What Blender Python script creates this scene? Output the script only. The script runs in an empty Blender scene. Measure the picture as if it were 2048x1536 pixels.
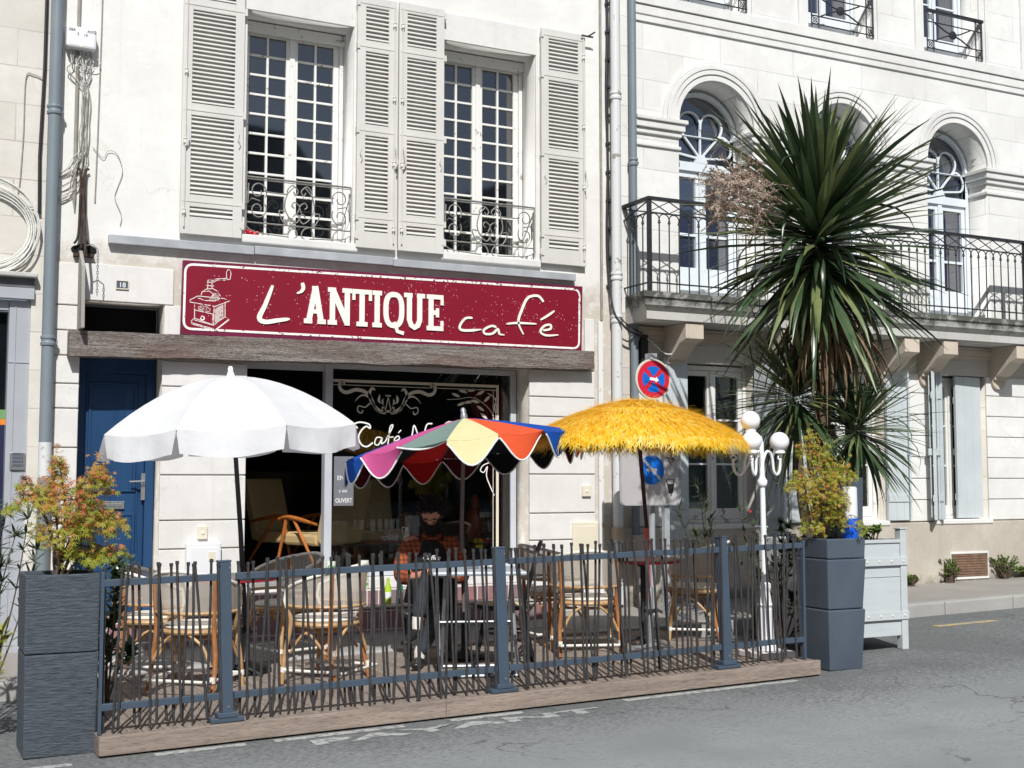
import bpy, bmesh, math, random
from mathutils import Vector, Matrix, Euler, noise
random.seed(7)
R = math.radians
G = .0195                                   # the street climbs gently to the right
def gz(x, h=0.): return h + G*x
scene = bpy.context.scene
COL = scene.collection

# ------------------------------------------------------------------ materials
def srgb(r, g, b):
    f = lambda c: (c/255/12.92) if c <= 10 else ((c/255+.055)/1.055)**2.4
    return (f(r), f(g), f(b), 1)
class NT:
    def __init__(s, name):
        s.m = bpy.data.materials.new(name); s.m.use_nodes = True
        s.t = s.m.node_tree; s.n = s.t.nodes; s.b = s.n['Principled BSDF']
    def add(s, t, **k):
        n = s.n.new(t)
        for a, v in k.items():
            if hasattr(n, a): setattr(n, a, v)
            else: n.inputs[a.replace('_', ' ')].default_value = v
        return n
    def link(s, a, b): s.t.links.new(a, b)
    def coord(s, scale=(1, 1, 1)):
        tc = s.add('ShaderNodeNewGeometry'); mp = s.add('ShaderNodeMapping')
        mp.inputs['Scale'].default_value = scale
        s.link(tc.outputs['Position'], mp.inputs['Vector']); return mp.outputs['Vector']
    def noise(s, scale, detail=4, rough=.6, vec=None, sc=(1, 1, 1)):
        n = s.add('ShaderNodeTexNoise'); n.inputs['Scale'].default_value = scale
        n.inputs['Detail'].default_value = detail; n.inputs['Roughness'].default_value = rough
        s.link(vec or s.coord(sc), n.inputs['Vector']); return n.outputs['Fac']
    def ramp(s, fac, stops):
        r = s.add('ShaderNodeValToRGB'); e = r.color_ramp.elements
        while len(e) < len(stops): e.new(.5)
        for q, (p, c) in zip(e, stops): q.position = p; q.color = c if len(c) == 4 else (*c, 1)
        s.link(fac, r.inputs['Fac']); return r.outputs['Color']
    def mix(s, fac, a, b, mode='MIX'):
        m = s.add('ShaderNodeMix', data_type='RGBA', blend_type=mode)
        for v, i in ((fac, 0), (a, 6), (b, 7)):
            if hasattr(v, 'links'): s.link(v, m.inputs[i])
            else: m.inputs[i].default_value = v
        return m.outputs[2]
    def color(s, c):
        if hasattr(c, 'links'): s.link(c, s.b.inputs['Base Color'])
        else: s.b.inputs['Base Color'].default_value = c
    def bump(s, fac, strength=.3, dist=.01):
        b = s.add('ShaderNodeBump'); b.inputs['Strength'].default_value = strength; b.inputs['Distance'].default_value = dist
        s.link(fac, b.inputs['Height'])
        if s.b.inputs['Normal'].links: s.link(s.b.inputs['Normal'].links[0].from_socket, b.inputs['Normal'])
        s.link(b.outputs['Normal'], s.b.inputs['Normal'])
    def pr(s, rough=.6, metal=0., spec=.5):
        s.b.inputs['Roughness'].default_value = rough; s.b.inputs['Metallic'].default_value = metal
        s.b.inputs['Specular IOR Level'].default_value = spec; return s
W1 = (1, 1, 1, 1)
def simple(name, c, rough=.6, var=.12, scale=6, metal=0., bump=0., spec=.4, sc=(1, 1, 1)):
    t = NT(name).pr(rough, metal, spec)
    f = t.noise(scale, 5, .65, sc=sc)
    d = tuple(max(0, v*(1-var)) for v in c[:3]); l = tuple(min(1, v*(1+var)) for v in c[:3])
    t.color(t.ramp(f, [(.3, d), (.7, l)]))
    if bump: t.bump(t.noise(scale*6, 4, .6, sc=sc), bump, .004)
    return t.m
def wall_mat(name, base, stain, joints=None, dirt=.5, jointc=None, grime=None):
    t = NT(name).pr(.9, 0, .2)
    f1 = t.noise(1.1, 6, .68); f2 = t.noise(7, 7, .75); f3 = t.noise(38, 5, .7)
    c = t.ramp(f1, [(.30, stain), (.62, base)])
    c = t.mix(t.ramp(f2, [(.3, (.7,)*3), (.62, (0,)*3)]), c, tuple(v*.86 for v in base[:3])+(1,))
    sp = t.ramp(f3, [(.24, (dirt,)*3), (.34, (0,)*3)])
    c = t.mix(sp, c, tuple(v*.62 for v in base[:3])+(1,))
    vs = t.noise(2.2, 5, .7, sc=(5, 5, .35))                    # rain streaks
    c = t.mix(t.ramp(vs, [(.56, (0,)*3), (.80, (.32,)*3)]), c, tuple(v*.7 for v in stain[:3])+(1,))
    cr = t.add('ShaderNodeTexVoronoi', feature='DISTANCE_TO_EDGE'); cr.inputs['Scale'].default_value = .8
    wv = t.add('ShaderNodeVectorMath', operation='ADD'); nz = t.add('ShaderNodeTexNoise'); nz.inputs['Scale'].default_value = 3
    nz.inputs['Detail'].default_value = 6; t.link(t.coord(), nz.inputs['Vector'])
    t.link(t.coord(), wv.inputs[0]); t.link(nz.outputs['Color'], wv.inputs[1]); t.link(wv.outputs[0], cr.inputs['Vector'])
    ck = t.ramp(cr.outputs['Distance'], [(.0, (.45,)*3), (.006, (0,)*3)])
    mk = t.mix(1., ck, t.ramp(t.noise(1.7, 3), [(.5, (0,)*3), (.62, (1,)*3)]), 'MULTIPLY')
    c = t.mix(mk, c, tuple(v*.45 for v in base[:3])+(1,))
    if grime:                                                   # soot and algae band at a given height
        sx = t.add('ShaderNodeSeparateXYZ'); t.link(t.coord(), sx.inputs[0])
        mr = t.add('ShaderNodeMapRange'); mr.inputs['From Min'].default_value = grime[0]; mr.inputs['From Max'].default_value = grime[1]
        t.link(sx.outputs['Z'], mr.inputs['Value'])
        mm = t.add('ShaderNodeMath', operation='MULTIPLY'); t.link(mr.outputs[0], mm.inputs[0]); t.link(t.noise(5, 6, .75), mm.inputs[1])
        c = t.mix(t.ramp(mm.outputs[0], [(.3, (0,)*3), (.5, (.85,)*3)]), c, grime[2])
    if joints:
        bw, bh, off = joints
        mp = t.add('ShaderNodeMapping'); mp.inputs['Rotation'].default_value = (R(90), 0, 0); mp.inputs['Location'].default_value = (0, off, 0)
        g = t.add('ShaderNodeNewGeometry'); sx = t.add('ShaderNodeSeparateXYZ'); cx = t.add('ShaderNodeCombineXYZ')
        t.link(g.outputs['Position'], sx.inputs[0])
        ad = t.add('ShaderNodeMath', operation='ADD'); t.link(sx.outputs['X'], ad.inputs[0]); t.link(sx.outputs['Y'], ad.inputs[1])
        az = t.add('ShaderNodeMath', operation='ADD'); t.link(sx.outputs['Z'], az.inputs[0]); az.inputs[1].default_value = off
        t.link(ad.outputs[0], cx.inputs['X']); t.link(az.outputs[0], cx.inputs['Y'])
        br = t.add('ShaderNodeTexBrick'); t.link(cx.outputs[0], br.inputs['Vector'])
        br.inputs['Scale'].default_value = 1; br.inputs['Brick Width'].default_value = bw; br.inputs['Row Height'].default_value = bh
        br.inputs['Mortar Size'].default_value = .006; br.inputs['Mortar Smooth'].default_value = .4
        br.inputs['Color1'].default_value = W1; br.inputs['Color2'].default_value = (.90, .895, .88, 1); br.inputs['Mortar'].default_value = (1, 1, 1, 1)
        c = t.mix(1., c, br.outputs['Color'], 'MULTIPLY')
        wk = t.mix(1., br.outputs['Fac'], t.ramp(t.noise(2.5, 4), [(.3, (.15,)*3), (.7, (.9,)*3)]), 'MULTIPLY')
        c = t.mix(wk, c, jointc or tuple(v*.5 for v in base[:3])+(1,))
        inv = t.add('ShaderNodeMath', operation='SUBTRACT'); inv.inputs[0].default_value = 1; t.link(br.outputs['Fac'], inv.inputs[1])
        t.bump(inv.outputs[0], .35, .006)
    t.color(c); t.bump(t.noise(60, 5, .7), .25, .004); t.bump(t.noise(4, 5, .6), .3, .02)
    return t.m
def wood_mat(name, a, b, sc=(1, 8, 8), rough=.75, crack=.0, bump=.5):
    t = NT(name).pr(rough, 0, .3)
    f = t.noise(3, 7, .7, sc=sc); c = t.ramp(f, [(.3, a), (.7, b)])
    f2 = t.noise(14, 6, .75, sc=tuple(v*1.3 for v in sc))
    c = t.mix(t.ramp(f2, [(.3, (.8,)*3), (.5, (0,)*3)]), c, tuple(v*.35 for v in a[:3])+(1,)) if crack else c
    t.color(c); t.bump(f2, bump, .008); return t.m
def glass_opaque(name, c=(.012, .014, .018, 1), rough=.03):
    t = NT(name).pr(rough, 0, .9); t.b.inputs['IOR'].default_value = 1.9
    t.color(t.ramp(t.noise(1.2, 2), [(.4, c), (.7, tuple(v*1.8 for v in c[:3])+(1,))]))
    t.bump(t.noise(1.6, 2), .04, .02); return t.m
def glass_clear(name, tint=(.93, .95, .95, 1)):
    t = NT(name); t.n.remove(t.b); o = t.n['Material Output']
    tr = t.add('ShaderNodeBsdfTransparent'); tr.inputs[0].default_value = tint
    gl = t.add('ShaderNodeBsdfGlossy'); gl.inputs['Roughness'].default_value = .015
    fr = t.add('ShaderNodeFresnel'); fr.inputs['IOR'].default_value = 1.55
    mx = t.add('ShaderNodeMixShader'); t.link(fr.outputs[0], mx.inputs[0]); t.link(tr.outputs[0], mx.inputs[1]); t.link(gl.outputs[0], mx.inputs[2])
    t.link(mx.outputs[0], o.inputs['Surface']); return t.m
def cloth_mat(name, c, trans=.35, rough=.85):
    t = NT(name).pr(rough, 0, .2); t.color(t.ramp(t.noise(8, 4), [(.3, tuple(v*.93 for v in c[:3])), (.7, c)]))
    o = t.n['Material Output']; tl = t.add('ShaderNodeBsdfTranslucent'); tl.inputs[0].default_value = (*c[:3], 1)
    mx = t.add('ShaderNodeMixShader'); mx.inputs[0].default_value = trans
    t.link(t.b.outputs[0], mx.inputs[1]); t.link(tl.outputs[0], mx.inputs[2]); t.link(mx.outputs[0], o.inputs['Surface'])
    t.bump(t.noise(5, 3), .5, .02); t.bump(t.noise(17, 4, .6), .35, .008); return t.m
def leaf_mat(name, stops, rough=.45, trans=.3, scale=3., spec=.4, sc=(1, 1, 1)):
    t = NT(name).pr(rough, 0, spec); c = t.ramp(t.noise(scale, 4, .6, sc=sc), stops); t.color(c)
    o = t.n['Material Output']; tl = t.add('ShaderNodeBsdfTranslucent'); t.link(c, tl.inputs[0])
    mx = t.add('ShaderNodeMixShader'); mx.inputs[0].default_value = trans
    t.link(t.b.outputs[0], mx.inputs[1]); t.link(tl.outputs[0], mx.inputs[2]); t.link(mx.outputs[0], o.inputs['Surface']); return t.m
def worn(name, c, under, thr=.38, scale=30):
    t = NT(name).pr(.5); f = t.noise(scale, 5, .7); t.color(t.ramp(f, [(thr, under), (thr+.03, c)])); return t.m
def beam_mat():
    t = NT('weathered_oak').pr(.92, 0, .2)
    big = t.noise(1.6, 4, .6, sc=(.7, 1, 2)); f = t.noise(3, 8, .75, sc=(.7, 10, 12)); f2 = t.noise(9, 6, .8, sc=(.35, 8, 11))
    c = t.ramp(f, [(.3, srgb(122, 110, 104)), (.52, srgb(164, 154, 148)), (.72, srgb(196, 190, 185))])
    c = t.mix(t.ramp(big, [(.48, (0,)*3), (.62, (.6,)*3)]), c, srgb(134, 108, 98))
    c = t.mix(t.ramp(f2, [(.34, (1,)*3), (.42, (0,)*3)]), c, (.02, .016, .014, 1))
    t.color(c); t.bump(f2, 1.6, .02); t.bump(f, .8, .012); return t.m
M = {}
M['plaster'] = wall_mat('cream_plaster', (.81, .80, .77, 1), (.69, .675, .64, 1), dirt=.9, grime=(4.0, 3.5, (.50, .45, .385, 1)))
M['quoin'] = wall_mat('painted_stone', (.76, .745, .725, 1), (.66, .64, .61, 1), dirt=.4)
M['ashlar'] = wall_mat('pale_ashlar', (.83, .825, .80, 1), (.70, .69, .66, 1), joints=(1.05, .335, .02), dirt=.45)
M['ashlar_old'] = wall_mat('old_ashlar', (.66, .62, .56, 1), (.50, .46, .40, 1), joints=(.8, .29, .1), dirt=.6)
M['ashlar_left'] = wall_mat('neighbour_ashlar', (.74, .71, .66, 1), (.58, .55, .49, 1), joints=(.62, .33, .1), dirt=.6, jointc=(.34, .31, .27, 1))
M['trim'] = wall_mat('stone_trim', (.79, .785, .76, 1), (.60, .59, .565, 1), dirt=.7)
M['trim_brown'] = wall_mat('ochre_stone', (.62, .54, .45, 1), (.46, .38, .30, 1), dirt=.5)
M['slab'] = wall_mat('mossy_stone', (.55, .54, .51, 1), (.38, .37, .34, 1), dirt=.9, grime=(3.22, 3.50, (.03, .034, .024, 1)))
M['plinth'] = wall_mat('plinth_stone', (.56, .51, .44, 1), (.33, .29, .24, 1), dirt=.9, grime=(.75, .3, (.16, .15, .12, 1)))
M['shutter'] = simple('grey_shutter_paint', srgb(206, 204, 199), .55, .06, 3, bump=.1)
M['shutter_blue'] = simple('pale_blue_shutter_paint', srgb(190, 197, 199), .6, .08, 2, bump=.1)
M['frame_white'] = worn('old_white_paint', srgb(222, 222, 218), srgb(160, 152, 140), .36, 9)
M['frame_blue'] = simple('blue_white_paint', srgb(214, 221, 226), .5, .05, 4)
M['glass'] = glass_opaque('dark_window_glass', (.006, .007, .009, 1))
M['glass_blue'] = glass_opaque('blue_window_glass', (.02, .025, .045, 1))
M['shop_glass'] = glass_clear('shop_glass')
M['clear'] = glass_clear('thin_glass', (.8, .86, .85, 1))
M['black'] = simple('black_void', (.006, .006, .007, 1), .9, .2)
M['iron'] = simple('wrought_iron', srgb(40, 42, 46), .5, .3, 20, spec=.5)
M['iron_grey'] = simple('galvanised_scroll_iron', srgb(128, 126, 122), .5, .3, 30)
M['rust'] = simple('rusty_iron', srgb(66, 54, 48), .9, .6, 14, bump=.6)
M['zinc'] = simple('zinc', srgb(172, 176, 180), .45, .16, 5, metal=.15)
M['pipe_grey'] = simple('grey_pipe_plastic', srgb(120, 130, 137), .45, .10, 5, sc=(1, 1, .3))
M['pipe_white'] = worn('white_pipe_paint', srgb(208, 210, 210), srgb(150, 145, 136), .37, 7)
M['cable_black'] = simple('black_cable', (.02, .02, .022, 1), .5)
M['cable_white'] = simple('white_cable', srgb(214, 214, 208), .5, .12, 10)
M['cable_grey'] = simple('grey_cable', srgb(150, 146, 138), .6, .2, 10)
M['plastic_white'] = simple('white_plastic', srgb(228, 229, 232), .35, .03, 4)
M['plastic_cream'] = simple('cream_plastic', srgb(222, 214, 194), .45, .05, 4)
M['ink'] = simple('black_ink', (.02, .02, .02, 1), .6)
M['beam'] = beam_mat()
M['door_blue'] = wood_mat('blue_door_paint', srgb(24, 56, 94), srgb(34, 70, 108), (2, 2, .3), .45, 0, .08)
M['steel'] = simple('brushed_steel', srgb(170, 172, 174), .35, .1, 20, metal=.8)
M['sign_red'] = simple('maroon_panel', srgb(128, 18, 42), .42, .08, 2)
M['sign_edge'] = simple('purple_red_edge', srgb(108, 26, 60), .45, .1, 2)
M['sign_white'] = worn('worn_white_print', srgb(240, 238, 232), srgb(128, 18, 42), .40, 34)
M['sign_cream'] = simple('cream_letters', srgb(240, 238, 226), .5, .02, 3)
M['wood_deck'] = wood_mat('grey_deck_boards', srgb(120, 108, 98), srgb(160, 148, 138), (6, .8, 6), .85, 1, .6)
M['wood_edge'] = wood_mat('pinkish_deck_edge', srgb(120, 108, 99), srgb(168, 152, 140), (.7, 8, 8), .8, 1, .6)
M['fence_blue'] = simple('slate_blue_steel', srgb(66, 80, 95), .4, .08, 5, spec=.5)
M['picket'] = simple('rusty_brown_rebar', srgb(58, 57, 58), .55, .35, 16, bump=.4)
M['slate_rib'] = None
def slate():
    t = NT('ribbed_slate_resin').pr(.55, 0, .4); f = t.noise(13, 6, .75, sc=(1, 1, 7))
    t.color(t.ramp(f, [(.3, srgb(62, 69, 79)), (.7, srgb(104, 112, 122))])); t.bump(f, 1., .02); return t.m
M['slate_rib'] = slate()
M['slate'] = simple('slate_grey_resin', srgb(76, 86, 98), .5, .14, 3, bump=.1, sc=(1, 1, .4))
M['tub'] = simple('pale_grey_painted_wood', srgb(190, 196, 198), .5, .05, 4, sc=(1, 1, 6), bump=.1)
M['soil'] = simple('potting_soil', (.03, .022, .016, 1), .95, .4, 20, bump=1)
M['white_metal'] = simple('white_enamel', srgb(236, 238, 242), .3, .03, 5)
def globe():
    t = NT('opal_globe').pr(.12, 0, .6); t.color(srgb(240, 240, 244)); t.b.inputs['Subsurface Weight'].default_value = .2; return t.m
M['globe'] = globe()
M['parasol_white'] = cloth_mat('white_canvas', (.90, .91, .93, 1), .35)
for n, c in (('blue', (22, 82, 178)), ('orange', (238, 98, 58)), ('cream', (236, 228, 176)), ('green', (36, 128, 106)), ('sage', (128, 152, 144)), ('pink', (206, 92, 150)), ('red', (166, 28, 28)), ('mauve', (196, 148, 178)), ('black', (24, 26, 28)), ('maroon', (74, 20, 26))):
    M['p_'+n] = cloth_mat(n+'_canvas', srgb(*c), .22)
def straw():
    t = NT('yellow_straw').pr(.45, 0, .5); f = t.noise(26, 4, .7); c = t.ramp(f, [(.3, srgb(246, 184, 24)), (.5, srgb(255, 218, 52)), (.70, srgb(255, 240, 165))]); t.color(c)
    o = t.n['Material Output']; tl = t.add('ShaderNodeBsdfTranslucent'); t.link(c, tl.inputs[0]); mx = t.add('ShaderNodeMixShader'); mx.inputs[0].default_value = .3
    t.link(t.b.outputs[0], mx.inputs[1]); t.link(tl.outputs[0], mx.inputs[2]); t.link(mx.outputs[0], o.inputs['Surface']); return t.m
M['straw'] = straw()
M['pole_dark'] = simple('dark_steel_pole', srgb(70, 68, 70), .4, .1, 5, metal=.4)
M['pole_brown'] = simple('brown_pole', srgb(70, 36, 34), .45, .15, 8)
M['pole_red'] = simple('faded_red_pole', srgb(206, 96, 88), .5, .08, 8)
M['rattan'] = wood_mat('honey_rattan', srgb(156, 114, 74), srgb(206, 172, 126), (3, 3, 3), .35, 0, .2)
M['rattan_dark'] = wood_mat('orange_rattan', srgb(134, 84, 50), srgb(178, 122, 78), (3, 3, 3), .35, 0, .2)
M['wrap'] = simple('white_wicker_wrap', srgb(226, 222, 212), .5, .1, 60)
def weave(name, c, alpha):
    t = NT(name).pr(.8, 0, .2); t.color(c); o = t.n['Material Output']
    ch = t.add('ShaderNodeTexChecker'); ch.inputs['Scale'].default_value = 260; t.link(t.coord(), ch.inputs['Vector'])
    tr = t.add('ShaderNodeBsdfTransparent'); mx = t.add('ShaderNodeMixShader'); mx.inputs[0].default_value = alpha
    t.link(t.b.outputs[0], mx.inputs[1]); t.link(tr.outputs[0], mx.inputs[2]); t.link(mx.outputs[0], o.inputs['Surface'])
    t.bump(t.noise(90, 3), .4, .004); return t.m
M['mesh'] = weave('beige_textilene', srgb(186, 177, 165), .38)
M['seat_weave'] = simple('cream_seat_weave', srgb(214, 208, 196), .7, .12, 60, bump=.5)
M['table_dark'] = simple('dark_table_top', srgb(64, 60, 58), .3, .2, 6)
M['table_brown'] = simple('speckled_brown_top', srgb(140, 112, 98), .4, .15, 30)
M['table_red'] = simple('red_table_rim', srgb(176, 36, 56), .4)
M['table_grey'] = simple('pale_grey_laminate', srgb(172, 182, 188), .4, .05, 5)
M['aluminium'] = simple('aluminium_tube', srgb(150, 154, 158), .4, .08, 8, metal=.5)
M['black_lacquer'] = simple('black_lacquered_wood', (.012, .012, .013, 1), .3, .2, 8)
M['cane'] = simple('cream_cane', srgb(226, 212, 172), .6, .08, 40)
def asphalt():
    t = NT('worn_asphalt').pr(.9, 0, .25)
    f1 = t.noise(.9, 6, .65); f2 = t.noise(48, 6, .85, sc=(.55, 1.5, 1)); f3 = t.noise(150, 3, .8)
    c = t.ramp(f1, [(.35, (.25, .262, .262)), (.62, (.33, .345, .345))])
    g = t.add('ShaderNodeNewGeometry'); sx = t.add('ShaderNodeSeparateXYZ'); t.link(g.outputs['Position'], sx.inputs[0])
    mr = t.add('ShaderNodeMapRange'); mr.inputs['From Min'].default_value = -5.4; mr.inputs['From Max'].default_value = -3.9; t.link(sx.outputs['Y'], mr.inputs['Value'])
    ad = t.add('ShaderNodeMath', operation='MULTIPLY_ADD'); t.link(mr.outputs[0], ad.inputs[0]); ad.inputs[1].default_value = .17; t.link(f2, ad.inputs[2])
    ad2 = t.add('ShaderNodeMath', operation='MULTIPLY_ADD'); t.link(f1, ad2.inputs[0]); ad2.inputs[1].default_value = .35; t.link(ad.outputs[0], ad2.inputs[2])
    c = t.mix(t.ramp(ad2.outputs[0], [(.72, (0,)*3), (.86, (.7,)*3)]), c, (.05, .053, .053, 1))
    c = t.mix(t.ramp(f3, [(.72, (0,)*3), (.78, (.6,)*3)]), c, (.5, .5, .48, 1))
    cr = t.add('ShaderNodeTexVoronoi', feature='DISTANCE_TO_EDGE'); cr.inputs['Scale'].default_value = .55
    wv = t.add('ShaderNodeVectorMath', operation='ADD'); nz = t.add('ShaderNodeTexNoise'); nz.inputs['Scale'].default_value = 2.2; nz.inputs['Detail'].default_value = 7
    t.link(t.coord(), nz.inputs['Vector']); t.link(t.coord(), wv.inputs[0]); t.link(nz.outputs['Color'], wv.inputs[1]); t.link(wv.outputs[0], cr.inputs['Vector'])
    ck = t.mix(1., t.ramp(cr.outputs['Distance'], [(.0, (.8,)*3), (.010, (0,)*3)]), t.ramp(t.noise(.8, 3), [(.5, (0,)*3), (.6, (1,)*3)]), 'MULTIPLY'); c = t.mix(ck, c, (.06, .062, .062, 1))
    pt = t.noise(7, 6, .8, sc=(.6, 1.4, 1)); c = t.mix(t.ramp(pt, [(.60, (0,)*3), (.68, (.45,)*3)]), c, (.11, .115, .115, 1))
    t.color(c); t.bump(f2, .7, .01); t.bump(f3, .4, .004); return t.m
M['asphalt'] = asphalt()
M['pavement'] = wall_mat('pavement_concrete', (.34, .32, .29, 1), (.24, .23, .21, 1), dirt=.8)
M['kerb'] = wall_mat('granite_kerb', (.40, .39, .37, 1), (.30, .29, .28, 1), dirt=.8)
M['road_paint'] = worn('worn_road_paint', srgb(178, 180, 176), (.25, .26, .26, 1), .46, 22)
M['yellow_paint'] = worn('worn_yellow_paint', srgb(196, 164, 70), (.25, .26, .26, 1), .50, 20)
def tiles():
    t = NT('red_and_grey_step_tiles').pr(.5, 0, .4)
    g = t.add('ShaderNodeNewGeometry'); sx = t.add('ShaderNodeSeparateXYZ'); t.link(g.outputs['Position'], sx.inputs[0]); cx = t.add('ShaderNodeCombineXYZ')
    t.link(sx.outputs['X'], cx.inputs['X']); ad = t.add('ShaderNodeMath', operation='SUBTRACT'); t.link(sx.outputs['Z'], ad.inputs[0]); t.link(sx.outputs['Y'], ad.inputs[1]); t.link(ad.outputs[0], cx.inputs['Y'])
    br = t.add('ShaderNodeTexBrick'); t.link(cx.outputs[0], br.inputs['Vector']); br.offset = 0
    for k, v in (('Scale', 1), ('Brick Width', .115), ('Row Height', .17), ('Mortar Size', .005), ('Mortar Smooth', .1)): br.inputs[k].default_value = v
    br.inputs['Color1'].default_value = srgb(150, 92, 92); br.inputs['Color2'].default_value = srgb(112, 104, 108); br.inputs['Mortar'].default_value = srgb(214, 210, 206)
    t.color(t.mix(t.noise(4, 3), br.outputs['Color'], srgb(150, 128, 130))); t.bump(br.outputs['Fac'], -.4, .004)
    m2 = t.mix(t.ramp(br.outputs['Fac'], [(.4, (0,)*3), (.6, (1,)*3)]), t.mix(.35, br.outputs['Color'], srgb(150, 130, 132)), srgb(212, 208, 204)); t.color(m2); return t.m
M['tiles'] = tiles()
M['cordyline'] = leaf_mat('cordyline_leaf', [(.25, (.024, .046, .022)), (.55, (.055, .095, .042)), (.8, (.13, .175, .08))], .32, .12, 2.2, .6)
M['cordyline_dead'] = leaf_mat('dry_cordyline_leaf', [(.3, (.12, .07, .035)), (.7, (.34, .24, .14))], .7, .15, 4)
M['cordyline_light'] = leaf_mat('yellowing_cordyline_leaf', [(.3, (.09, .13, .045)), (.7, (.26, .30, .13))], .35, .2, 3, .5)
M['flower_dry'] = leaf_mat('dry_flower_plume', [(.3, (.28, .19, .14)), (.7, (.52, .43, .35))], .9, .1, 5)
M['bark'] = simple('fibrous_bark', (.10, .075, .05, 1), .95, .5, 9, bump=1, sc=(3, 3, 1))
M['maple_red'] = leaf_mat('red_orange_maple_leaf', [(.3, (.52, .15, .07)), (.5, (.60, .27, .07)), (.75, (.44, .34, .06))], .5, .4, 5)
M['maple_green'] = leaf_mat('yellow_green_maple_leaf', [(.28, (.16, .22, .025)), (.5, (.38, .40, .05)), (.75, (.56, .38, .08))], .5, .4, 5)
M['oleander'] = leaf_mat('oleander_leaf', [(.3, (.03, .055, .025)), (.7, (.10, .14, .07))], .4, .2, 6)
M['weed'] = leaf_mat('fresh_green_leaf', [(.3, (.09, .17, .03)), (.7, (.26, .36, .08))], .5, .3, 12)
M['twig'] = simple('thin_twig', (.09, .065, .045, 1), .8, .3, 20)
M['skin'] = NT('skin').pr(.55, 0, .4).m; M['skin'].node_tree.nodes['Principled BSDF'].inputs['Base Color'].default_value = srgb(188, 132, 108); M['skin'].node_tree.nodes['Principled BSDF'].inputs['Subsurface Weight'].default_value = .1
M['hair'] = simple('dark_brown_hair', (.012, .009, .007, 1), .6, .4, 60, bump=1)
def plaid():
    t = NT('orange_brown_plaid').pr(.85, 0, .2)
    g = t.add('ShaderNodeTexCoord'); w = []
    for ax, sc_ in (('X', 9), ('Z', 9)):
        wv = t.add('ShaderNodeTexWave', bands_direction=ax); wv.inputs['Scale'].default_value = sc_; wv.inputs['Distortion'].default_value = .8; t.link(g.outputs['Object'], wv.inputs['Vector']); w.append(t.ramp(wv.outputs['Fac'], [(.45, (0,)*3), (.6, (.5,)*3)]))
    c = t.mix(w[0], srgb(160, 84, 50), srgb(66, 42, 38)); c = t.mix(w[1], c, srgb(60, 38, 36)); t.color(c); return t.m
M['plaid'] = plaid()
M['apron'] = simple('black_apron_cotton', (.010, .010, .011, 1), .9, .2, 30)
M['jeans'] = simple('dark_grey_trousers', srgb(52, 58, 66), .85, .2, 30)
M['shoe'] = simple('black_leather', (.015, .015, .016, 1), .35, .2, 8)
M['sock'] = simple('white_sock', srgb(226, 222, 214), .9, .05, 30)
M['armchair'] = simple('ochre_upholstery', srgb(190, 166, 120), .9, .1, 30, bump=.3)
M['arm_wood'] = wood_mat('teak_arm', srgb(150, 84, 36), srgb(196, 122, 60), (4, 4, 1), .4, 0, .1)
M['curtain'] = cloth_mat('crimson_curtain', srgb(180, 22, 66), .3)
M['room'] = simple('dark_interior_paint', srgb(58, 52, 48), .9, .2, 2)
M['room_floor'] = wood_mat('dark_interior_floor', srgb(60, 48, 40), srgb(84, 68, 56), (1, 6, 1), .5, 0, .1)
M['decal'] = simple('beige_window_lettering', srgb(214, 208, 192), .5, .02, 3)
M['decal_white'] = simple('white_window_lettering', srgb(242, 242, 240), .5, .02, 3)
M['sign_grey'] = simple('grey_sign_face', srgb(190, 186, 186), .4, .06, 5, metal=.1)
M['sign_blue'] = simple('road_sign_blue', srgb(24, 108, 206), .35, .05, 4)
M['sign_roadred'] = simple('road_sign_red', srgb(210, 42, 66), .35, .05, 4)
M['sign_rim'] = simple('cream_sign_rim', srgb(208, 208, 190), .4, .06, 8)
M['plate_blue'] = simple('enamel_plate', srgb(86, 92, 104), .35, .05, 8)
M['blue_pot'] = simple('bright_blue_plastic', srgb(22, 92, 214), .35, .05, 4)
M['grate'] = simple('rusty_brown_grille', srgb(122, 96, 78), .8, .35, 12, bump=.4)
for n, c in (('yellow', (250, 220, 20)), ('pink', (236, 40, 90)), ('purple', (150, 60, 160)), ('lime', (170, 200, 50)), ('tray', (150, 52, 34)), ('paper', (226, 232, 222)), ('leaf', (86, 168, 60)), ('teal', (40, 140, 110)), ('scarlet', (210, 24, 48)), ('bronze', (150, 70, 36))):
    M['c_'+n] = simple(n+'_paint', srgb(*c), .4, .06, 10)

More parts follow.
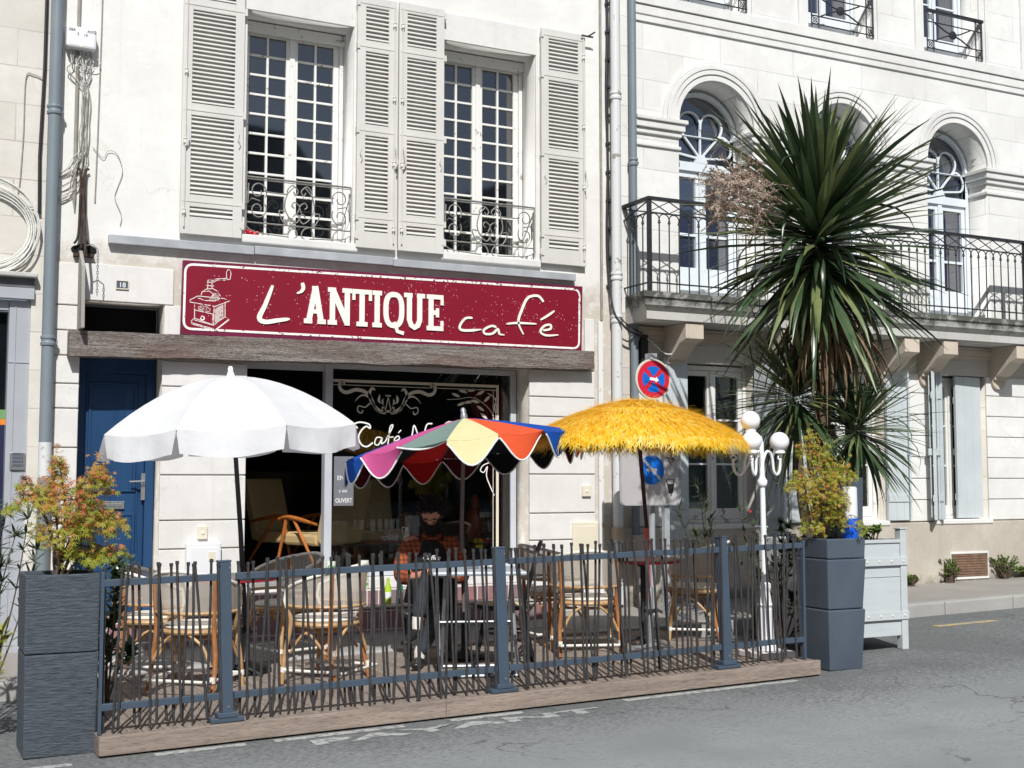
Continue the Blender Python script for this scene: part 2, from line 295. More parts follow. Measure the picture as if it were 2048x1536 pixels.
# ------------------------------------------------------------------ mesh builder
class MB:
    def __init__(s): s.v = []; s.f = []; s.mi = []; s.cur = 0
    def add(s, vs, fs):
        o = len(s.v); s.v += [tuple(v) for v in vs]; s.f += [tuple(i+o for i in f) for f in fs]; s.mi += [s.cur]*len(fs); return s
    def box(s, x0, x1, y0, y1, z0, z1, m=None, slope=0):
        vs = [(x, y, z+slope*x) for x in (x0, x1) for y in (y0, y1) for z in (z0, z1)]
        if m: vs = [m @ Vector(v) for v in vs]
        return s.add(vs, [(0, 1, 3, 2), (4, 6, 7, 5), (0, 4, 5, 1), (2, 3, 7, 6), (0, 2, 6, 4), (1, 5, 7, 3)])
    def tube(s, pts, r, n=8, cap=True, closed=False):
        pts = [Vector(p) for p in pts]; N = len(pts); rr = r if isinstance(r, (list, tuple)) else [r]*N
        vs = []; prev = None
        for i, p in enumerate(pts):
            a = pts[(i-1) % N] if (i or closed) else p; b = pts[(i+1) % N] if (i < N-1 or closed) else p
            d = (b-a); d = d.normalized() if d.length > 1e-9 else Vector((0, 0, 1))
            if prev is None:
                u = d.cross(Vector((0, 0, 1)));
                if u.length < 1e-3: u = d.cross(Vector((1, 0, 0)))
            else: u = prev - d*prev.dot(d)
            u.normalize(); prev = u; w = d.cross(u)
            for k in range(n): t = 2*math.pi*k/n; vs.append(p + (u*math.cos(t)+w*math.sin(t))*rr[i])
        fs = []
        for i in range(N if closed else N-1):
            for k in range(n):
                a = i*n+k; b = i*n+(k+1) % n; c = ((i+1) % N)*n+(k+1) % n; e = ((i+1) % N)*n+k; fs.append((a, b, c, e))
        if cap and not closed: fs += [tuple(range(n))[::-1], tuple(range((N-1)*n, N*n))]
        return s.add(vs, fs)
    def lathe(s, prof, c=(0, 0, 0), n=24, m=None):
        vs = []; fs = []
        for r, z in prof:
            for k in range(n):
                t = 2*math.pi*k/n; v = Vector((c[0]+r*math.cos(t), c[1]+r*math.sin(t), c[2]+z)); vs.append(m @ v if m else v)
        for i in range(len(prof)-1):
            for k in range(n): fs.append((i*n+k, i*n+(k+1) % n, (i+1)*n+(k+1) % n, (i+1)*n+k))
        fs += [tuple(range(n))[::-1], tuple(range((len(prof)-1)*n, len(prof)*n))]
        return s.add(vs, fs)
    def ball(s, c, r, n=16, sc=(1, 1, 1)):
        prof = [(max(1e-4, math.sin(math.pi*i/(n//2))), -math.cos(math.pi*i/(n//2))) for i in range(n//2+1)]
        vs = []; fs = []
        for q, z in prof:
            for k in range(n): t = 2*math.pi*k/n; vs.append((c[0]+r*sc[0]*q*math.cos(t), c[1]+r*sc[1]*q*math.sin(t), c[2]+r*sc[2]*z))
        for i in range(len(prof)-1):
            for k in range(n): fs.append((i*n+k, i*n+(k+1) % n, (i+1)*n+(k+1) % n, (i+1)*n+k))
        return s.add(vs, fs)
    def prism(s, poly, y0, y1):                     # polygon in XZ, thickness along Y
        n = len(poly); vs = [(x, y0, z) for x, z in poly]+[(x, y1, z) for x, z in poly]
        return s.add(vs, [tuple(range(n)), tuple(range(n, 2*n))[::-1]]+[(i, (i+n), (i+1) % n+n, (i+1) % n) for i in range(n)])
    def ribbon(s, pts, w, y, th=.002, closed=False):    # stroke in the XZ plane
        N = len(pts); ww = w if isinstance(w, (list, tuple)) else [w]*N
        if len(ww) != N: k = len(ww)-1; ww = [ww[int(k*i/(N-1))] for i in range(N)]
        L = []; Rr = []
        for i in range(N):
            a = pts[(i-1) % N] if (i or closed) else pts[i]; b = pts[(i+1) % N] if (i < N-1 or closed) else pts[i]
            dx, dz = b[0]-a[0], b[1]-a[1]; l = math.hypot(dx, dz) or 1; nx, nz = -dz/l*ww[i]/2, dx/l*ww[i]/2
            L.append((pts[i][0]+nx, pts[i][1]+nz)); Rr.append((pts[i][0]-nx, pts[i][1]-nz))
        vs = [(x, y-th, z) for x, z in L]+[(x, y-th, z) for x, z in Rr]+[(x, y, z) for x, z in L]+[(x, y, z) for x, z in Rr]
        fs = []
        for i in range(N if closed else N-1):
            j = (i+1) % N; fs += [(i, j, N+j, N+i), (2*N+i, 2*N+j, j, i), (N+i, N+j, 3*N+j, 3*N+i)]
        if not closed: fs += [(0, N, 3*N, 2*N), (N-1, 3*N-1, 4*N-1, 2*N-1)]
        return s.add(vs, fs)
    def build(s, name, mat, parent=None, smooth=False, bevel=0, base=None):
        me = bpy.data.meshes.new(name)
        off = Vector((0, 0, 0))
        if parent is not None: off = world_loc(parent)
        elif base: off = Vector(base)
        elif s.v:
            xs = [v[0] for v in s.v]; ys = [v[1] for v in s.v]; off = Vector(((min(xs)+max(xs))/2, (min(ys)+max(ys))/2, min(v[2] for v in s.v)))
        me.from_pydata([Vector(v)-off for v in s.v], [], s.f); me.validate()
        for m in (mat if isinstance(mat, (list, tuple)) else [mat]): me.materials.append(m)
        if any(s.mi) and len(s.mi) == len(me.polygons): me.polygons.foreach_set('material_index', s.mi)
        bm = bmesh.new(); bm.from_mesh(me); bmesh.ops.recalc_face_normals(bm, faces=bm.faces) if len(bm.faces) < 60000 and not getattr(s, 'keep', 0) else None; bm.to_mesh(me); bm.free()
        if smooth:
            me.polygons.foreach_set('use_smooth', [True]*len(me.polygons))
            if smooth != 2: me.set_sharp_from_angle(angle=R(40))
        o = bpy.data.objects.new(name, me); COL.objects.link(o)
        if parent is not None: o.parent = parent
        else: o.location = off
        if bevel:
            b = o.modifiers.new('bevel', 'BEVEL'); b.width = bevel; b.segments = 2; b.limit_method = 'ANGLE'; b.angle_limit = R(50)
        return o
def world_loc(o):
    v = Vector(o.location)
    while o.parent: o = o.parent; v = v + Vector(o.location)
    return v
def tag(o, label=None, cat=None, group=None, kind=None):
    if label: o['label'] = label
    if cat: o['category'] = cat
    if group: o['group'] = group
    if kind: o['kind'] = kind
    return o
def thing(name, label, cat, loc=(0, 0, 0), group=None, rz=0):
    o = bpy.data.objects.new(name, None); COL.objects.link(o); o.location = loc; o.rotation_euler = (0, 0, rz); o.empty_display_size = .1
    return tag(o, label, cat, group)
def copy_tree(o, parent=None):
    c = o.copy(); COL.objects.link(c); c.parent = parent
    for ch in [q for q in list(bpy.data.objects) if q.parent == o]: copy_tree(ch, c)
    return c
def children_of(o): return [q for q in bpy.data.objects if q.parent == o]
def plate(name, outer, holes, y0, y1, mat, parent=None):
    """flat wall with real openings: outline and holes in XZ, thickness from y0 (front) to y1"""
    cu = bpy.data.curves.new(name, 'CURVE'); cu.dimensions = '2D'; cu.fill_mode = 'BOTH'; cu.extrude = abs(y1-y0)/2
    off = world_loc(parent) if parent is not None else Vector((0, 0, 0))
    for poly in [outer]+list(holes):
        sp = cu.splines.new('POLY'); sp.points.add(len(poly)-1); sp.use_cyclic_u = True
        for i, (x, z) in enumerate(poly): sp.points[i].co = (x-off.x, z-off.z, 0, 1)
    tmp = bpy.data.objects.new('tmp', cu); COL.objects.link(tmp)
    me = bpy.data.meshes.new_from_object(tmp.evaluated_get(bpy.context.evaluated_depsgraph_get()))
    bpy.data.objects.remove(tmp); bpy.data.curves.remove(cu)
    me.transform(Matrix.Rotation(R(90), 4, 'X')); me.transform(Matrix.Translation((0, (y0+y1)/2-off.y, 0)))
    bm = bmesh.new(); bm.from_mesh(me); bmesh.ops.remove_doubles(bm, verts=bm.verts, dist=1e-5); bmesh.ops.recalc_face_normals(bm, faces=bm.faces); bm.to_mesh(me); bm.free()
    me.materials.clear(); me.materials.append(mat); me.name = name
    o = bpy.data.objects.new(name, me); COL.objects.link(o)
    if parent is not None: o.parent = parent
    return o
def text(name, body, x, z, y, size, mat, parent, sx=1., rot=0., th=.001, align='LEFT', m=None):
    cu = bpy.data.curves.new(name, 'FONT'); cu.body = body; cu.size = size; cu.extrude = th; cu.align_x = align
    tmp = bpy.data.objects.new('tmp', cu); COL.objects.link(tmp)
    me = bpy.data.meshes.new_from_object(tmp.evaluated_get(bpy.context.evaluated_depsgraph_get()))
    bpy.data.objects.remove(tmp); bpy.data.curves.remove(cu)
    me.transform(Matrix.Diagonal((sx, 1, 1, 1))); me.transform(Matrix.Rotation(rot, 4, 'Z'))
    if m is None: me.transform(Matrix.Rotation(R(90), 4, 'X')); me.transform(Matrix.Translation(Vector((x, y, z))-world_loc(parent)))
    else: me.transform(m)
    me.materials.clear(); me.materials.append(mat); o = bpy.data.objects.new(name, me); COL.objects.link(o); o.parent = parent
    return o
def rect(x0, x1, z0, z1): return [(x0, z0), (x1, z0), (x1, z1), (x0, z1)]
def smoothpts(pts, k=4):
    out = []
    for i in range(len(pts)-1):
        p0 = Vector(pts[max(i-1, 0)]); p1 = Vector(pts[i]); p2 = Vector(pts[i+1]); p3 = Vector(pts[min(i+2, len(pts)-1)])
        for j in range(k):
            t = j/k; out.append(tuple(.5*((2*p1)+(p2-p0)*t+(2*p0-5*p1+4*p2-p3)*t*t+(3*p1-3*p2+p3-p0)*t**3)))
    out.append(tuple(pts[-1])); return out
def spiral(cx, cz, r0, r1, a0, a1, n=22): return [(cx+(r0+(r1-r0)*i/n)*math.cos(a0+(a1-a0)*i/n), cz+(r0+(r1-r0)*i/n)*math.sin(a0+(a1-a0)*i/n)) for i in range(n+1)]
# ------------------------------------------------------------------ ground
def sheet(name, x0, x1, y0, y1, h, mat, nx=2, ny=2):
    mb = MB(); vs = [(x0+(x1-x0)*i/nx, y0+(y1-y0)*j/ny, gz(x0+(x1-x0)*i/nx, h)) for i in range(nx+1) for j in range(ny+1)]
    mb.add(vs, [(i*(ny+1)+j, (i+1)*(ny+1)+j, (i+1)*(ny+1)+j+1, i*(ny+1)+j+1) for i in range(nx) for j in range(ny)])
    return tag(mb.build(name, mat), kind='structure')
sheet('road', -60, 70, -60, 60, 0, M['asphalt'])
tag(MB().box(-40, 60, -1.48, .3, -.2, .13, slope=G).build('pavement', M['pavement']), kind='structure')
k = MB(); x = -20.
while x < 40: k.box(x+.004, x+.996, -1.62, -1.484, -.2, .134, slope=G); x += 1.
tag(k.build('kerb', M['kerb'], bevel=.015), kind='structure')
rp = MB()
for x0, x1 in ((.6, 1.0), (1.45, 1.98), (2.15, 2.98), (3.3, 3.82), (4.6, 6.1)):
    rp.box(x0, x1, -3.99, -3.93, .002, .005, slope=G)
tag(rp.build('road_edge_line', M['road_paint']), kind='structure')
yl = MB()
for x0, x1 in ((8.1, 8.55), (9.2, 10.0), (10.7, 11.6), (12.4, 13.2)): yl.box(x0, x1, -2.32, -2.22, .002, .005, slope=G)
tag(yl.build('yellow_kerb_line', M['yellow_paint']), kind='structure')
def pay():
    cu = bpy.data.curves.new('payant', 'FONT'); cu.body = 'PAYANT'; cu.size = 1; cu.extrude = .0015; cu.offset = .03
    tmp = bpy.data.objects.new('tmp', cu); COL.objects.link(tmp)
    me = bpy.data.meshes.new_from_object(tmp.evaluated_get(bpy.context.evaluated_depsgraph_get())); bpy.data.objects.remove(tmp)
    w = max(v.co.x for v in me.vertices); h = max(v.co.y for v in me.vertices)
    for v in me.vertices:
        X = 2.31+v.co.x/w*2.0; v.co = (X, -4.205+v.co.y/h*.135, gz(X, .004)+v.co.z)
    me.materials.clear(); me.materials.append(M['road_paint'])
    o = bpy.data.objects.new('road_lettering', me); COL.objects.link(o); tag(o, kind='structure')
pay()
# unseen dark skyline for the buildings opposite, height shaped for reflections in the panes
hb = MB(); n = 60; vs = []
for i in range(n+1):
    x = -90+180*i/n; hz = 19+4*noise.noise(Vector((x*.06, 0, 0)))+2.5*noise.noise(Vector((x*.25, 3, 0)))
    vs += [(x, -48, -2), (x, -50, hz), (x, -62, hz+1)]
hb.add(vs, [(3*i, 3*i+3, 3*i+4, 3*i+1) for i in range(n)]+[(3*i+1, 3*i+4, 3*i+5, 3*i+2) for i in range(n)])
tag(hb.build('reflection_skyline', simple('dark_far_skyline', (.03, .04, .028, 1), .95, .6, .5)), kind='structure')

# ------------------------------------------------------------------ café building
cafe = thing('cafe_building', 'cream plastered café building with tall shuttered windows above an oak beam', 'building', (4, 0, 0))
D1, D2 = .30, .34
holes = [rect(1.51, 2.22, .3, 3.17), rect(2.98, 5.93, .3, 2.75), rect(2.94, 3.99, 3.88, 6.03), rect(4.95, 6.0, 3.88, 6.06), rect(2.94, 3.99, 6.9, 8.4), rect(4.95, 6.0, 6.9, 8.4)]
plate('wall', rect(1.245, 6.93, -.2, 8.5), holes, 0, .45, M['plaster'], cafe)
# rusticated blocks of the three ground floor piers, 18 mm proud with open joints
lev = [.20, .60, .985, 1.24, 1.645, 1.885, 2.235, 2.44]
def courses(x0, x1, zs, retL=False, retR=False):
    b = MB()
    for a, c in zip(zs[:-1], zs[1:]): b.box(x0, x1, -.022, -.001, a+.006, c-.006)
    return b
courses(2.215, 2.985, lev+[2.672]).build('pier', M['quoin'], cafe, bevel=.006)
courses(5.925, 6.70, [.28, .60, .985, 1.26, 1.66, 1.895, 2.255, 2.46, 2.745]).build('pier', M['quoin'], cafe, bevel=.006)
courses(1.27, 1.505, [.2, .6, 1.24, 1.88, 2.22, 2.435, 2.68, 2.90, 3.12, 3.5]).build('pier', M['quoin'], cafe, bevel=.006)
for q in ((1.515, 2.30, 3.175, 3.50), (2.225, 2.40, 2.90, 3.168), (6.585, 6.70, 2.76, 3.30)): MB().box(q[0], q[1], -.022, -.001, q[2], q[3]).build('lintel', M['quoin'], cafe, bevel=.006)
# raised plaster surrounds of the two windows
for (x0, x1, zt) in ((2.94, 3.99, 6.03), (4.95, 6.0, 6.06)):
    b = MB(); b.box(x0-.02, x1+.02, -.02, -.001, zt+.002, zt+.29); b.box(x0-.035, x0-.003, -.02, -.001, 3.84, zt); b.box(x1+.003, x1+.05, -.02, -.001, 3.84, zt)
    b.build('window_surround', M['quoin'], cafe, bevel=.004)
    b = MB(); b.box(x0-.03, x1+.05, -.05, .29, 3.80, 3.879); b.build('window_ledge', M['trim'], cafe, bevel=.012)
# zinc flashing strip, oak beam
b = MB(); b.box(1.72, 3.02, -.075, -.001, 3.685, 3.765); b.box(3.025, 4.4, -.078, -.001, 3.69, 3.77); b.box(4.405, 6.45, -.075, -.001, 3.685, 3.76)
b.build('flashing', M['zinc'], cafe, bevel=.006)
b = MB(); n = 90
vs = []
for i in range(n+1):
    X = 1.40+5.22*i/n; s_ = (X-1.4)/5.2
    zt = 2.885+.06*s_+.008*noise.noise(Vector((X*3, 0, 0)))+.004*noise.noise(Vector((X*14, 0, 0))); zb = 2.668+.082*s_+.012*noise.noise(Vector((X*2.2, 9, 0)))+.006*noise.noise(Vector((X*11, 9, 0)))
    for k_ in range(7): vs.append((X, -.155+.012*noise.noise(Vector((X*1.5, k_*1.7, 4)))+.006*noise.noise(Vector((X*9, k_*3, 1))), zb+(zt-zb)*k_/6))
    vs.append((X, .02, zt)); vs.append((X, .02, zb))
fs = []
for i in range(n):
    for k_ in range(9): a = i*9+k_; bb = i*9+(k_+1) % 9; fs.append((a, bb, bb+9, a+9))
fs += [tuple(range(9))[::-1], tuple(range(n*9, n*9+9))]
b.add(vs, fs).build('beam', M['beam'], cafe, smooth=True)
# upper windows
def casement(parent, x0, x1, z0, z1, Y, cols, rows, frame, glass, mid=.05, stile=.055, mun=.022, bottom=.10, transom=None):
    w = MB(); y0, y1 = Y, Y+.05; xm = (x0+x1)/2
    w.box(x0, x0+.04, y0-.02, y1, z0, z1); w.box(x1-.04, x1, y0-.02, y1, z0, z1); w.box(x0+.04, x1-.04, y0-.02, y1, z1-.05, z1); w.box(x0+.04, x1-.04, y0-.02, y1, z0, z0+.04)
    for a, c in ((x0+.043, xm-.003), (xm+.003, x1-.043)):
        w.box(a, a+stile, y0, y1-.003, z0+.043, z1-.053); w.box(c-stile, c, y0, y1-.003, z0+.043, z1-.053)
        w.box(a+stile, c-stile, y0+.001, y1-.004, z1-.053-.06, z1-.054); w.box(a+stile, c-stile, y0+.001, y1-.004, z0+.044, z0+.043+bottom)
        A, C, B, T = a+stile, c-stile, z0+.043+bottom, z1-.113
        for i in range(1, cols): q = A+(C-A)*i/cols; w.box(q-mun/2, q+mun/2, y0+.006, y1-.01, B, T)
        for j in range(1, rows): q = B+(T-B)*j/rows; w.box(A, C, y0+.009, y1-.012, q-mun/2, q+mun/2)
    w.box(xm-.026, xm+.026, y0-.016, y0-.001, z0+.045, z1-.055)
    f = w.build('window', frame, parent, bevel=.003)
    g = MB(); g.box(x0+.05, x1-.05, y1-.022, y1-.016, z0+.05, z1-.06); g.build('glass', glass, f)
    return f
def scroll_rail(x0, x1, zb, zt, Y):
    m = MB(); r = .0065; y = Y; W_ = x1-x0; H = zt-zb; cx = (x0+x1)/2
    T = lambda pts, rr=r: m.tube([(p[0], y, p[1]) for p in pts], rr, 6)
    T([(x0, zt), (x1, zt)], .010); T([(x0, zb+.07), (x1, zb+.07)], .008); T([(x0, zt-.02), (x1, zt-.02)], .005)
    m.tube([(x1, y, zt), (x1, y, zb)], r, 6); m.tube([(x0, y, zt), (x0, y, zb)], r, 6)
    for s_ in (-1, 1):
        ex = x0 if s_ < 0 else x1; o = lambda d: ex-s_*d
        for zc_, a in ((zt-.13, 1), (zb+.2, -1)):
            pts = [(o(.11+(.085-.058*i/30)*math.cos(a*(-.6+.24*i))), zc_+a*(.085-.058*i/30)*math.sin(-.6+.24*i)*1.1) for i in range(31)]
            T(pts)
        T([(o(.02), zt-.06), (o(.015), zt-.25), (o(.05), zb+.30), (o(.13), zb+.28)])
        T(smoothpts([(o(.17), zt-.12), (o(.22), zt-.13), (cx+s_*.13, zt-.13), (cx+s_*.12, zt-.09), (cx+s_*.07, zt-.04), (cx+s_*.015, zt-.09), (cx+s_*.04, zt-.13), (cx+s_*.06, zt-.10)]))
        T(smoothpts([(cx+s_*.05, zt-.05), (cx+s_*.12, zt-.13), (cx+s_*.145, zt-.25), (cx+s_*.11, zb+.16), (cx+s_*.04, zb+.10), (cx, zb+.15), (cx+s_*.03, zb+.19), (cx+s_*.06, zb+.16)]))
        T(smoothpts([(cx+s_*.02, zb+.2), (cx, zt-.24), (cx+s_*.05, zt-.2), (cx+s_*.075, zt-.235), (cx+s_*.05, zt-.26)]))
        T(smoothpts([(cx+s_*.145, zt-.3), (cx+s_*.2, zb+.2), (cx+s_*.15, zb+.09), (cx+s_*.05, zb+.05), (cx+s_*.02, zb-.02), (cx+s_*.06, zb-.05)]))
        T(smoothpts([(o(.0), zb+.03), (o(.10), zb-.02), (cx+s_*.1, zb-.04)]))
    return m
for (x0, x1, zt) in ((2.94, 3.99, 6.02), (4.95, 6.0, 6.05)):
    f = casement(cafe, x0+.002, x1-.002, 3.88, zt, D1, 2, 10, M['frame_white'], M['glass'], bottom=.05)
    b = MB(); b.box(x0+.003, x1-.003, D1-.06, D1-.021, zt-.10, zt-.002); b.build('head_rail', M['frame_white'], f)
    scroll_rail(x0+.012, x1-.012, 3.93, 4.43, -.012).build('window_railing', M['iron_grey'], cafe, smooth=True)
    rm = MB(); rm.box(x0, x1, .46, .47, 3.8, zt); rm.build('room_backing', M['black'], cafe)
# louvred shutters (each leaf folded back on the wall)
def louvre(name, x0, x1, z0, z1, Y, side, secs):
    s = MB(); th = .035; st = .085; y0, y1 = Y-th, Y
    zs = [z0]+secs+[z1]
    s.box(x0, x0+st, y0, y1, z0, z1); s.box(x1-st, x1, y0, y1, z0, z1)
    rails = [(z0, z0+.16)]+[(q-.055, q+.055) for q in secs]+[(z1-.10, z1)]
    for a, c in rails: s.box(x0+st, x1-st, y0+.001, y1-.001, a, c)
    for (a, c), (d, e) in zip(rails[:-1], rails[1:]):
        nn = max(2, int((d-c)/.040)); p = (d-c)/nn
        for i in range(nn):
            q = c+p*(i+.5); s.add([(x0+st, y0+.003, q-p*.10), (x1-st, y0+.003, q-p*.10), (x1-st, y1-.004, q+p*.52), (x0+st, y1-.004, q+p*.52), (x0+st, y0+.006, q-p*.28), (x1-st, y0+.006, q-p*.28), (x1-st, y1-.002, q+p*.30), (x0+st, y1-.002, q+p*.30)], [(0, 1, 2, 3), (7, 6, 5, 4), (0, 4, 5, 1), (3, 2, 6, 7)])
    o = s.build(name, M['shutter'], cafe, bevel=.0025)
    hx = x1 if side > 0 else x0
    for q in [z0+.12]+secs+[z1-.06]:
        h = MB(); h.box(x0+.01, x1-.01, y0-.004, y0-.001, q-.014, q+.002) if q != z0+.12 else h.box(hx-.02, hx+.02, y0-.006, y0-.001, q-.03, q+.03)
        h.box(hx-.006, hx+.02, y0-.012, y1-.004, q-.04, q+.02); h.build('hinge', M['shutter'], o)
    if side: 
        bx = x0+.03 if side > 0 else x1-.03
        e = MB(); e.tube([(bx, y0-.015, z0+.06), (bx, y0-.015, z1-.05)], .007, 6)
        for q in (z0+.2, z0+.85, z0+1.5, z1-.25): e.lathe([(.008, -.03), (.018, -.02), (.018, 0), (.012, .01), (.018, .02), (.008, .03)], (bx, y0-.015, q), 8)
        e.tube([(bx+.0, y0-.03, z0+.8), (bx+.03, y0-.04, z0+.86), (bx+.01, y0-.03, z0+1.03)], .008, 6)
        e.build('bolt_rod', M['shutter'], o, smooth=True)
    ho = MB(); hx2 = x1-.04 if side > 0 else x0+.04; ho.tube([(hx2, y0-.01, z0+.98), (hx2-.012, y0-.016, z0+.92), (hx2+.012, y0-.016, z0+.88), (hx2, y0-.01, z0+.84)], .005, 5); ho.build('hook', M['shutter'], o)
    return o
louvre('shutter', 2.335, 2.90, 3.83, 6.34, -.03, 1, [4.14, 4.99, 5.98])
louvre('shutter', 4.015, 4.425, 3.845, 6.345, -.03, -1, [4.15, 5.01, 5.85])
louvre('shutter', 4.445, 4.93, 3.845, 6.345, -.045, 1, [4.15, 5.01, 5.85])
louvre('shutter', 6.05, 6.58, 3.85, 6.355, -.03, -1, [4.16, 5.02, 5.86])
b = MB(); b.box(6.52, 6.66, -.10, -.085, 6.33, 6.345); b.tube([(6.6, -.09, 6.34), (6.66, -.14, 6.38)], .008, 6); b.build('shutter_stay', M['iron'], cafe)
# blue door
def door():
    d = MB(); Y = .29
    d.box(1.515, 1.60, Y-.03, Y+.05, .40, 2.80); d.box(2.135, 2.215, Y-.03, Y+.05, .40, 2.80); d.box(1.60, 2.135, Y-.03, Y+.05, 2.56, 2.80)
    d.box(1.603, 2.132, Y, Y+.04, .42, 2.557)
    o = d.build('door', M['door_blue'], cafe, bevel=.004)
    p = MB()
    for x0, x1, z0, z1 in ((1.66, 2.03, 1.52, 2.45), (1.66, 2.03, .56, 1.28)):
        p.box(x0, x1, Y-.010, Y-.001, z0, z1); 
        for a, bq, c, e in ((x0-.025, x1+.025, z1, z1+.025), (x0-.025, x1+.025, z0-.025, z0), (x0-.025, x0, z0, z1), (x1, x1+.025, z0, z1)): p.box(a, bq, Y-.02, Y-.001, c, e)
    p.box(2.06, 2.075, Y-.012, Y-.001, .45, 2.5)
    p.build('panel', M['door_blue'], o, bevel=.003)
    s = MB(); s.box(1.73, 1.96, Y-.022, Y-.011, 1.34, 1.41); s.box(1.75, 1.94, Y-.026, Y-.022, 1.36, 1.39); s.build('letter_slot', M['steel'], o, bevel=.003)
    h = MB(); h.box(2.10, 2.135, Y-.045, Y-.031, 1.42, 1.66); h.tube([(2.118, Y-.05, 1.59), (2.118, Y-.085, 1.59), (1.99, Y-.085, 1.585)], .009, 8); h.build('handle', M['steel'], o, smooth=True)
    text('lettering', 's', 1.785, 1.58, Y-.012, .07, M['decal_white'], o)
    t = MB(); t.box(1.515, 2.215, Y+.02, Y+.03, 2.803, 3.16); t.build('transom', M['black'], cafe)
    MB().box(1.512, 2.218, .03, .33, 2.802, 2.84).build('door_sun_blocker', M['black'], cafe)  # added black box, stops sun passing over the beam onto the door frame
    MB().box(1.515, 2.215, -.02, .2, .2, .40).build('door_step', M['trim'], cafe, bevel=.008)
door()
# shop front
def shop():
    Y = D1
    w = MB()
    w.box(3.83, 3.905, Y-.05, Y+.05, .66, 2.745)                       # grey mullion post
    w.box(2.985, 3.83, Y-.02, Y+.04, 2.66, 2.745); w.box(3.905, 5.925, Y-.02, Y+.04, 2.69, 2.745)
    w.box(5.86, 5.925, Y-.02, Y+.04, .66, 2.69)
    w.box(3.905, 5.86, Y-.03, Y+.04, .66, .74)
    f = w.build('shop_window', simple('grey_shopfront_paint', srgb(188, 192, 198), .4, .05, 5), cafe, bevel=.004)
    MB().box(2.985, 3.03, Y-.02, Y+.04, .66, 2.66).build('door_jamb', M['steel'], f)
    MB().box(3.905, 5.86, Y+.004, Y+.010, .74, 2.69).build('glass', M['shop_glass'], f)
    y = Y+.002; d = MB(); th = .0012
    L = lambda pts, wd, m=d: m.ribbon(pts, wd, y, th)
    # double border
    d.box(3.91, 5.73, y-th, y, 2.560, 2.588); d.box(3.91, 5.70, y-th, y, 2.530, 2.537); d.box(5.70, 5.73, y-th, y, .76, 2.559); d.box(5.663, 5.670, y-th, y, .76, 2.529)
    # winged scroll ornament, mirrored about its middle
    cx, cz = 4.50, 2.29
    for s_ in (-1, 1):
        q = lambda pts: [(cx+s_*a, cz+b_) for a, b_ in pts]
        L(smoothpts(q([(.02, -.02), (.12, .0), (.18, .12), (.24, .18), (.34, .20), (.44, .17), (.50, .20), (.51, .26), (.47, .27), (.46, .24)])), [.006+.030*math.sin(math.pi*i/36)**.7 for i in range(37)])
        L(smoothpts(q([(.05, -.02), (.16, .06), (.20, .16), (.17, .22), (.14, .20)])), [.010+.022*math.sin(math.pi*i/16) for i in range(17)])
        L(smoothpts(q([(.18, .12), (.26, .15), (.32, .12), (.35, .08)])), [.022*(1-i/12)+.003 for i in range(13)])
        L(smoothpts(q([(.03, -.03), (.11, -.01), (.17, .08), (.24, .03), (.31, .04), (.32, -.01), (.28, -.03), (.27, .0)])), .011)
        L(smoothpts(q([(.09, .16), (.10, .10), (.075, .07)])), [.004, .012, .022, .026, .026, .022, .014, .008, .003])
        L(smoothpts(q([(.055, .12), (.062, .08), (.045, .055)])), [.003, .008, .014, .018, .018, .014, .008, .005, .003])
        L(smoothpts(q([(.0, -.01), (.05, -.015), (.065, .03), (.045, .035), (.045, .02)])), .008)
        L(smoothpts(q([(.0, .14), (.012, .08), (.03, .0)])), .008)
    L([(cx-.03, cz+.15), (cx+.03, cz+.15)], .012); L([(cx-.015, cz+.0), (cx+.015, cz+.0)], .01)
    # leafy branch on the right
    br = [(5.02, 2.35), (5.15, 2.36), (5.30, 2.38), (5.42, 2.33), (5.52, 2.24), (5.57, 2.12)]
    br = [(a+.12, b_+.07) for a, b_ in br]; L(smoothpts(br), .006)
    for i, (lx, lz, an) in enumerate(((5.12, 2.40, .2), (5.20, 2.44, .35), (5.30, 2.455, .7), (5.40, 2.43, 1.), (5.475, 2.37, 1.3), (5.18, 2.31, .9), (5.26, 2.33, .7), (5.34, 2.34, .3), (5.40, 2.27, .0), (5.44, 2.19, -.1))):
        lx += .12; lz += .07; c_, s2 = math.cos(an+2.6), math.sin(an+2.6); L([(lx-.05*c_, lz-.05*s2), (lx-.02*c_, lz-.02*s2), (lx+.02*c_, lz+.02*s2), (lx+.05*c_, lz+.05*s2)], [.003, .028, .028, .003])
    L(smoothpts([(5.60, 2.50), (5.66, 2.47), (5.70, 2.42), (5.68, 2.36), (5.70, 2.28), (5.69, 2.20)]), [.004+.016*math.sin(math.pi*i/20) for i in range(21)])
    L(smoothpts([(5.08, 2.13), (5.16, 2.19), (5.26, 2.14), (5.32, 2.06), (5.42, 2.07), (5.48, 2.01)]), [.006+.05*math.sin(math.pi*i/20)**2 for i in range(21)])
    L(smoothpts([(5.48, 2.08), (5.53, 2.14), (5.58, 2.10), (5.55, 2.02), (5.52, 2.06), (5.56, 2.15), (5.62, 2.13), (5.63, 2.02)]), .010)
    d.build('window_ornament', M['decal'], f)
    e = MB(); L2 = lambda pts, wd: e.ribbon(smoothpts(pts), wd, y, th)
    LC = lambda pts, wd: L2([(a+.16, b_+.16) for a, b_ in pts], wd)
    # script "Café N" on the upper line
    LC([(4.02, 1.95), (3.99, 1.99), (4.05, 2.01), (4.14, 1.99), (4.15, 1.95), (4.11, 1.97), (4.06, 1.93), (4.03, 1.86), (4.06, 1.79), (4.12, 1.77), (4.18, 1.81)], .015)
    LC([(4.27, 1.86), (4.22, 1.86), (4.20, 1.80), (4.24, 1.79), (4.28, 1.86), (4.27, 1.80), (4.31, 1.82)], .012)
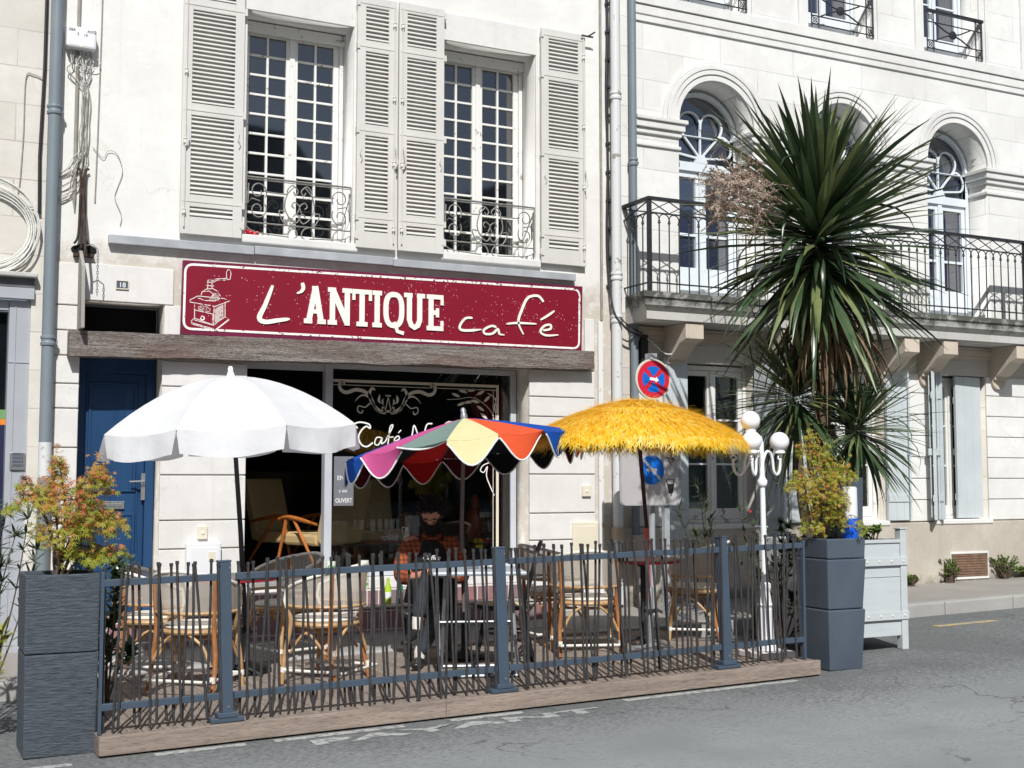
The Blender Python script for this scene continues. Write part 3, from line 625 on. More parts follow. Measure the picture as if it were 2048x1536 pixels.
    LC([(4.31, 1.82), (4.38, 1.95), (4.39, 1.99), (4.36, 1.96), (4.34, 1.80), (4.31, 1.70)], .012); LC([(4.32, 1.86), (4.40, 1.87)], .010)
    LC([(4.40, 1.82), (4.46, 1.85), (4.45, 1.88), (4.41, 1.85), (4.42, 1.80), (4.48, 1.82)], .012); LC([(4.45, 1.91), (4.48, 1.94)], .010)
    LC([(4.56, 1.78), (4.60, 1.90), (4.62, 1.99), (4.66, 1.90), (4.70, 1.79), (4.73, 1.90), (4.76, 2.0), (4.82, 2.01)], .014)
    # script flourish near the right edge
    L2([(5.62, 1.78), (5.55, 1.75), (5.52, 1.70), (5.56, 1.68), (5.60, 1.74), (5.59, 1.64), (5.64, 1.52), (5.68, 1.44)], .010)
    e.build('script_lettering', M['decal_white'], f)
    text('script_lettering', 'crêperie  vente', 4.74, 1.80, y, .115, M['decal_white'], f, .8)
    # door notice OUVERT
    n_ = MB(); n_.box(3.93, 4.13, Y-.035, Y-.02, 1.35, 1.83); no = n_.build('notice', simple('grey_notice_card', srgb(120, 122, 128), .6), f)
    text('notice_lettering', 'OUVERT', 3.945, 1.38, Y-.037, .062, M['decal_white'], no, .72); text('notice_lettering', 'EN', 3.96, 1.60, Y-.037, .06, M['decal_white'], no); text('notice_lettering', 'c est', 3.98, 1.48, Y-.037, .045, M['decal_white'], no)
    # crimson curtain drawn back on the right, inside
    c = MB(); vs = []; nx, nz = 24, 14
    for j in range(nz+1):
        z = .8+1.75*j/nz; wd = .12+.30*max(0, (z-1.3)/1.25)**1.2
        for i in range(nx+1): vs.append((5.85-wd*i/nx, Y+.14+.028*math.sin(i*1.6+z), z))
    c.add(vs, [(j*(nx+1)+i, j*(nx+1)+i+1, (j+1)*(nx+1)+i+1, (j+1)*(nx+1)+i) for j in range(nz) for i in range(nx)]); c.build('curtain', M['curtain'], cafe, smooth=True)
    # interior box
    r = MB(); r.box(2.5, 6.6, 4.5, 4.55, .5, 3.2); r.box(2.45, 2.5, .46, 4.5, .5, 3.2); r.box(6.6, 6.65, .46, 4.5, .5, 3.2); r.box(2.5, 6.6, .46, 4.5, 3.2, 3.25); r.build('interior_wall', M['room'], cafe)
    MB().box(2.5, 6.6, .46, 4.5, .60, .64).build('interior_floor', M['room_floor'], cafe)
    MB().box(2.985, 5.925, .003, .455, .55, .655).build('sill', M['trim'], cafe, bevel=.006)
shop()
# tiled steps
s = MB(); s.box(1.30, 5.98, -.45, -.024, .1, .42); s.box(2.99, 5.92, -.12, -.0, .421, .57); s.build('step', M['tiles'], cafe, bevel=.008)
sr = MB(); sr.box(1.29, 5.99, -.463, -.30, .422, .436); sr.build('step_edge', M['plinth'], cafe)

# ------------------------------------------------------------------ sign board
sg = thing('sign_board', 'long maroon café sign with cream lettering and a coffee grinder drawing, above the oak beam', 'sign', (4.47, -.05, 2.93))
Ys = -.075
plate('board', [(2.371,3.583),(6.527,3.632),(6.512,2.933),(2.362,2.910)], [], Ys, Ys+.05, M['sign_edge'], sg)
inn = [(2.394,3.539),(6.497,3.588),(6.482,2.963),(2.388,2.947)]
plate('panel', inn, [], Ys-.002, Ys-.0005, M['sign_red'], sg)
def rounded(q, r, n=5):
    out = []
    for i in range(4):
        p0 = Vector(q[i-1]); p = Vector(q[i]); p1 = Vector(q[(i+1) % 4]); a = p+(p0-p).normalized()*r; c = p+(p1-p).normalized()*r
        for k_ in range(n+1): t = k_/n; out.append(tuple((1-t)**2*a+2*t*(1-t)*p+t*t*c))
    return out
MB().ribbon(rounded([(2.389,3.548),(6.489,3.597),(6.480,2.973),(2.383,2.960)], .075), .021, Ys-.003, .0015, True).build('border', M['sign_white'], sg)
Yl = Ys-.003
lt = MB(); LR = lambda pts, w, m=None: (m or lt).ribbon(smoothpts(pts), w, Yl, .012)
LR([(3.195,3.408),(3.126,3.221),(3.072,3.096),(3.129,3.062),(3.247,3.083),(3.362,3.103)], [.022, .03, .034, .038, .04, .042, .044, .046, .046, .046, .046, .044, .042, .04, .04, .04, .038, .036, .034, .026, .012])
LR([(3.478,3.452),(3.489,3.405),(3.470,3.370),(3.426,3.349)], [.03, .034, .036, .036, .036, .034, .032, .03, .028, .024, .02, .016, .012])
LR([(5.245,3.223),(5.167,3.213),(5.107,3.134),(5.124,3.095),(5.223,3.095),(5.345,3.112)], [.014]+[.022]*9+[.026]*8+[.02, .014, .01])
LR([(5.513,3.142),(5.457,3.154),(5.373,3.108),(5.389,3.069),(5.473,3.078),(5.530,3.127),(5.547,3.077),(5.603,3.070)], [.012]+[.022]*24+[.016, .014, .012, .010])
LR([(6.054,3.437),(5.989,3.495),(5.873,3.467),(5.803,3.338),(5.763,3.207),(5.821,3.086)], [.018]+[.026]*14+[.024, .022, .02, .018, .016, .012])
LR([(5.626,3.184),(5.757,3.201),(5.971,3.203)], [.012, .018, .02, .022, .022, .022, .02, .018, .012])
LR([(6.047,3.140),(6.135,3.160),(6.135,3.202),(6.065,3.188),(6.018,3.123),(6.088,3.090),(6.229,3.103)], [.012]+[.022]*20+[.02, .018, .014, .010])
LR([(6.018,3.247),(6.100,3.294),(6.183,3.351)], [.012, .018, .02, .022, .024, .024, .022, .018, .014])
lt.build('script_lettering', M['sign_cream'], sg)
# slab-serif ANTIQUE
def slab(ch, x0, x1, z0, z1, m, k):
    W_ = x1-x0; H = z1-z0; t = .052; sh = .045; y = Yl
    bn = [0]
    def B(a, b_, c, d): bn[0] += 1; m.box(x0+a, x0+b_, y-.010-.0007*bn[0], y, z0+c, z0+d)
    cnt = [0]
    def S(pts, w): cnt[0] += 1; m.ribbon([(x0+a, z0+c) for a, c in pts], w, y-.0015*cnt[0], .012)
    if ch == 'A': S([(t*.9, sh*.5), (W_/2, H-.02)], t); S([(W_/2, H-.0), (W_-t*.9, sh*.5)], t*1.05); B(W_*.28, W_*.72, H*.27, H*.27+.04); B(0, W_*.38, 0, sh); B(W_*.62, W_, 0, sh); B(W_*.36, W_*.6, H-.035, H)
    if ch == 'N': B(.02, .02+t, sh, H); B(W_-.02-t, W_-.02, 0, H-sh); S([(.05, H-.03), (W_-.05, .03)], t*1.15); B(0, W_*.38, 0, sh-.001); B(0, .08, H-sh, H-.001); B(W_*.6, W_, H-sh+.001, H)
    if ch == 'T': B(W_/2-t/2, W_/2+t/2, sh, H-sh); B(0, W_, H-sh+.001, H); B(0, .03, H-.105, H-sh); B(W_-.03, W_, H-.105, H-sh); B(W_*.22, W_*.78, 0, sh-.001)
    if ch == 'I': B(W_/2-t/2, W_/2+t/2, sh, H-sh); B(0, W_, H-sh+.001, H); B(0, W_, 0, sh-.001)
    if ch == 'Q': m.ribbon([(x0+W_/2+(W_/2-t/2)*math.copysign(abs(math.cos(a))**.75, math.cos(a)), z0+H/2+(H/2-t/2)*math.copysign(abs(math.sin(a))**.75, math.sin(a))) for a in [2*math.pi*i/28 for i in range(28)]], t*.98, y, .012, True); S([(W_*.5, .06), (W_*.68, -.03), (W_*.98, -.045)], .036)
    if ch == 'U': S([(.055, H-sh), (.055, .09), (.075, .04), (W_/2, .018), (W_-.075, .04), (W_-.055, .09), (W_-.055, H-sh)], t); B(0, W_*.40, H-sh+.001, H); B(W_*.62, W_, H-sh+.001, H)
    if ch == 'E': B(.02, .02+t, sh, H-sh); B(0, W_, H-sh+.001, H); B(0, W_, 0, sh-.001); B(.02+t, W_*.62, H*.5-.022, H*.5+.022); B(W_-.03, W_, sh, .1); B(W_-.03, W_, H-.1, H-sh); B(W_*.62-.012, W_*.62+.02, H*.5-.045, H*.5+.045)
sl = MB()
zb0 = ((3.908,3.072))[1]; zt0 = ((3.904,3.429))[1]
for k_, (ch, xa, xb) in enumerate((('A', 3.499, 3.712), ('N', 3.732, 3.971), ('T', 3.976, 4.174), ('I', 4.182, 4.277), ('Q', 4.293, 4.511), ('U', 4.509, 4.728), ('E', 4.749, 4.927))): slab(ch, xa, xb, zb0, zt0, sl, k_)
sl.build('lettering', M['sign_cream'], sg, bevel=0)
# coffee grinder drawing
gr = MB(); GR = lambda pts, w=.006: gr.ribbon(pts, w, Yl, .001)
for pts in ([(2.436,3.223),(2.503,3.263),(2.744,3.256),(2.795,3.237),(2.663,3.178),(2.436,3.204)]+[[(2.436,3.223)][0]], [(2.477,3.198),(2.480,3.043)], [(2.654,3.172),(2.652,2.998)], [(2.754,3.215),(2.756,3.087)], [(2.449,3.028),(2.475,3.061),(2.652,3.007),(2.756,3.087),(2.793,3.070),(2.671,2.967),(2.449,3.018)],
    [(2.449,3.018),(2.458,3.005),(2.671,2.958),(2.793,3.061)], [(2.530,3.256),(2.542,3.303),(2.583,3.333),(2.637,3.341),(2.688,3.317),(2.711,3.273)], [(2.507,3.245),(2.571,3.227),(2.662,3.228),(2.716,3.259)], [(2.592,3.338),(2.595,3.416),(2.631,3.419),(2.632,3.341)], [(2.577,3.365),(2.650,3.365)], [(2.586,3.397),(2.641,3.397)],
    [(2.631,3.410),(2.667,3.431),(2.740,3.441),(2.773,3.443)], [(2.632,3.392),(2.677,3.422),(2.759,3.428)], [(2.764,3.438),(2.762,3.503),(2.776,3.527),(2.799,3.519),(2.804,3.487),(2.796,3.436),(2.759,3.433)], [(2.482,3.134),(2.641,3.107)], [(2.480,3.043),(2.639,3.006),(2.646,3.108)], [(2.556,3.308),(2.606,3.316),(2.647,3.291),(2.634,3.263)]): GR(pts)
GR([(2.509,3.163),(2.545,3.175),(2.590,3.168),(2.622,3.147),(2.609,3.128),(2.564,3.130),(2.518,3.141),(2.509,3.163)], .004)
for i in range(9): t_ = i/9; a = [(2.663,3.159),(2.745,3.206)]; c = [(2.666,3.008),(2.747,3.086)]; GR([(a[0][0]+(a[1][0]-a[0][0])*t_, a[0][1]+(a[1][1]-a[0][1])*t_), (c[0][0]+(c[1][0]-c[0][0])*t_, c[0][1]+(c[1][1]-c[0][1])*t_)], .0035+.003*(i % 2))
for i in range(7): t_ = i/7; a = [(2.651,3.301),(2.697,3.286)]; c = [(2.607,3.234),(2.707,3.254)]; GR([(a[0][0]+(a[1][0]-a[0][0])*t_, a[0][1]), (c[0][0]+(c[1][0]-c[0][0])*t_, c[0][1])], .003)
kn = [(2.551,3.065)][0]; gr.ribbon([(kn[0]+.017*math.cos(a), kn[1]+.017*math.sin(a)) for a in [i*math.pi/5 for i in range(10)]], .011, Yl, .001, True)
gr.build('grinder_drawing', M['sign_white'], sg)
sx0, sz0 = (2.523,3.141); text('grinder_lettering', 'CAFE', sx0, sz0, Yl-.001, .03, M['sign_white'], sg)
sp = MB(); rs = random.Random(3)
for i in range(420):
    if rs.random() < .6 and i: cx_, cz_ = cx_+rs.gauss(0, .035), cz_+rs.gauss(0, .04)
    else: cx_, cz_ = rs.uniform(2.5, 6.5), rs.uniform(3.03, 3.56)
    if not (2.45 < cx_ < 6.5 and 3.02 < cz_ < 3.57): continue
    r_ = rs.uniform(.0015, .0042); sp.prism([(cx_+r_*rs.uniform(.6, 1.3)*math.cos(a), cz_+r_*1.5*rs.uniform(.6, 1.3)*math.sin(a)) for a in [j*math.pi/3 for j in range(6)]], Yl-.0008, Yl)
sp.build('paint_speckles', simple('pinkish_specks', srgb(230, 170, 178), .6), sg)
# house number plate
hn = thing('number_plate', 'small grey enamel plate reading 18 above the blue door', 'house number', (1.86, -.03, 3.28))
nx0, nz0 = (1.796,3.290); nx1, nz1 = (1.901,3.364)
plate('plate', rect(nx0, nx1, nz0, nz1), [], -.032, -.024, M['plate_blue'], hn)
MB().ribbon(rect(nx0, nx1, nz0, nz1), .010, -.033, .003, True).build('frame', M['plastic_cream'], hn)
text('numerals', '18', (nx0+nx1)/2, nz0+.014, -.034, .062, M['decal_white'], hn, align='CENTER')
# ------------------------------------------------------------------ neighbour on the left
nb = thing('shop_building', 'old ashlar building on the left edge with a grey painted shopfront', 'building', (0, 0, 0))
plate('wall', rect(-4, 1.235, -.2, 8.5), [rect(-3.4, 1.10, -.1, 3.36)], 0, .4, M['ashlar_left'], nb)
b = MB(); b.box(.93, 1.10, .02, .12, .0, 3.14); b.box(-3.4, .925, .03, .12, 3.05, 3.14); b.box(-3.4, 1.12, -.05, .03, 3.145, 3.24); b.box(.975, .985, .012, .02, .1, 3.1); b.box(.93, 1.10, .012, .02, 2.60, 2.606)
b.build('shopfront_frame', simple('mid_grey_shop_paint', srgb(164, 168, 174), .45, .06, 4), nb, bevel=.004)
b = MB(); b.box(-3.4, 1.14, -.10, -.001, 3.33, 3.37); b.build('cornice', M['slab'], nb, bevel=.01)
b = MB(); b.box(-3.4, 1.12, -.03, .03, 3.245, 3.328); b.build('fascia', simple('dark_grey_fascia', srgb(92, 94, 98), .7, .3, 8), nb)
b = MB(); b.box(-3.4, .93, .14, .15, 2.05, 3.05); b.build('glass', M['glass'], nb)
b = MB(); b.box(-3.4, .93, .10, .13, 2.12, 2.2); b.build('green_band', simple('green_band_paint', srgb(110, 150, 100), .5), nb)
b = MB(); b.box(-3.4, .93, .095, .125, 2.07, 2.118); b.build('orange_band', simple('orange_band_paint', srgb(226, 130, 40), .5), nb)
b = MB(); b.box(-3.4, .925, .09, .14, .1, 2.068); b.build('door_panel', simple('navy_panel_paint', srgb(36, 40, 70), .4), nb)
ip = thing('intercom', 'steel intercom plate with button rows on the grey shopfront post', 'intercom', (1.03, 0, 1.75))
ix0, iz1 = (0.966,1.833); ix1, iz0 = (1.090,1.685)
MB().box(ix0, ix1, -.002, .011, iz0, iz1).build('plate', M['steel'], ip, bevel=.004)
b = MB()
for i in range(4): b.box(ix0+.02, ix1-.035, -.005, -.002, iz0+.03+i*.032, iz0+.05+i*.032); b.box(ix1-.03, ix1-.018, -.006, -.002, iz0+.03+i*.032, iz0+.05+i*.032)
b.build('button', M['plate_blue'], ip)
# ------------------------------------------------------------------ town house on the right
th = thing('town_house', 'pale ashlar town house with round arched windows and a long iron balcony', 'building', (10, 0, 0))
def arch(cx, r, z0, zs, n=20): return [(cx-r, z0), (cx+r, z0)]+[(cx+r*math.cos(math.pi*i/n), zs+r*math.sin(math.pi*i/n)) for i in range(n+1)]
AC = [8.33, 10.19, 12.05, 13.91]
up = [(7.80, 8.73), (9.68, 10.65), (11.53, 12.49), (13.4, 14.4)]
holes = [arch(c, .515, 3.58, 5.60) for c in AC]+[rect(a, c, 6.97, 8.75) for a, c in up]
plate('wall', rect(6.99, 15.5, 3.40, 9.0), holes, 0, .5, M['ashlar'], th)
gf = [(7.86, 8.80), (9.70, 10.72), (11.50, 12.42), (13.9, 14.9)]
plate('lower_wall', rect(6.99, 15.5, .2, 3.398), [rect(a, c, 1.09, 2.90) for a, c in gf], .0, .5, M['ashlar_old'], th)
# horizontally grooved blocks between the ground floor windows
zs = [1.10, 1.36, 1.62, 1.88, 2.14, 2.40, 2.66, 2.90]
for x0, x1 in ((7.22, 7.85), (8.81, 9.69), (10.73, 11.49), (12.43, 13.89)):
    b = MB()
    for a, c in zip(zs[:-1], zs[1:]): b.box(x0, x1, -.020, -.001, a+.005, c-.005)
    b.build('pier', M['trim'], th, bevel=.006)
MB().box(6.99, 15.5, -.055, -.001, .15, 1.09).build('plinth', M['plinth'], th, bevel=.01)
b = MB(); b.box(7.2, 15.5, -.035, -.001, 3.12, 3.26); b.box(7.2, 15.5, -.05, -.036, 3.16, 3.22); b.build('string_course', M['trim_brown'], th, bevel=.006)
# sill course and cornice under the top windows
b = MB()
for (z0, z1, p) in ((6.66, 6.725, .022), (6.726, 6.742, .008), (6.743, 6.84, .026), (6.841, 6.852, .014), (6.853, 6.97, .045)): b.box(7.20, 15.5, -p, -.001, z0, z1)
b.build('cornice', M['trim'], th, bevel=.006)
# archivolts, imposts
for i, c in enumerate(AC):
    a = MB(); N = 36
    for ri, ro, p in ((.519, .585, .03), (.588, .64, .045), (.643, .69, .055), (.693, .735, .035)):
        vs = []
        for j in range(N+1):
            t = math.pi*j/N; cs, sn = math.cos(t), math.sin(t)
            vs += [(c+ri*cs, -p, 5.60+ri*sn), (c+ro*cs, -p, 5.60+ro*sn), (c+ro*cs, 0.0, 5.60+ro*sn), (c+ri*cs, 0.0, 5.60+ri*sn)]
        fs = [(4*j+k_, 4*j+(k_+1) % 4, 4*j+4+(k_+1) % 4, 4*j+4+k_) for j in range(N) for k_ in range(4)]
        a.add(vs, fs+[(0, 1, 2, 3), (4*N, 4*N+1, 4*N+2, 4*N+3)])
    a.build('archivolt', M['trim'], th, bevel=.004)
for x0, x1 in ((7.225, 7.81), (8.85, 9.67), (10.71, 11.53), (12.57, 13.39)):
    b = MB()
    for z0, z1, p in ((5.40, 5.46, .03), (5.462, 5.54, .06), (5.542, 5.59, .085), (5.26, 5.30, .025)):
        e0 = 0 if x0 < 7.5 else p; b.box(x0-(e0 and p), x1+p, -p, .33, z0, z1)
    b.build('impost', M['trim'], th, bevel=.008)
# arched french windows
def arched(c):
    Y = .32; x0, x1 = c-.505, c+.505
    w = MB()
    w.box(x0, x0+.05, Y-.02, Y+.04, 3.60, 5.60); w.box(x1-.05, x1, Y-.02, Y+.04, 3.60, 5.60); w.box(x0+.05, x1-.05, Y-.03, Y+.04, 5.14, 5.24); w.box(x0+.05, x1-.05, Y-.02, Y+.04, 5.545, 5.555)
    for s_ in (-1, 1):
        a, q = (c-.45, c-.01) if s_ < 0 else (c+.01, c+.45)
        w.box(a, a+.06, Y, Y+.035, 3.62, 5.14); w.box(q-.06, q, Y, Y+.035, 3.62, 5.14); w.box(a+.06, q-.06, Y+.002, Y+.033, 3.62, 4.02); w.box(a+.06, q-.06, Y+.002, Y+.033, 5.07, 5.138)
        for zz in (4.40, 4.78): w.box(a+.06, q-.06, Y+.004, Y+.03, zz-.015, zz+.015)
    w.box(c-.03, c+.03, Y-.02, Y-.001, 3.62, 5.14)
    w.prism([(c-.09, 5.243), (c+.09, 5.243), (c+.04, 5.34), (c-.04, 5.34)], Y-.03, Y+.03)
    hub = (c, 5.30)
    w.ribbon([(c+.49*math.cos(math.pi*j/24), 5.56+.49*math.sin(math.pi*j/24)) for j in range(25)], .05, Y+.03, .05)
    w.ribbon([(x0+.025, 5.24), (x0+.025, 5.6)], .05, Y+.031, .05); w.ribbon([(x1-.025, 5.24), (x1-.025, 5.6)], .05, Y+.031, .05)
    rl_ = lambda an: (.46 if abs(an-90) < 60 else .36)
    for k_, an in enumerate((90, 47, 133, 6, 174)):                      # fan of spokes
        d = Vector((math.cos(R(an)), math.sin(R(an)))); w.ribbon([tuple(Vector(hub)+d*.05), tuple(Vector(hub)+d*.36)], .022, Y+.020-.002*k_, .026)
    for k_, (a0, a1) in enumerate(((47, 90), (90, 133), (6, 47), (133, 174))):   # rounded petal heads between the spokes
        big = k_ < 2; mid = (a0+a1)/2; pts = []
        for j in range(15):
            u = j/14; an = a0+(a1-a0)*(.5-.5*math.cos(math.pi*u)) ; bulge = math.sin(math.pi*u)**.8; r_ = .34+(.22 if big else .12)*bulge
            pts.append((hub[0]+r_*math.cos(R(an)), hub[1]+r_*math.sin(R(an))))
        w.ribbon(pts, .024, Y+.008-.002*k_, .018)
    o = w.build('window', M['frame_blue'], th)
    g = MB(); g.prism(arch(c, .50, 3.64, 5.6, 14), Y+.034, Y+.038); g.build('glass', M['glass_blue'], o)
for c in AC: arched(c)
for a, c in up:
    f = casement(th, a+.002, c-.002, 6.975, 8.74, .30, 1, 3, M['frame_blue'], M['glass_blue'], bottom=.3)
    b = MB()
    for p, q in ((a-.15, a-.10), (a-.098, a-.003), (c+.003, c+.10), (c+.102, c+.15)): b.box(p, q, -.02 if q-p > .06 else -.035, -.001, 6.972, 9.0)
    b.build('window_surround', M['trim'], th, bevel=.004)
    r = MB(); y = -.05; r.box(a+.01, c+.03, y-.02, y+.02, 7.485, 7.52)
    for z in (7.36, 7.12, 7.02): r.tube([(a+.01, y, z), (c+.02, y, z)], .008, 6)
    for x in (a+.02, a+.13, c-.10, c+.01): r.tube([(x, y, 6.98), (x, y, 7.49)], .009, 6)
    for x in (a+.075, c-.045):
        for z in (7.07, 7.425):
            r.tube([(x-.045, y, z-.045), (x+.045, y, z+.045)], .005, 5); r.tube([(x+.045, y, z-.045), (x-.045, y, z+.045)], .005, 5)
            r.tube([(x+.03*math.cos(t), y, z+.03*math.sin(t)) for t in [j*math.pi/5 for j in range(10)]], .005, 5, closed=True)
    xm = (a+c)/2-.02
    for s_ in (-1, 1):
        for t_ in (-1, 1): r.tube([(xm, y, 7.24), (xm+s_*.12, y, 7.24+t_*.03), (xm+s_*.30, y, 7.24+t_*.11)], .010, 6)
    r.lathe([(.01, -.02), (.055, -.012), (.055, .012), (.01, .02)], (0, 0, 0), 14, Matrix.Translation((xm, y, 7.24)) @ Matrix.Rotation(R(90), 4, 'X'))
    r.build('window_railing', M['iron'], th, smooth=True)
# balcony
b = MB(); P_ = .50
prof = [(-.001, 3.27), (-.44, 3.27), (-.44, 3.275), (-.475, 3.28), (-.475, 3.37), (-.50, 3.39), (-.53, 3.42), (-.54, 3.48), (-.56, 3.50), (-.56, 3.56), (-.001, 3.57)]
n = len(prof); vs = [(7.10-(0.0 if y > -.3 else (-.44-y)*1.0), y, z) for y, z in prof]+[(15.4, y, z) for y, z in prof]
b.add(vs, [tuple(range(n)), tuple(range(n, 2*n))[::-1]]+[(i, i+1, n+i+1, n+i) for i in range(n-1)]+[(n-1, 0, n, 2*n-1)])
bal = b.build('balcony', M['slab'], th)
cb = MB()
def corbel(x0, x1):
    m = MB(); pr = [(-.001, 3.268), (-.44, 3.268), (-.45, 3.25), (-.45, 3.10), (-.40, 3.08), (-.33, 3.06), (-.26, 3.0), (-.17, 2.93), (-.10, 2.90), (-.10, 2.86), (-.001, 2.86)]
    q = len(pr); vs = [(x0, y, z) for y, z in pr]+[(x1, y, z) for y, z in pr]
    m.add(vs, [tuple(range(q)), tuple(range(q, 2*q))[::-1]]+[(i, i+1, q+i+1, q+i) for i in range(q-1)]+[(q-1, 0, q, 2*q-1)])
    m.lathe([(.12, -.06), (.12, .0)], (0, 0, 0), 20, Matrix.Translation(((x0+x1)/2, -.0, 2.86)) @ Matrix.Rotation(R(90), 4, 'X') @ Matrix.Translation((0, 0, .061)))
    m.build('corbel', M['trim_brown'], bal, bevel=.006)
for x in (7.69, 8.97, 9.50, 10.78, 11.40, 12.62, 13.8): corbel(x-.115, x+.115)
# iron railing of the balcony
Yr = -.50; X0 = 7.09; X1 = 14.6; ZT = 4.545; ZA = 4.40
rl = thing('balcony_railing', 'black wrought iron balcony railing with small arches and a crossed band under the handrail', 'railing', (7.09, -.5, 3.57))
h = MB(); h.box(X0-.03, X1, Yr-.03, Yr+.03, ZT-.012, ZT+.022); h.box(X0-.03, X0+.03, Yr+.031, -.001, ZT-.012, ZT+.022); h.build('handrail', M['iron'], rl, bevel=.004)
h = MB()
for z in (ZA, 3.66): h.box(X0, X1, Yr-.008, Yr+.008, z-.007, z+.007); h.box(X0-.008, X0+.008, Yr+.009, 0, z-.007, z+.007)
h.build('rail', M['iron'], rl)
base_b = MB(); base_b.tube([(0, 0, 0), (0, 0, ZA-3.66-.10)], .0075, 6); base_b.lathe([(.008, -.015), (.017, -.01), (.017, 0), (.01, .008), (.014, .018), (.008, .026)], (0, 0, ZA-3.66-.095), 8); base_b.tube([(0, 0, -.09), (0, 0, 0)], .007, 6)
bo = base_b.build('baluster', M['iron'], rl, smooth=True); bo.location = (0, 0, .09)
for v in bo.data.vertices: v.co += world_loc(rl)
nb_ = int((X1-X0)/.125); first = True
def put_bal(x, y):
    global first
    o = bo if first else bo.copy()
    if not first: COL.objects.link(o); o.parent = rl
    first = False; o.location = Vector((x, y, 3.66))-world_loc(rl)
for i in range(nb_+1): put_bal(X0+i*.125, Yr)
for i in range(1, 4): put_bal(X0, Yr+i*.125)
ar = MB()
for i in range(nb_): ar.tube([(X0+i*.125+.0625+.0625*math.cos(math.pi*j/8), Yr, ZA-.068+.0625*math.sin(math.pi*j/8)) for j in range(9)], .0065, 5)
for i in range(3): ar.tube([(X0, Yr+i*.125+.0625+.0625*math.cos(math.pi*j/8), ZA-.068+.0625*math.sin(math.pi*j/8)) for j in range(9)], .0065, 5)
x = X0
while x < X1-.6:
    ar.tube([(x, Yr, ZT-.015), (x+.25, Yr, ZA+.005)], .007, 5); ar.tube([(x, Yr+.005, ZA+.005), (x+.25, Yr+.005, ZT-.015)], .005, 5); x += .25
ar.tube([(X0, Yr, ZT-.015), (X0, 0, ZA)], .008, 5); ar.tube([(X0, Yr, ZA), (X0, 0, ZT-.02)], .008, 5)
for x in (X0, 12.63): ar.box(x-.02, x+.02, Yr-.02, Yr+.02, 3.57, ZT-.013)
ar.build('arcading', M['iron'], rl, smooth=True)
# ground floor windows and shutters
for (a, c), off in zip(gf, (0, 0, 0, 0)):
    f = casement(th, a+.003, c-.003, 1.12, 2.88, .16, 1, 3, M['frame_white'], M['glass'], bottom=.12)
    MB().box(a-.02, c+.02, -.07, .15, 1.06, 1.118).build('window_ledge', M['trim'], th, bevel=.012)
    cu_ = MB(); vs = []
    for j in range(2):
        for i in range(41): vs.append((a+.08+(c-a-.16)*i/40, .235+.012*math.sin(i*1.9), 1.2+.95*j))
    cu_.add(vs, [(i, i+1, 42+i, 41+i) for i in range(40)]); cu_.build('net_curtain', cloth_mat('net_curtain_cloth', (.62, .64, .66, 1), .4), f, smooth=True)
    gl = [q for q in children_of(f) if q.name.startswith('glass')][0]; gl.data.materials[0] = M['clear']
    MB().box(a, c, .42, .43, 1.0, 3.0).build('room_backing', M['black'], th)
def solid_shutter(p0, p1, z0, z1):
    """leaf hinged at p0 reaching to p1 (plan points)"""
    d = Vector((p1[0]-p0[0], p1[1]-p0[1], 0)); L_ = d.length; m = Matrix.Translation((p0[0], p0[1], 0)) @ Matrix.Rotation(math.atan2(d.y, d.x), 4, 'Z')
    s = MB(); n_ = 3
    for i in range(n_): s.box(L_*i/n_+.001, L_*(i+1)/n_-.001, -.018, .018, z0, z1, m)
    s.box(0, L_, -.030, -.0181, z0+.22, z0+.30, m); s.box(0, L_, -.030, -.0181, z1-.34, z1-.26, m)
    o = s.build('shutter', M['shutter_blue'], th, bevel=.002)
    h = MB(); h.tube([m @ Vector((L_-.05, -.05, z0+.03)), m @ Vector((L_-.05, -.05, z1-.03))], .007, 6); h.box(L_-.065, L_-.03, -.07, -.02, z0+.78, z0+.86, m); h.build('bolt_rod', M['shutter_blue'], o, smooth=True)
for q in (((7.86, -.04), (7.55, -.06), .95, 2.93), ((8.80, -.03), (8.86, -.46), .95, 2.90), ((9.70, -.04), (9.22, -.10), 1.12, 2.90), ((10.72, -.05), (11.08, -.06), 1.12, 2.93), ((11.50, -.05), (11.34, -.20), 1.12, 2.93), ((11.505, -.02), (11.56, -.13), 1.12, 2.93), ((12.38, .05), (11.93, .03), 1.13, 2.89), ((13.9, -.04), (13.5, -.06), 1.12, 2.93)): solid_shutter(*q)
vg = thing('cellar_grate', 'rusty brown cellar vent grille low in the stone plinth between weeds', 'vent', (12.0, -.06, .39))
MB().ribbon(rect(11.70, 12.33, .40, .71), .03, -.056, .012, True).build('frame', M['trim'], vg)
b = MB()
for i in range(9): b.box(11.715, 12.315, -.066, -.057, .418+i*.031, .442+i*.031)
b.build('grille', M['grate'], vg)

# ------------------------------------------------------------------ pipes, cables and boxes
def downpipe(name, label, x, y, r, segs, mat, collars, extra=None, group=None):
    t = thing(name, label, 'pipe', (x, y, segs[0][0]), group)
    for z0, z1, m_ in segs: MB().tube([(x, y, z0), (x, y, z1)], r, 20).build('pipe', m_, t, smooth=True)
    for z in collars:
        b = MB(); b.lathe([(r+.001, -.055), (r+.010, -.05), (r+.012, -.03), (r+.004, -.02), (r+.004, 0), (r+.012, .01), (r+.010, .03), (r+.001, .035)], (x, y, z), 20)
        b.box(x-.012, x+.012, y+r, -.0005, z-.03, z-.01); b.box(x+r, x+r+.025, y-.01, y+.01, z-.03, z+.0); b.build('collar', mat, t, smooth=True)
    return t
downpipe('downpipe', 'thick grey plastic downpipe on the joint between the shopfront and the café', 1.235, -.09, .053, [(.14, 1.62, M['pipe_grey']), (1.62, 1.92, M['pipe_white']), (1.92, 8.5, M['pipe_grey'])], M['pipe_grey'], [2.80, 4.82, 6.6])
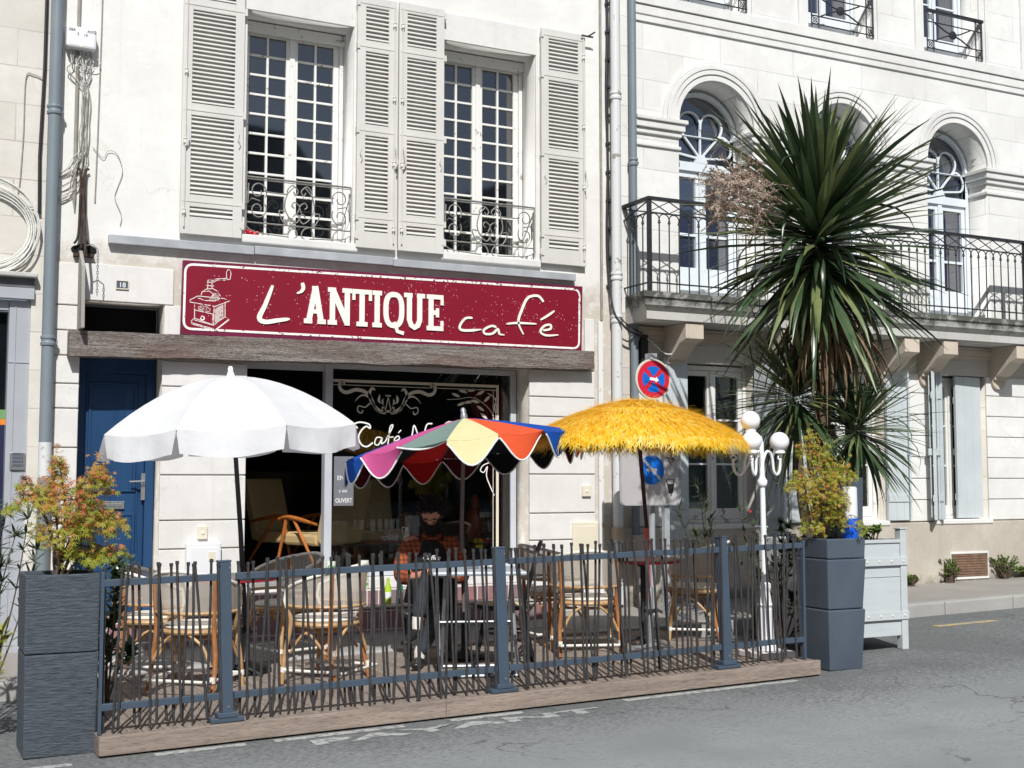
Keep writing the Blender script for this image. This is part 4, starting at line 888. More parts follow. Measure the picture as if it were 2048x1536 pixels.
downpipe('downpipe', 'slim grey downpipe left of the balcony, right of the white pipe', 7.17, -.07, .042, [(.9, 3.2, M['pipe_grey']), (3.2, 8.6, M['pipe_grey'])], M['pipe_grey'], [5.05, 3.14])
wp = downpipe('soil_pipe', 'thick white painted pipe running down beside the grey downpipe', 6.95, -.07, .056, [(.30, 3.3, M['pipe_white']), (3.3, 8.6, M['pipe_white'])], M['pipe_white'], [5.75, 3.78, 3.32])
b = MB(); b.lathe([(.075, 0), (.075, .12), (.06, .125)], (6.95, -.07, .98), 18); b.lathe([(.07, 0), (.07, .25), (.06, .3)], (6.95, -.07, .55), 18); b.build('joint', wall_mat('mortar_joint', (.56, .44, .32, 1), (.4, .33, .27, 1)), wp, smooth=True)
b = MB(); b.lathe([(.065, 0), (.065, .45), (.08, .46), (.08, .52)], (0, 0, 0), 18, Matrix.Translation((7.20, -.08, .5))); b.tube([(7.30, -.07, .5), (7.31, -.07, .9), (7.28, -.07, 1.0)], .06, 14)
tag(b.build('drain_collar', M['plinth'], smooth=True), 'weathered stub of drain pipe at the foot of the slim grey downpipe', 'drain pipe')
tag(MB().tube([(6.79, -.03, 8.5), (6.79, -.03, 3.30)], .013, 8).build('conduit', M['cable_grey'], smooth=True), 'thin grey conduit beside the black clipped cable right of the sign', 'conduit')
tag(MB().box(6.745, 6.80, -.035, -.001, .3, 3.28).build('cable_duct', M['frame_white'], bevel=.004), 'white painted square cable duct on the right pier', 'cable duct')
bc = thing('cable', 'black clipped cable hanging down the joint right of the café', 'cable', (6.865, -.04, 3.0))
MB().tube(smoothpts([(6.865+.008*math.sin(i*1.3), -.035, 8.5-.32*i) for i in range(15)]+[(6.87, -.05, 3.75), (6.89, -.10, 3.4), (6.98, -.16, 3.23), (7.1, -.15, 3.16), (7.28, -.12, 3.12), (7.3, -.06, 3.0), (7.3, -.04, 2.8)]), .012, 7).build('sheath', M['cable_black'], bc, smooth=True)
MB().tube(smoothpts([(6.885+.006*math.sin(i*1.1), -.03, 8.5-.32*i) for i in range(15)]+[(6.9, -.05, 3.7), (6.92, -.09, 3.42), (7.0, -.15, 3.27), (7.25, -.1, 3.17)]), .007, 6).build('sheath', M['cable_black'], bc, smooth=True)
b = MB()
for i in range(16): b.box(6.86, 6.90, -.06, -.001, 8.3-.31*i, 8.33-.31*i)
b.build('clip', M['iron'], bc)
b = MB(); b.box(7.24, 7.33, -.10, -.001, 2.72, 3.16); tag(b.build('cable_cover', M['cable_black'], bevel=.01), 'black plastic cable cover under the balcony corner', 'cable cover')
tag(MB().tube(smoothpts([(7.30, -.08, 3.13), (7.36, -.12, 3.08), (7.5, -.16, 2.96), (7.62, -.18, 2.97), (7.72, -.2, 3.04), (7.80, -.25, 3.24)]), .008, 6).build('cable', M['cable_white'], smooth=True), 'loose white cable looping under the balcony corner', 'cable')
tag(MB().tube(smoothpts([(1.13, -.015, 5.10), (1.06, -.015, 5.12), (1.00, -.015, 5.08), (.995, -.015, 4.6), (.98, -.015, 4.2), (.97, -.015, 3.98), (1.1, -.02, 3.95)]), .005, 5).build('cable', M['cable_grey'], smooth=True), 'thin cable looping out over the neighbour wall left of the thick downpipe', 'cable')
fb_ = MB(); rs = random.Random(77)
for i in range(26): fb_.ball((3.0+rs.uniform(-.05, .10), .12+rs.uniform(-.03, .03), 3.905+rs.uniform(0, .035)), rs.uniform(.012, .024), 8)
tag(fb_.build('flowers', M['c_scarlet'], smooth=True), 'small bunch of red flowers on the sill of the left upper window', 'flowers')
# left side: conduits, junction box, cables, coil, bracket
tag(MB().tube([(1.425, -.02, 8.5), (1.425, -.02, 4.05), (1.43, -.02, 3.95)], [.016, .016, .004], 8).build('conduit', M['cable_grey'], smooth=True), 'grey conduit between the thick downpipe and the white junction box', 'conduit')
tag(MB().tube([(1.155, -.03, 8.5), (1.15, -.03, 5.2), (1.13, -.03, 4.4), (1.14, -.03, 3.9)], .014, 8).build('conduit', M['cable_black'], smooth=True), 'thin black cable just left of the thick downpipe', 'conduit')
jb = thing('junction_box', 'white plastic telephone junction box with black codes', 'junction box', (1.435, -.01, 5.37))
MB().box(1.312, 1.565, -.125, -.012, 5.385, 5.575).build('case', M['plastic_white'], jb, bevel=.02)
MB().lathe([(.012, 0), (.012, .004)], (0, 0, 0), 12, Matrix.Translation((1.435, -.125, 5.40)) @ Matrix.Rotation(R(90), 4, 'X')).build('screw', M['plastic_cream'], jb)
for tx, bx_, bz_ in (('5BA', 1.33, 5.528), ('ADO', 1.485, 5.528), ('3', 1.40, 5.495), ('10', 1.455, 5.492)): text('code_lettering', tx, bx_, bz_, -.1265, .033, M['ink'], jb)
cb_ = thing('cable_bundle', 'tangle of pale cables hanging below the junction box', 'cables', (1.5, -.02, 4.1)); rs = random.Random(5)
for i in range(10):
    x = 1.36+.018*i; y = -.02-rs.random()*.02; zend = rs.uniform(4.15, 4.5)
    pts = [(x, -.06, 5.40)]+[(x+rs.uniform(-.03, .03), y-rs.random()*.03, 5.40-.07*j) for j in range(1, 4)]
    tx = 1.46+.012*(i % 7); pts += [(tx+rs.uniform(-.012, .012), y, 5.05-.14*j) for j in range(5)]+[(tx-.08*rs.random(), y, zend), (1.38-.08*rs.random(), y, zend-.12), (1.24, -.03, zend-.17)]
    MB().tube(smoothpts(pts, 3), .0035+.002*rs.random(), 5).build('strand', M[rs.choice(['cable_grey', 'cable_white', 'cable_grey'])], cb_, smooth=True)
for i in range(4):
    cx_ = 1.40+.05*i; MB().tube([(cx_+(.035+.01*i)*math.cos(t), -.04, 5.29+(.05)*math.sin(t)) for t in [j*.5 for j in range(13)]], .004, 5).build('strand', M['cable_white'], cb_, smooth=True)
tag(MB().tube(smoothpts([(1.57, -.015, 4.54), (1.66, -.02, 4.45), (1.70, -.02, 4.52), (1.78, -.015, 4.5), (1.83, -.015, 4.35), (1.79, -.012, 4.2), (1.77, -.012, 4.1), (1.83, -.012, 3.95), (1.82, -.012, 3.86)]), .003, 5).build('cable', M['cable_grey'], smooth=True), 'thin stray cable wandering over bare plaster above the zinc strip', 'cable')
tag(MB().tube([(1.632, -.012, 8.5), (1.62, -.012, 5.6), (1.61, -.012, 4.6), (1.60, -.012, 4.05)], .006, 6).build('cable', M['cable_grey'], smooth=True), 'straight thin grey cable right of the junction box', 'cable')
coil = thing('cable_coil', 'big hanging coil of white cable on the neighbour wall, above the dark shop cornice', 'cable coil', (.85, -.05, 3.4)); rs = random.Random(9)
for i in range(9):
    rx, rz = .36+.018*i*.6+rs.uniform(-.01, .02), .30+.016*i; c_ = (.70+rs.uniform(-.02, .02), 3.74+rs.uniform(-.015, .02))
    MB().tube([(c_[0]+rx*math.cos(2*math.pi*j/40), -.03-.008*i+.006*math.sin(j), c_[1]+rz*math.sin(2*math.pi*j/40)) for j in range(40)], .007, 6, closed=True).build('loop', M['cable_white'], coil, smooth=True)
br = thing('sign_bracket', 'old rusty bracket with a grey wooden fin and a hanging chain, left of number plate', 'bracket', (1.50, -.1, 2.9))
MB().add([(1.475, -.001, 3.60), (1.475, -.001, 2.895), (1.475, -.29, 2.895), (1.475, -.24, 3.44), (1.475, -.05, 3.60), (1.505, -.001, 3.60), (1.505, -.001, 2.895), (1.505, -.29, 2.895), (1.505, -.24, 3.44), (1.505, -.05, 3.60)], [(0, 1, 2, 3, 4), (9, 8, 7, 6, 5), (0, 5, 6, 1), (1, 6, 7, 2), (2, 7, 8, 3), (3, 8, 9, 4), (4, 9, 5, 0)]).build('fin', simple('grey_old_wood', srgb(150, 146, 140), .85, .2, 6, bump=.6, sc=(1, 1, .3)), br, bevel=.004)
b = MB(); 
for s_ in (-1, 1): b.tube(smoothpts([(1.49+s_*.05, -.04, 4.33), (1.49+s_*.02, -.05, 4.28), (1.49+s_*.022, -.06, 3.9), (1.49+s_*.03, -.05, 3.72), (1.49+s_*.06, -.04, 3.66)]), .011, 7)
b.tube([(1.49, -.02, 4.42), (1.49, -.06, 3.62)], .010, 6); b.tube([(1.49, -.06, 4.15), (1.49, -.30, 3.62), (1.49, -.30, 3.52)], .012, 7); b.box(1.43, 1.60, -.07, -.001, 3.55, 3.575); b.build('iron_scroll', M['rust'], br, smooth=True)
ch = MB(); 
for i in range(15): ch.tube([(1.60+(.008*math.cos(t) if i % 2 else 0), -.28+(0 if i % 2 else .008*math.cos(t)), 3.56-.026*i+.017*math.sin(t)) for t in [j*math.pi/4 for j in range(8)]], .0028, 5, closed=True)
ch.tube([(1.49, -.29, 3.6), (1.55, -.285, 3.9-.28), (1.60, -.28, 3.58)], .005, 5); ch.build('chain', M['steel'], br)
b = MB(); vs = [(1.52+(.11+.03*noise.noise(Vector((i, 2, 0))))*math.cos(2*math.pi*i/18), -.004, 3.615+(.055+.025*noise.noise(Vector((i*1.3, 7, 0))))*math.sin(2*math.pi*i/18)) for i in range(18)]
b.add(vs, [tuple(range(18))]); b.build('hole_soot', M['black'], br)
for nm, lb, (ax, az), (bx_, bz_), m_ in (('meter_box', 'white plastic gas meter box low on the pier beside the blue door', (2.443,0.553), (2.756,1.048), 'plastic_white'), ('meter_box', 'cream meter cupboard low on the pier right of the shop window', (6.418,0.516), (6.728,1.170), 'plastic_cream')):
    t = thing(nm, lb, 'meter box', ((ax+bx_)/2, -.05, az)); yy = -.11 if m_ == 'plastic_white' else -.05
    MB().box(ax, bx_, yy, -.023, az, bz_).build('case', M[m_], t, bevel=.02)
    MB().box(ax+.035, bx_-.035, yy-.006, yy-.0005, az+.05, bz_-.05).build('door', M[m_], t, bevel=.008)
    if m_ == 'plastic_white': MB().box(bx_-.12, bx_-.06, yy-.012, yy-.0065, bz_-.17, bz_-.09).build('label_plate', M['plastic_cream'], t)
for lb, (ax, az), (bx_, bz_) in (('small cream push button box on the pier left of the doorway', (2.553,1.070), (2.641,1.185)), ('small cream push button box on the right pier under the rustication', (6.535,1.428), (6.639,1.542))):
    t = thing('push_button', lb, 'button box', ((ax+bx_)/2, -.03, az)); MB().box(ax, bx_, -.05, -.0225, az, bz_).build('case', M['plastic_cream'], t, bevel=.006)
    MB().lathe([(.016, 0), (.014, .008)], (0, 0, 0), 12, Matrix.Translation(((ax+bx_)/2, -.05, (az+bz_)/2)) @ Matrix.Rotation(R(90), 4, 'X')).build('button', M['plastic_white'], t)
# ------------------------------------------------------------------ wooden terrace deck
H = .115
def dz(x): return gz(x, H)
dk = thing('terrace_deck', 'low weathered wooden terrace deck with a pale pinkish front board', 'deck', (3.7, -2.7, .05))
pl = MB(); x = 1.17
while x < 6.36: pl.box(x+.003, min(x+.117, 6.37), -3.855, -1.63, .07, H, slope=G); x += .12
pl.build('plank', M['wood_deck'], dk, bevel=.004)
fb = MB(); fb.box(1.155, 3.30, -3.895, -3.858, .012, H+.004, slope=G); fb.box(3.303, 6.385, -3.895, -3.858, .012, H+.004, slope=G)
fb.build('front_board', M['wood_edge'], dk, bevel=.004)
b = MB(); b.box(1.155, 1.19, -3.855, -1.63, .01, H-.003, slope=G); b.box(6.35, 6.385, -3.855, -1.63, .01, H-.003, slope=G); b.box(1.2, 6.34, -3.82, -1.65, -.02, .06, slope=G); b.build('joist', M['wood_edge'], dk)
# ------------------------------------------------------------------ fence
YF = -3.80; rs = random.Random(21)
def shear(o): 
    # square to the sloping deck: the fence leans with the street
    for v in o.data.vertices: pass
def fpost(xc, label):
    t = thing('fence_post', label, 'fence post', (xc, YF, dz(xc)), 'slate blue fence posts')
    z0 = dz(xc); m = Matrix.Translation((xc, YF, z0)) @ Matrix.Rotation(-.028, 4, 'Y') @ Matrix.Rotation(-.02, 4, 'X')
    b = MB(); b.box(-.038, .038, -.03, .03, .02, .95, m); b.build('post', M['fence_blue'], t, bevel=.004)
    b = MB(); b.box(-.041, .041, -.033, .033, .951, .964, m); b.build('cap', M['fence_blue'], t, bevel=.004)
    b = MB(); b.box(-.10, .10, -.045, .045, .002, .03, m); b.box(-.06, .06, -.05, .05, .03, .06, m); b.build('foot', M['fence_blue'], t, bevel=.004)
    b = MB(); b.lathe([(.009, 0), (.006, .005)], (0, 0, 0), 10, m @ Matrix.Translation((.01, -.0305, .09)) @ Matrix.Rotation(R(90), 4, 'X')); b.lathe([(.007, 0), (.004, .004)], (0, 0, 0), 10, m @ Matrix.Translation((.03, -.0305, .915)) @ Matrix.Rotation(R(90), 4, 'X')); b.build('bolt', M['steel'], t)
fpost(1.90, 'slate blue fence post nearest the tall ribbed planter'); fpost(3.755, 'slate blue fence post in front of the grey folding table'); fpost(5.585, 'slate blue fence post left of the white street lamp')
def fpanel(x0, x1, n, label, group='slatted fence panels'):
    t = thing('fence', label, 'fence panel', ((x0+x1)/2, YF, dz((x0+x1)/2)), group)
    for h in (.865, .155):
        b = MB(); zc0, zc1 = dz(x0)+h, dz(x1)+h
        b.add([(x0, YF-.012, zc0-.02), (x0, YF+.02, zc0-.02), (x0, YF+.02, zc0+.02), (x0, YF-.012, zc0+.02), (x1, YF-.012, zc1-.02), (x1, YF+.02, zc1-.02), (x1, YF+.02, zc1+.02), (x1, YF-.012, zc1+.02)], [(0, 1, 2, 3), (7, 6, 5, 4), (0, 4, 5, 1), (1, 5, 6, 2), (2, 6, 7, 3), (3, 7, 4, 0)])
        b.build('rail', M['fence_blue'], t, bevel=.003)
    protos = []
    for i in range(n):
        xa = x0+(x1-x0)*(i+.5)/n+rs.uniform(-.018, .018); front = rs.random() < .55; lean = rs.choice([-1, 1, .3, -.2])*rs.uniform(.01, .075)
        y = YF-(.020 if front else -.028)
        if not protos or len(protos) < 3:
            b = MB(); k_ = len(protos); wob = .004
            b.tube([(.4*wob*math.sin(q*1.3+k_), 0, -.46+.92*q/8) for q in range(9)], .0085, 7); b.tube([(wob*.4*math.sin(8*1.3+k_), 0, .455), (wob*.4*math.sin(8*1.3+k_), 0, .475)], .0115, 7)
            o = b.build('picket', M['picket'], t, smooth=True)
            for v in o.data.vertices: v.co += world_loc(t)
            protos.append(o)
        else: o = rs.choice(protos).copy(); COL.objects.link(o); o.parent = t
        o.location = Vector((xa, y, dz(xa)+.485+rs.uniform(-.015, .015)))-world_loc(t); o.rotation_euler = (rs.uniform(-.01, .01), lean-.025, 0)
fpanel(1.175, 1.858, 15, 'shortest left fence panel of leaning rods between the ribbed planter and first post')
fpanel(1.945, 3.712, 40, 'fence panel of leaning rods in front of the reading man')
fpanel(3.80, 5.545, 40, 'fence panel of leaning rods under the yellow straw parasol')
fpanel(5.625, 6.30, 13, 'short right fence panel in front of the white street lamp')
MB().box(1.157, 1.177, YF-.012, YF+.02, dz(1.16)+.0, dz(1.16)+.93).build('fence_end_bar', M['fence_blue'], bevel=.003)
tag(bpy.data.objects['fence_end_bar'], 'thin upright end bar of the fence against the ribbed planter', 'fence bar')
tag(MB().box(6.302, 6.322, YF-.012, YF+.02, dz(6.3), dz(6.3)+.90).build('fence_end_bar', M['fence_blue'], bevel=.003), 'thin upright end bar of the fence against the smooth slate planter', 'fence bar')

# ------------------------------------------------------------------ planters
def planter(name, label, boxes, mat, soil_z, cx, cy, w):
    t = thing(name, label, 'planter', (cx, cy, boxes[0][0]))
    for i, (z0, z1, wb, wt, ox) in enumerate(boxes):
        b = MB(); n_ = 8
        for q in range(n_+1):
            s_ = q/n_; ww = (wb+(wt-wb)*s_)/2; zz = z0+(z1-z0)*s_
            b.v += [(cx+ox-ww, cy-ww, zz), (cx+ox+ww, cy-ww, zz), (cx+ox+ww, cy+ww, zz), (cx+ox-ww, cy+ww, zz)]
        b.f = [(4*q+k_, 4*q+(k_+1) % 4, 4*q+4+(k_+1) % 4, 4*q+4+k_) for q in range(n_) for k_ in range(4)]; b.f.append((3, 2, 1, 0)); 
        last = i == len(boxes)-1
        if last:
            ww = wt/2-.02; o_ = len(b.v); b.v += [(cx+ox-ww, cy-ww, z1), (cx+ox+ww, cy-ww, z1), (cx+ox+ww, cy+ww, z1), (cx+ox-ww, cy+ww, z1)]+[(cx+ox-ww, cy-ww, soil_z), (cx+ox+ww, cy-ww, soil_z), (cx+ox+ww, cy+ww, soil_z), (cx+ox-ww, cy+ww, soil_z)]
            b.f += [(4*n_+k_, 4*n_+(k_+1) % 4, o_+(k_+1) % 4, o_+k_) for k_ in range(4)]+[(o_+k_, o_+(k_+1) % 4, o_+4+(k_+1) % 4, o_+4+k_) for k_ in range(4)]
        else: b.f.append((4*n_, 4*n_+1, 4*n_+2, 4*n_+3))
        b.mi = [0]*len(b.f); b.build('section', mat, t, bevel=.010)
    MB().box(cx-w/2, cx+w/2, cy-w/2, cy+w/2, soil_z-.02, soil_z).build('soil', M['soil'], t)
    return t
planter('planter', 'tall slate grey planter with ribbed wavy faces holding a red orange maple, left corner', [(.02, .60, .392, .405, 0), (.606, 1.055, .405, .41, -.003)], M['slate_rib'], 1.02, .965, -3.51, .37)
planter('planter', 'smooth dark slate planter of stacked tapered sections at the right end of the fence', [(.13, .595, .325, .372, 0), (.60, .985, .345, .388, .0), (.99, 1.145, .372, .386, 0)], M['slate'], 1.12, 6.735, -3.62, .36)
planter('planter', 'narrow taller slate planter standing behind the smooth slate planter', [(.14, 1.0, .24, .30, 0), (1.01, 1.62, .28, .30, 0)], M['slate'], 1.6, 7.045, -3.36, .26)
bp = thing('pot', 'bright blue and white plastic pot beside the right hand maple', 'pot', (6.86, -3.74, 1.13))
MB().lathe([(.04, 0), (.055, .004), (.062, .17), (.058, .172), (.05, .02)], (6.865, -3.71, 1.125), 20).build('lower_part', M['blue_pot'], bp, smooth=True)
MB().lathe([(.056, 0), (.06, .02), (.058, .24), (.04, .25)], (6.865, -3.71, 1.298), 20).build('upper_part', M['plastic_white'], bp, smooth=True)
# planter tub (orangery box)
tb = thing('planter_tub', 'big pale grey wooden orangery tub holding the spiky palm', 'planter', (7.47, -2.75, .15))
tx0, tx1, ty0, ty1 = 7.02, 7.93, -3.22, -2.31; zb_ = .15; zt_ = 1.09
for x in (tx0, tx1-.07):
    for y in (ty0, ty1-.07):
        o = MB().box(x, x+.07, y, y+.07, zb_+.003, zt_+.085).build('corner_post', M['tub'], tb, bevel=.006)
        MB().box(x-.007, x+.077, y-.007, y+.077, zt_+.086, zt_+.10).build('cap', M['tub'], o, bevel=.004)
for y0, y1, nm in ((ty0+.015, ty0+.045, 'f'), (ty1-.045, ty1-.015, 'b')):
    b = MB(); zz = [zb_+.12, zb_+.27, zb_+.62, zt_-.17, zt_-.03]; 
    for a, c in zip(zz[:-1], zz[1:]): b.box(tx0+.071, tx1-.071, y0, y1, a+.002, c-.002)
    b.box(tx0+.071, tx1-.071, y0-.012, y1, zt_-.028, zt_+.0); b.build('side_board', M['tub'], tb, bevel=.003)
for x0, x1 in ((tx0+.015, tx0+.045), (tx1-.045, tx1-.015)): MB().box(x0, x1, ty0+.071, ty1-.071, zb_+.12, zt_).build('side_board', M['tub'], tb, bevel=.003)
for z in (zb_+.26, zt_-.22):
    b = MB(); b.box(tx0-.002, tx1+.002, ty0-.010, ty0-.001, z, z+.07); b.box(tx1+.001, tx1+.009, ty0-.001, ty1, z, z+.07); st = b.build('strap', M['tub'], tb, bevel=.003)
    b = MB()
    for i in range(7): b.lathe([(.011, 0), (.006, .007)], (0, 0, 0), 10, Matrix.Translation((tx0+.05+i*(tx1-tx0-.1)/6, ty0-.0105, z+.035)) @ Matrix.Rotation(R(90), 4, 'X'))
    b.build('stud', M['plastic_cream'], st)
MB().box(tx0+.046, tx1-.046, ty0+.046, ty1-.046, zt_-.08, zt_-.05).build('soil', M['soil'], tb)

# ------------------------------------------------------------------ street lamp
lp = thing('street_lamp', 'white ornamental lamp post with opal globes on curled arms', 'street lamp', (6.14, -3.52, dz(6.14)))
lx, ly, lz = 6.17, -3.52, dz(6.17); tilt = Matrix.Translation((lx, ly, lz)) @ Matrix.Rotation(-.012, 4, 'Y')
MB().box(-.16, .16, -.16, .16, .002, .05, tilt).build('base_slab', simple('pale_paver', srgb(206, 200, 198), .8), lp, bevel=.008)
b = MB(); b.lathe([(.085, .052), (.085, .09), (.075, .10), (.062, .12), (.055, .36), (.05, .38), (.062, .40), (.048, .42), (.038, .50), (.046, .53), (.046, .56), (.030, .575), (.026, .60)], (0, 0, 0), 8, tilt); b.build('pedestal', M['white_metal'], lp, bevel=.002)
b = MB(); b.lathe([(.024, .60), (.020, 1.31), (.030, 1.315), (.038, 1.33), (.040, 1.36), (.026, 1.38), (.020, 1.40), (.018, 1.66)], (0, 0, 0), 18, tilt); b.tube([tilt @ Vector(p) for p in smoothpts([(0, 0, 1.62), (-.01, .0, 1.70), (-.06, .035, 1.70), (-.07, .04, 1.74)])], .012, 8); b.build('pole', M['white_metal'], lp, smooth=True)
gl_ = [((0, 0), 1.86, 0)]
def globe_at(px, py, z, nm='globe'):
    b = MB(); b.lathe([(.03, -.02), (.042, -.015), (.042, .0), (.036, .012)], (0, 0, z), 18, tilt @ Matrix.Translation((px, py, 0))); b.build('globe_holder', M['white_metal'], lp, smooth=True)
    g = MB(); g.ball((0, 0, 0), .077, 32); g.v = [tuple(tilt @ Vector((px+v[0], py+v[1], z+.076+v[2]))) for v in g.v]; g.build('globe', M['globe'], lp, smooth=2)
globe_at(-.07, .04, 1.755)
for an in (12, 136, -147):
    d = Vector((math.cos(R(an)), math.sin(R(an)), 0)); pts = [(0, 1.40), (.02, 1.52), (.06, 1.585), (.105, 1.575), (.13, 1.52), (.14, 1.44), (.17, 1.405), (.205, 1.425), (.222, 1.48), (.22, 1.535)]
    b = MB(); b.tube([tilt @ (d*r_+Vector((0, 0, z))) for r_, z in smoothpts(pts)], .011, 8); b.tube([tilt @ (d*(.22+.022*math.cos(t))+Vector((0, 0, 1.54+.02*math.sin(t)))) for t in [j*.7 for j in range(9)]], .007, 6)
    b.build('arm', M['white_metal'], lp, smooth=True); globe_at(d.x*.22, d.y*.22, 1.59)

# ------------------------------------------------------------------ parasols
def canopy_pts(c, Rr, drop, n, tilt_m, rows=8, sag=.0, curve=1.6, twist=0):
    """panels: list of n grids following a curved profile"""
    out = []
    for k_ in range(n):
        g = []
        for j in range(rows+1):
            s_ = j/rows; row = []
            for i in range(5):
                t = i/4; a0, a1 = 2*math.pi*k_/n+twist, 2*math.pi*(k_+1)/n+twist
                p0 = Vector((math.cos(a0), math.sin(a0), 0)); p1 = Vector((math.cos(a1), math.sin(a1), 0)); p = p0.lerp(p1, t)*Rr*math.sin(s_*math.pi/2*.98)**(1/curve*1.0) if curve < 1 else p0.lerp(p1, t)*Rr*s_
                z = -drop*(s_**curve)-sag*s_*4*t*(1-t)
                row.append(tilt_m @ Vector((p.x, p.y, z)))
            g.append(row)
        out.append(g)
    return out
def grid_mesh(g, flip=False):
    b = MB(); R_, C_ = len(g), len(g[0]); b.add([v for r in g for v in r], [(j*C_+i, j*C_+i+1, (j+1)*C_+i+1, (j+1)*C_+i) for j in range(R_-1) for i in range(C_-1)]); return b
# white parasol
wp_ = thing('parasol', 'large white canvas parasol with a hanging valance over the left tables', 'parasol', (2.52, -1.75, dz(2.5)))
top = Vector((2.285, -2.22, 2.365)); tm = Matrix.Translation(top) @ Matrix.Rotation(-.055, 4, 'Y')
N_ = 8; gs = canopy_pts(top, .945, .40, N_, tm, 10, .03, 1.9, R(8)); rs = random.Random(2)
b = MB()
for g in gs:
    q = grid_mesh(g); b.add(q.v, q.f)
b.build('canopy', M['parasol_white'], wp_, smooth=True)
b = MB()
for g in gs:
    e = g[-1]; cnt = tm @ Vector((0, 0, -.40)); L_ = 9; vs = []
    ee = [Vector(e[0]).lerp(Vector(e[-1]), i/L_)-Vector((0, 0, .028*4*(i/L_)*(1-i/L_))) for i in range(L_+1)]
    gap = .045; ph = rs.uniform(0, 6)
    for j in range(5):
        for i in range(L_+1):
            t = i/L_; p = ee[i].copy(); out_ = Vector((p.x-cnt.x, p.y-cnt.y, 0)).normalized()
            sh = gap*(j/4)*(1-2*t)*.55; tang = (ee[-1]-ee[0]).normalized()
            p = p+tang*sh+out_*(.024*(j/4)*math.sin(t*8+ph)+.010*(j/4)*math.sin(t*19+ph*2)+.02*(j/4))-Vector((0, 0, .17*j/4+.008*math.sin(t*7+ph)*(j/4)))
            vs.append(p)
    b.add(vs, [(j*(L_+1)+i, j*(L_+1)+i+1, (j+1)*(L_+1)+i+1, (j+1)*(L_+1)+i) for j in range(4) for i in range(L_)])
b.build('valance', M['parasol_white'], wp_, smooth=True)
MB().tube([(2.48, -2.02, dz(2.5)+.3), (2.41, -2.10, 1.2), tuple(top-Vector((0, 0, .03)))], [.021, .018, .016], 14).build('pole', M['pole_dark'], wp_, smooth=True)
MB().lathe([(.035, -.005), (.03, .01), (.018, .04), (.02, .06), (.012, .075)], (0, 0, 0), 16, tm).build('finial', M['white_metal'], wp_, smooth=True)
b = MB()
for g in gs: b.tube([Vector(g[j][0])-Vector((0, 0, .012)) for j in range(len(g))], .005, 5)
for g in gs: b.tube([tuple(top+Vector((0, 0, -.55))), Vector(g[5][0])-Vector((0, 0, .014))], .004, 5)
b.build('rib', M['pole_dark'], wp_)
pb = thing('parasol_stand', 'black round parasol base under the white parasol', 'parasol base', (2.56, -1.74, dz(2.5)))
MB().lathe([(.19, .0), (.20, .02), (.19, .05), (.05, .08), (.035, .10), (.035, .34), (.025, .345)], (2.48, -2.02, dz(2.48)+.002), 24).build('foot', M['black_lacquer'], pb, smooth=True)
MB().tube([(2.515, -2.02, dz(2.5)+.30), (2.56, -2.02, dz(2.5)+.30)], .012, 8).build('knob', M['iron'], pb)
# multicoloured parasol, tilted to the left
mp_ = thing('parasol', 'small tilted parasol of blue, pink, green, cream and orange panels with scalloped edge', 'parasol', (4.05, -2.3, dz(4)))
top = Vector((4.12, -2.36, 2.09)); tm = Matrix.Translation(top) @ Matrix.Rotation(-.09, 4, 'Y') @ Matrix.Rotation(-.095, 4, 'X'); N_ = 16
gs = canopy_pts(top, .955, .235, N_, tm, 8, .02, 1.15, R(-112-11.25))
# going round, starting with the panel nearest the street
order = ['cream', 'orange', 'blue', 'orange', 'maroon', 'maroon', 'black', 'black', 'maroon', 'red', 'black', 'maroon', 'blue', 'blue', 'pink', 'sage']
for k_, g in enumerate(gs):
    b = grid_mesh(g); e = g[-1]; cnt = tm @ Vector((0, 0, -.235)); L_ = 12; vs = []
    ee = [Vector(e[0]).lerp(Vector(e[-1]), i/L_)-Vector((0, 0, .02*4*(i/L_)*(1-i/L_))) for i in range(L_+1)]; dep = []
    lift = .6 if k_ == 15 else 0
    for j in range(5):
        for i in range(L_+1):
            t = i/L_; d = .028+.155*math.sin(math.pi*t)**1.3; out_ = Vector((ee[i].x-cnt.x, ee[i].y-cnt.y, 0)).normalized()
            p = ee[i]-Vector((0, 0, d*(j/4)*(1-lift*1.5)))+out_*(.035*(j/4)*math.sin(t*3.1+k_)+lift*.02*(j/4)); vs.append(p)
            if j == 4: dep.append(p)
    b.add(vs, [(j*(L_+1)+i, j*(L_+1)+i+1, (j+1)*(L_+1)+i+1, (j+1)*(L_+1)+i) for j in range(4) for i in range(L_)])
    o = b.build('panel', M['p_'+order[k_]], mp_, smooth=True)
    MB().tube(dep, .0065, 5).build('piping', M['decal_white'], o, smooth=True)
MB().tube([(4.16, -2.30, dz(4)+.25), (4.12, -2.32, 1.2), tuple(top-Vector((0, 0, .03)))], [.019, .017, .015], 12).build('pole', simple('grey_wood_pole', srgb(112, 104, 100), .6, .2, 10), mp_, smooth=True)
MB().lathe([(.028, -.01), (.028, .02), (.02, .045), (.024, .05), (.018, .075), (.01, .085)], (0, 0, 0), 14, tm).build('finial', M['aluminium'], mp_, smooth=True)
b = MB()
for g in gs: b.tube([Vector(g[j][0])-Vector((0, 0, .010)) for j in range(len(g))], .004, 5)
b.build('rib', M['pole_dark'], mp_)
t = thing('parasol_stand', 'low dark parasol base under the multicoloured parasol', 'parasol base', (4.16, -2.3, dz(4.1)))
MB().lathe([(.17, .0), (.18, .02), (.16, .045), (.04, .06), (.03, .08), (.03, .28), (.022, .285)], (4.16, -2.30, dz(4.16)+.002), 20).build('foot', M['iron'], t, smooth=True)
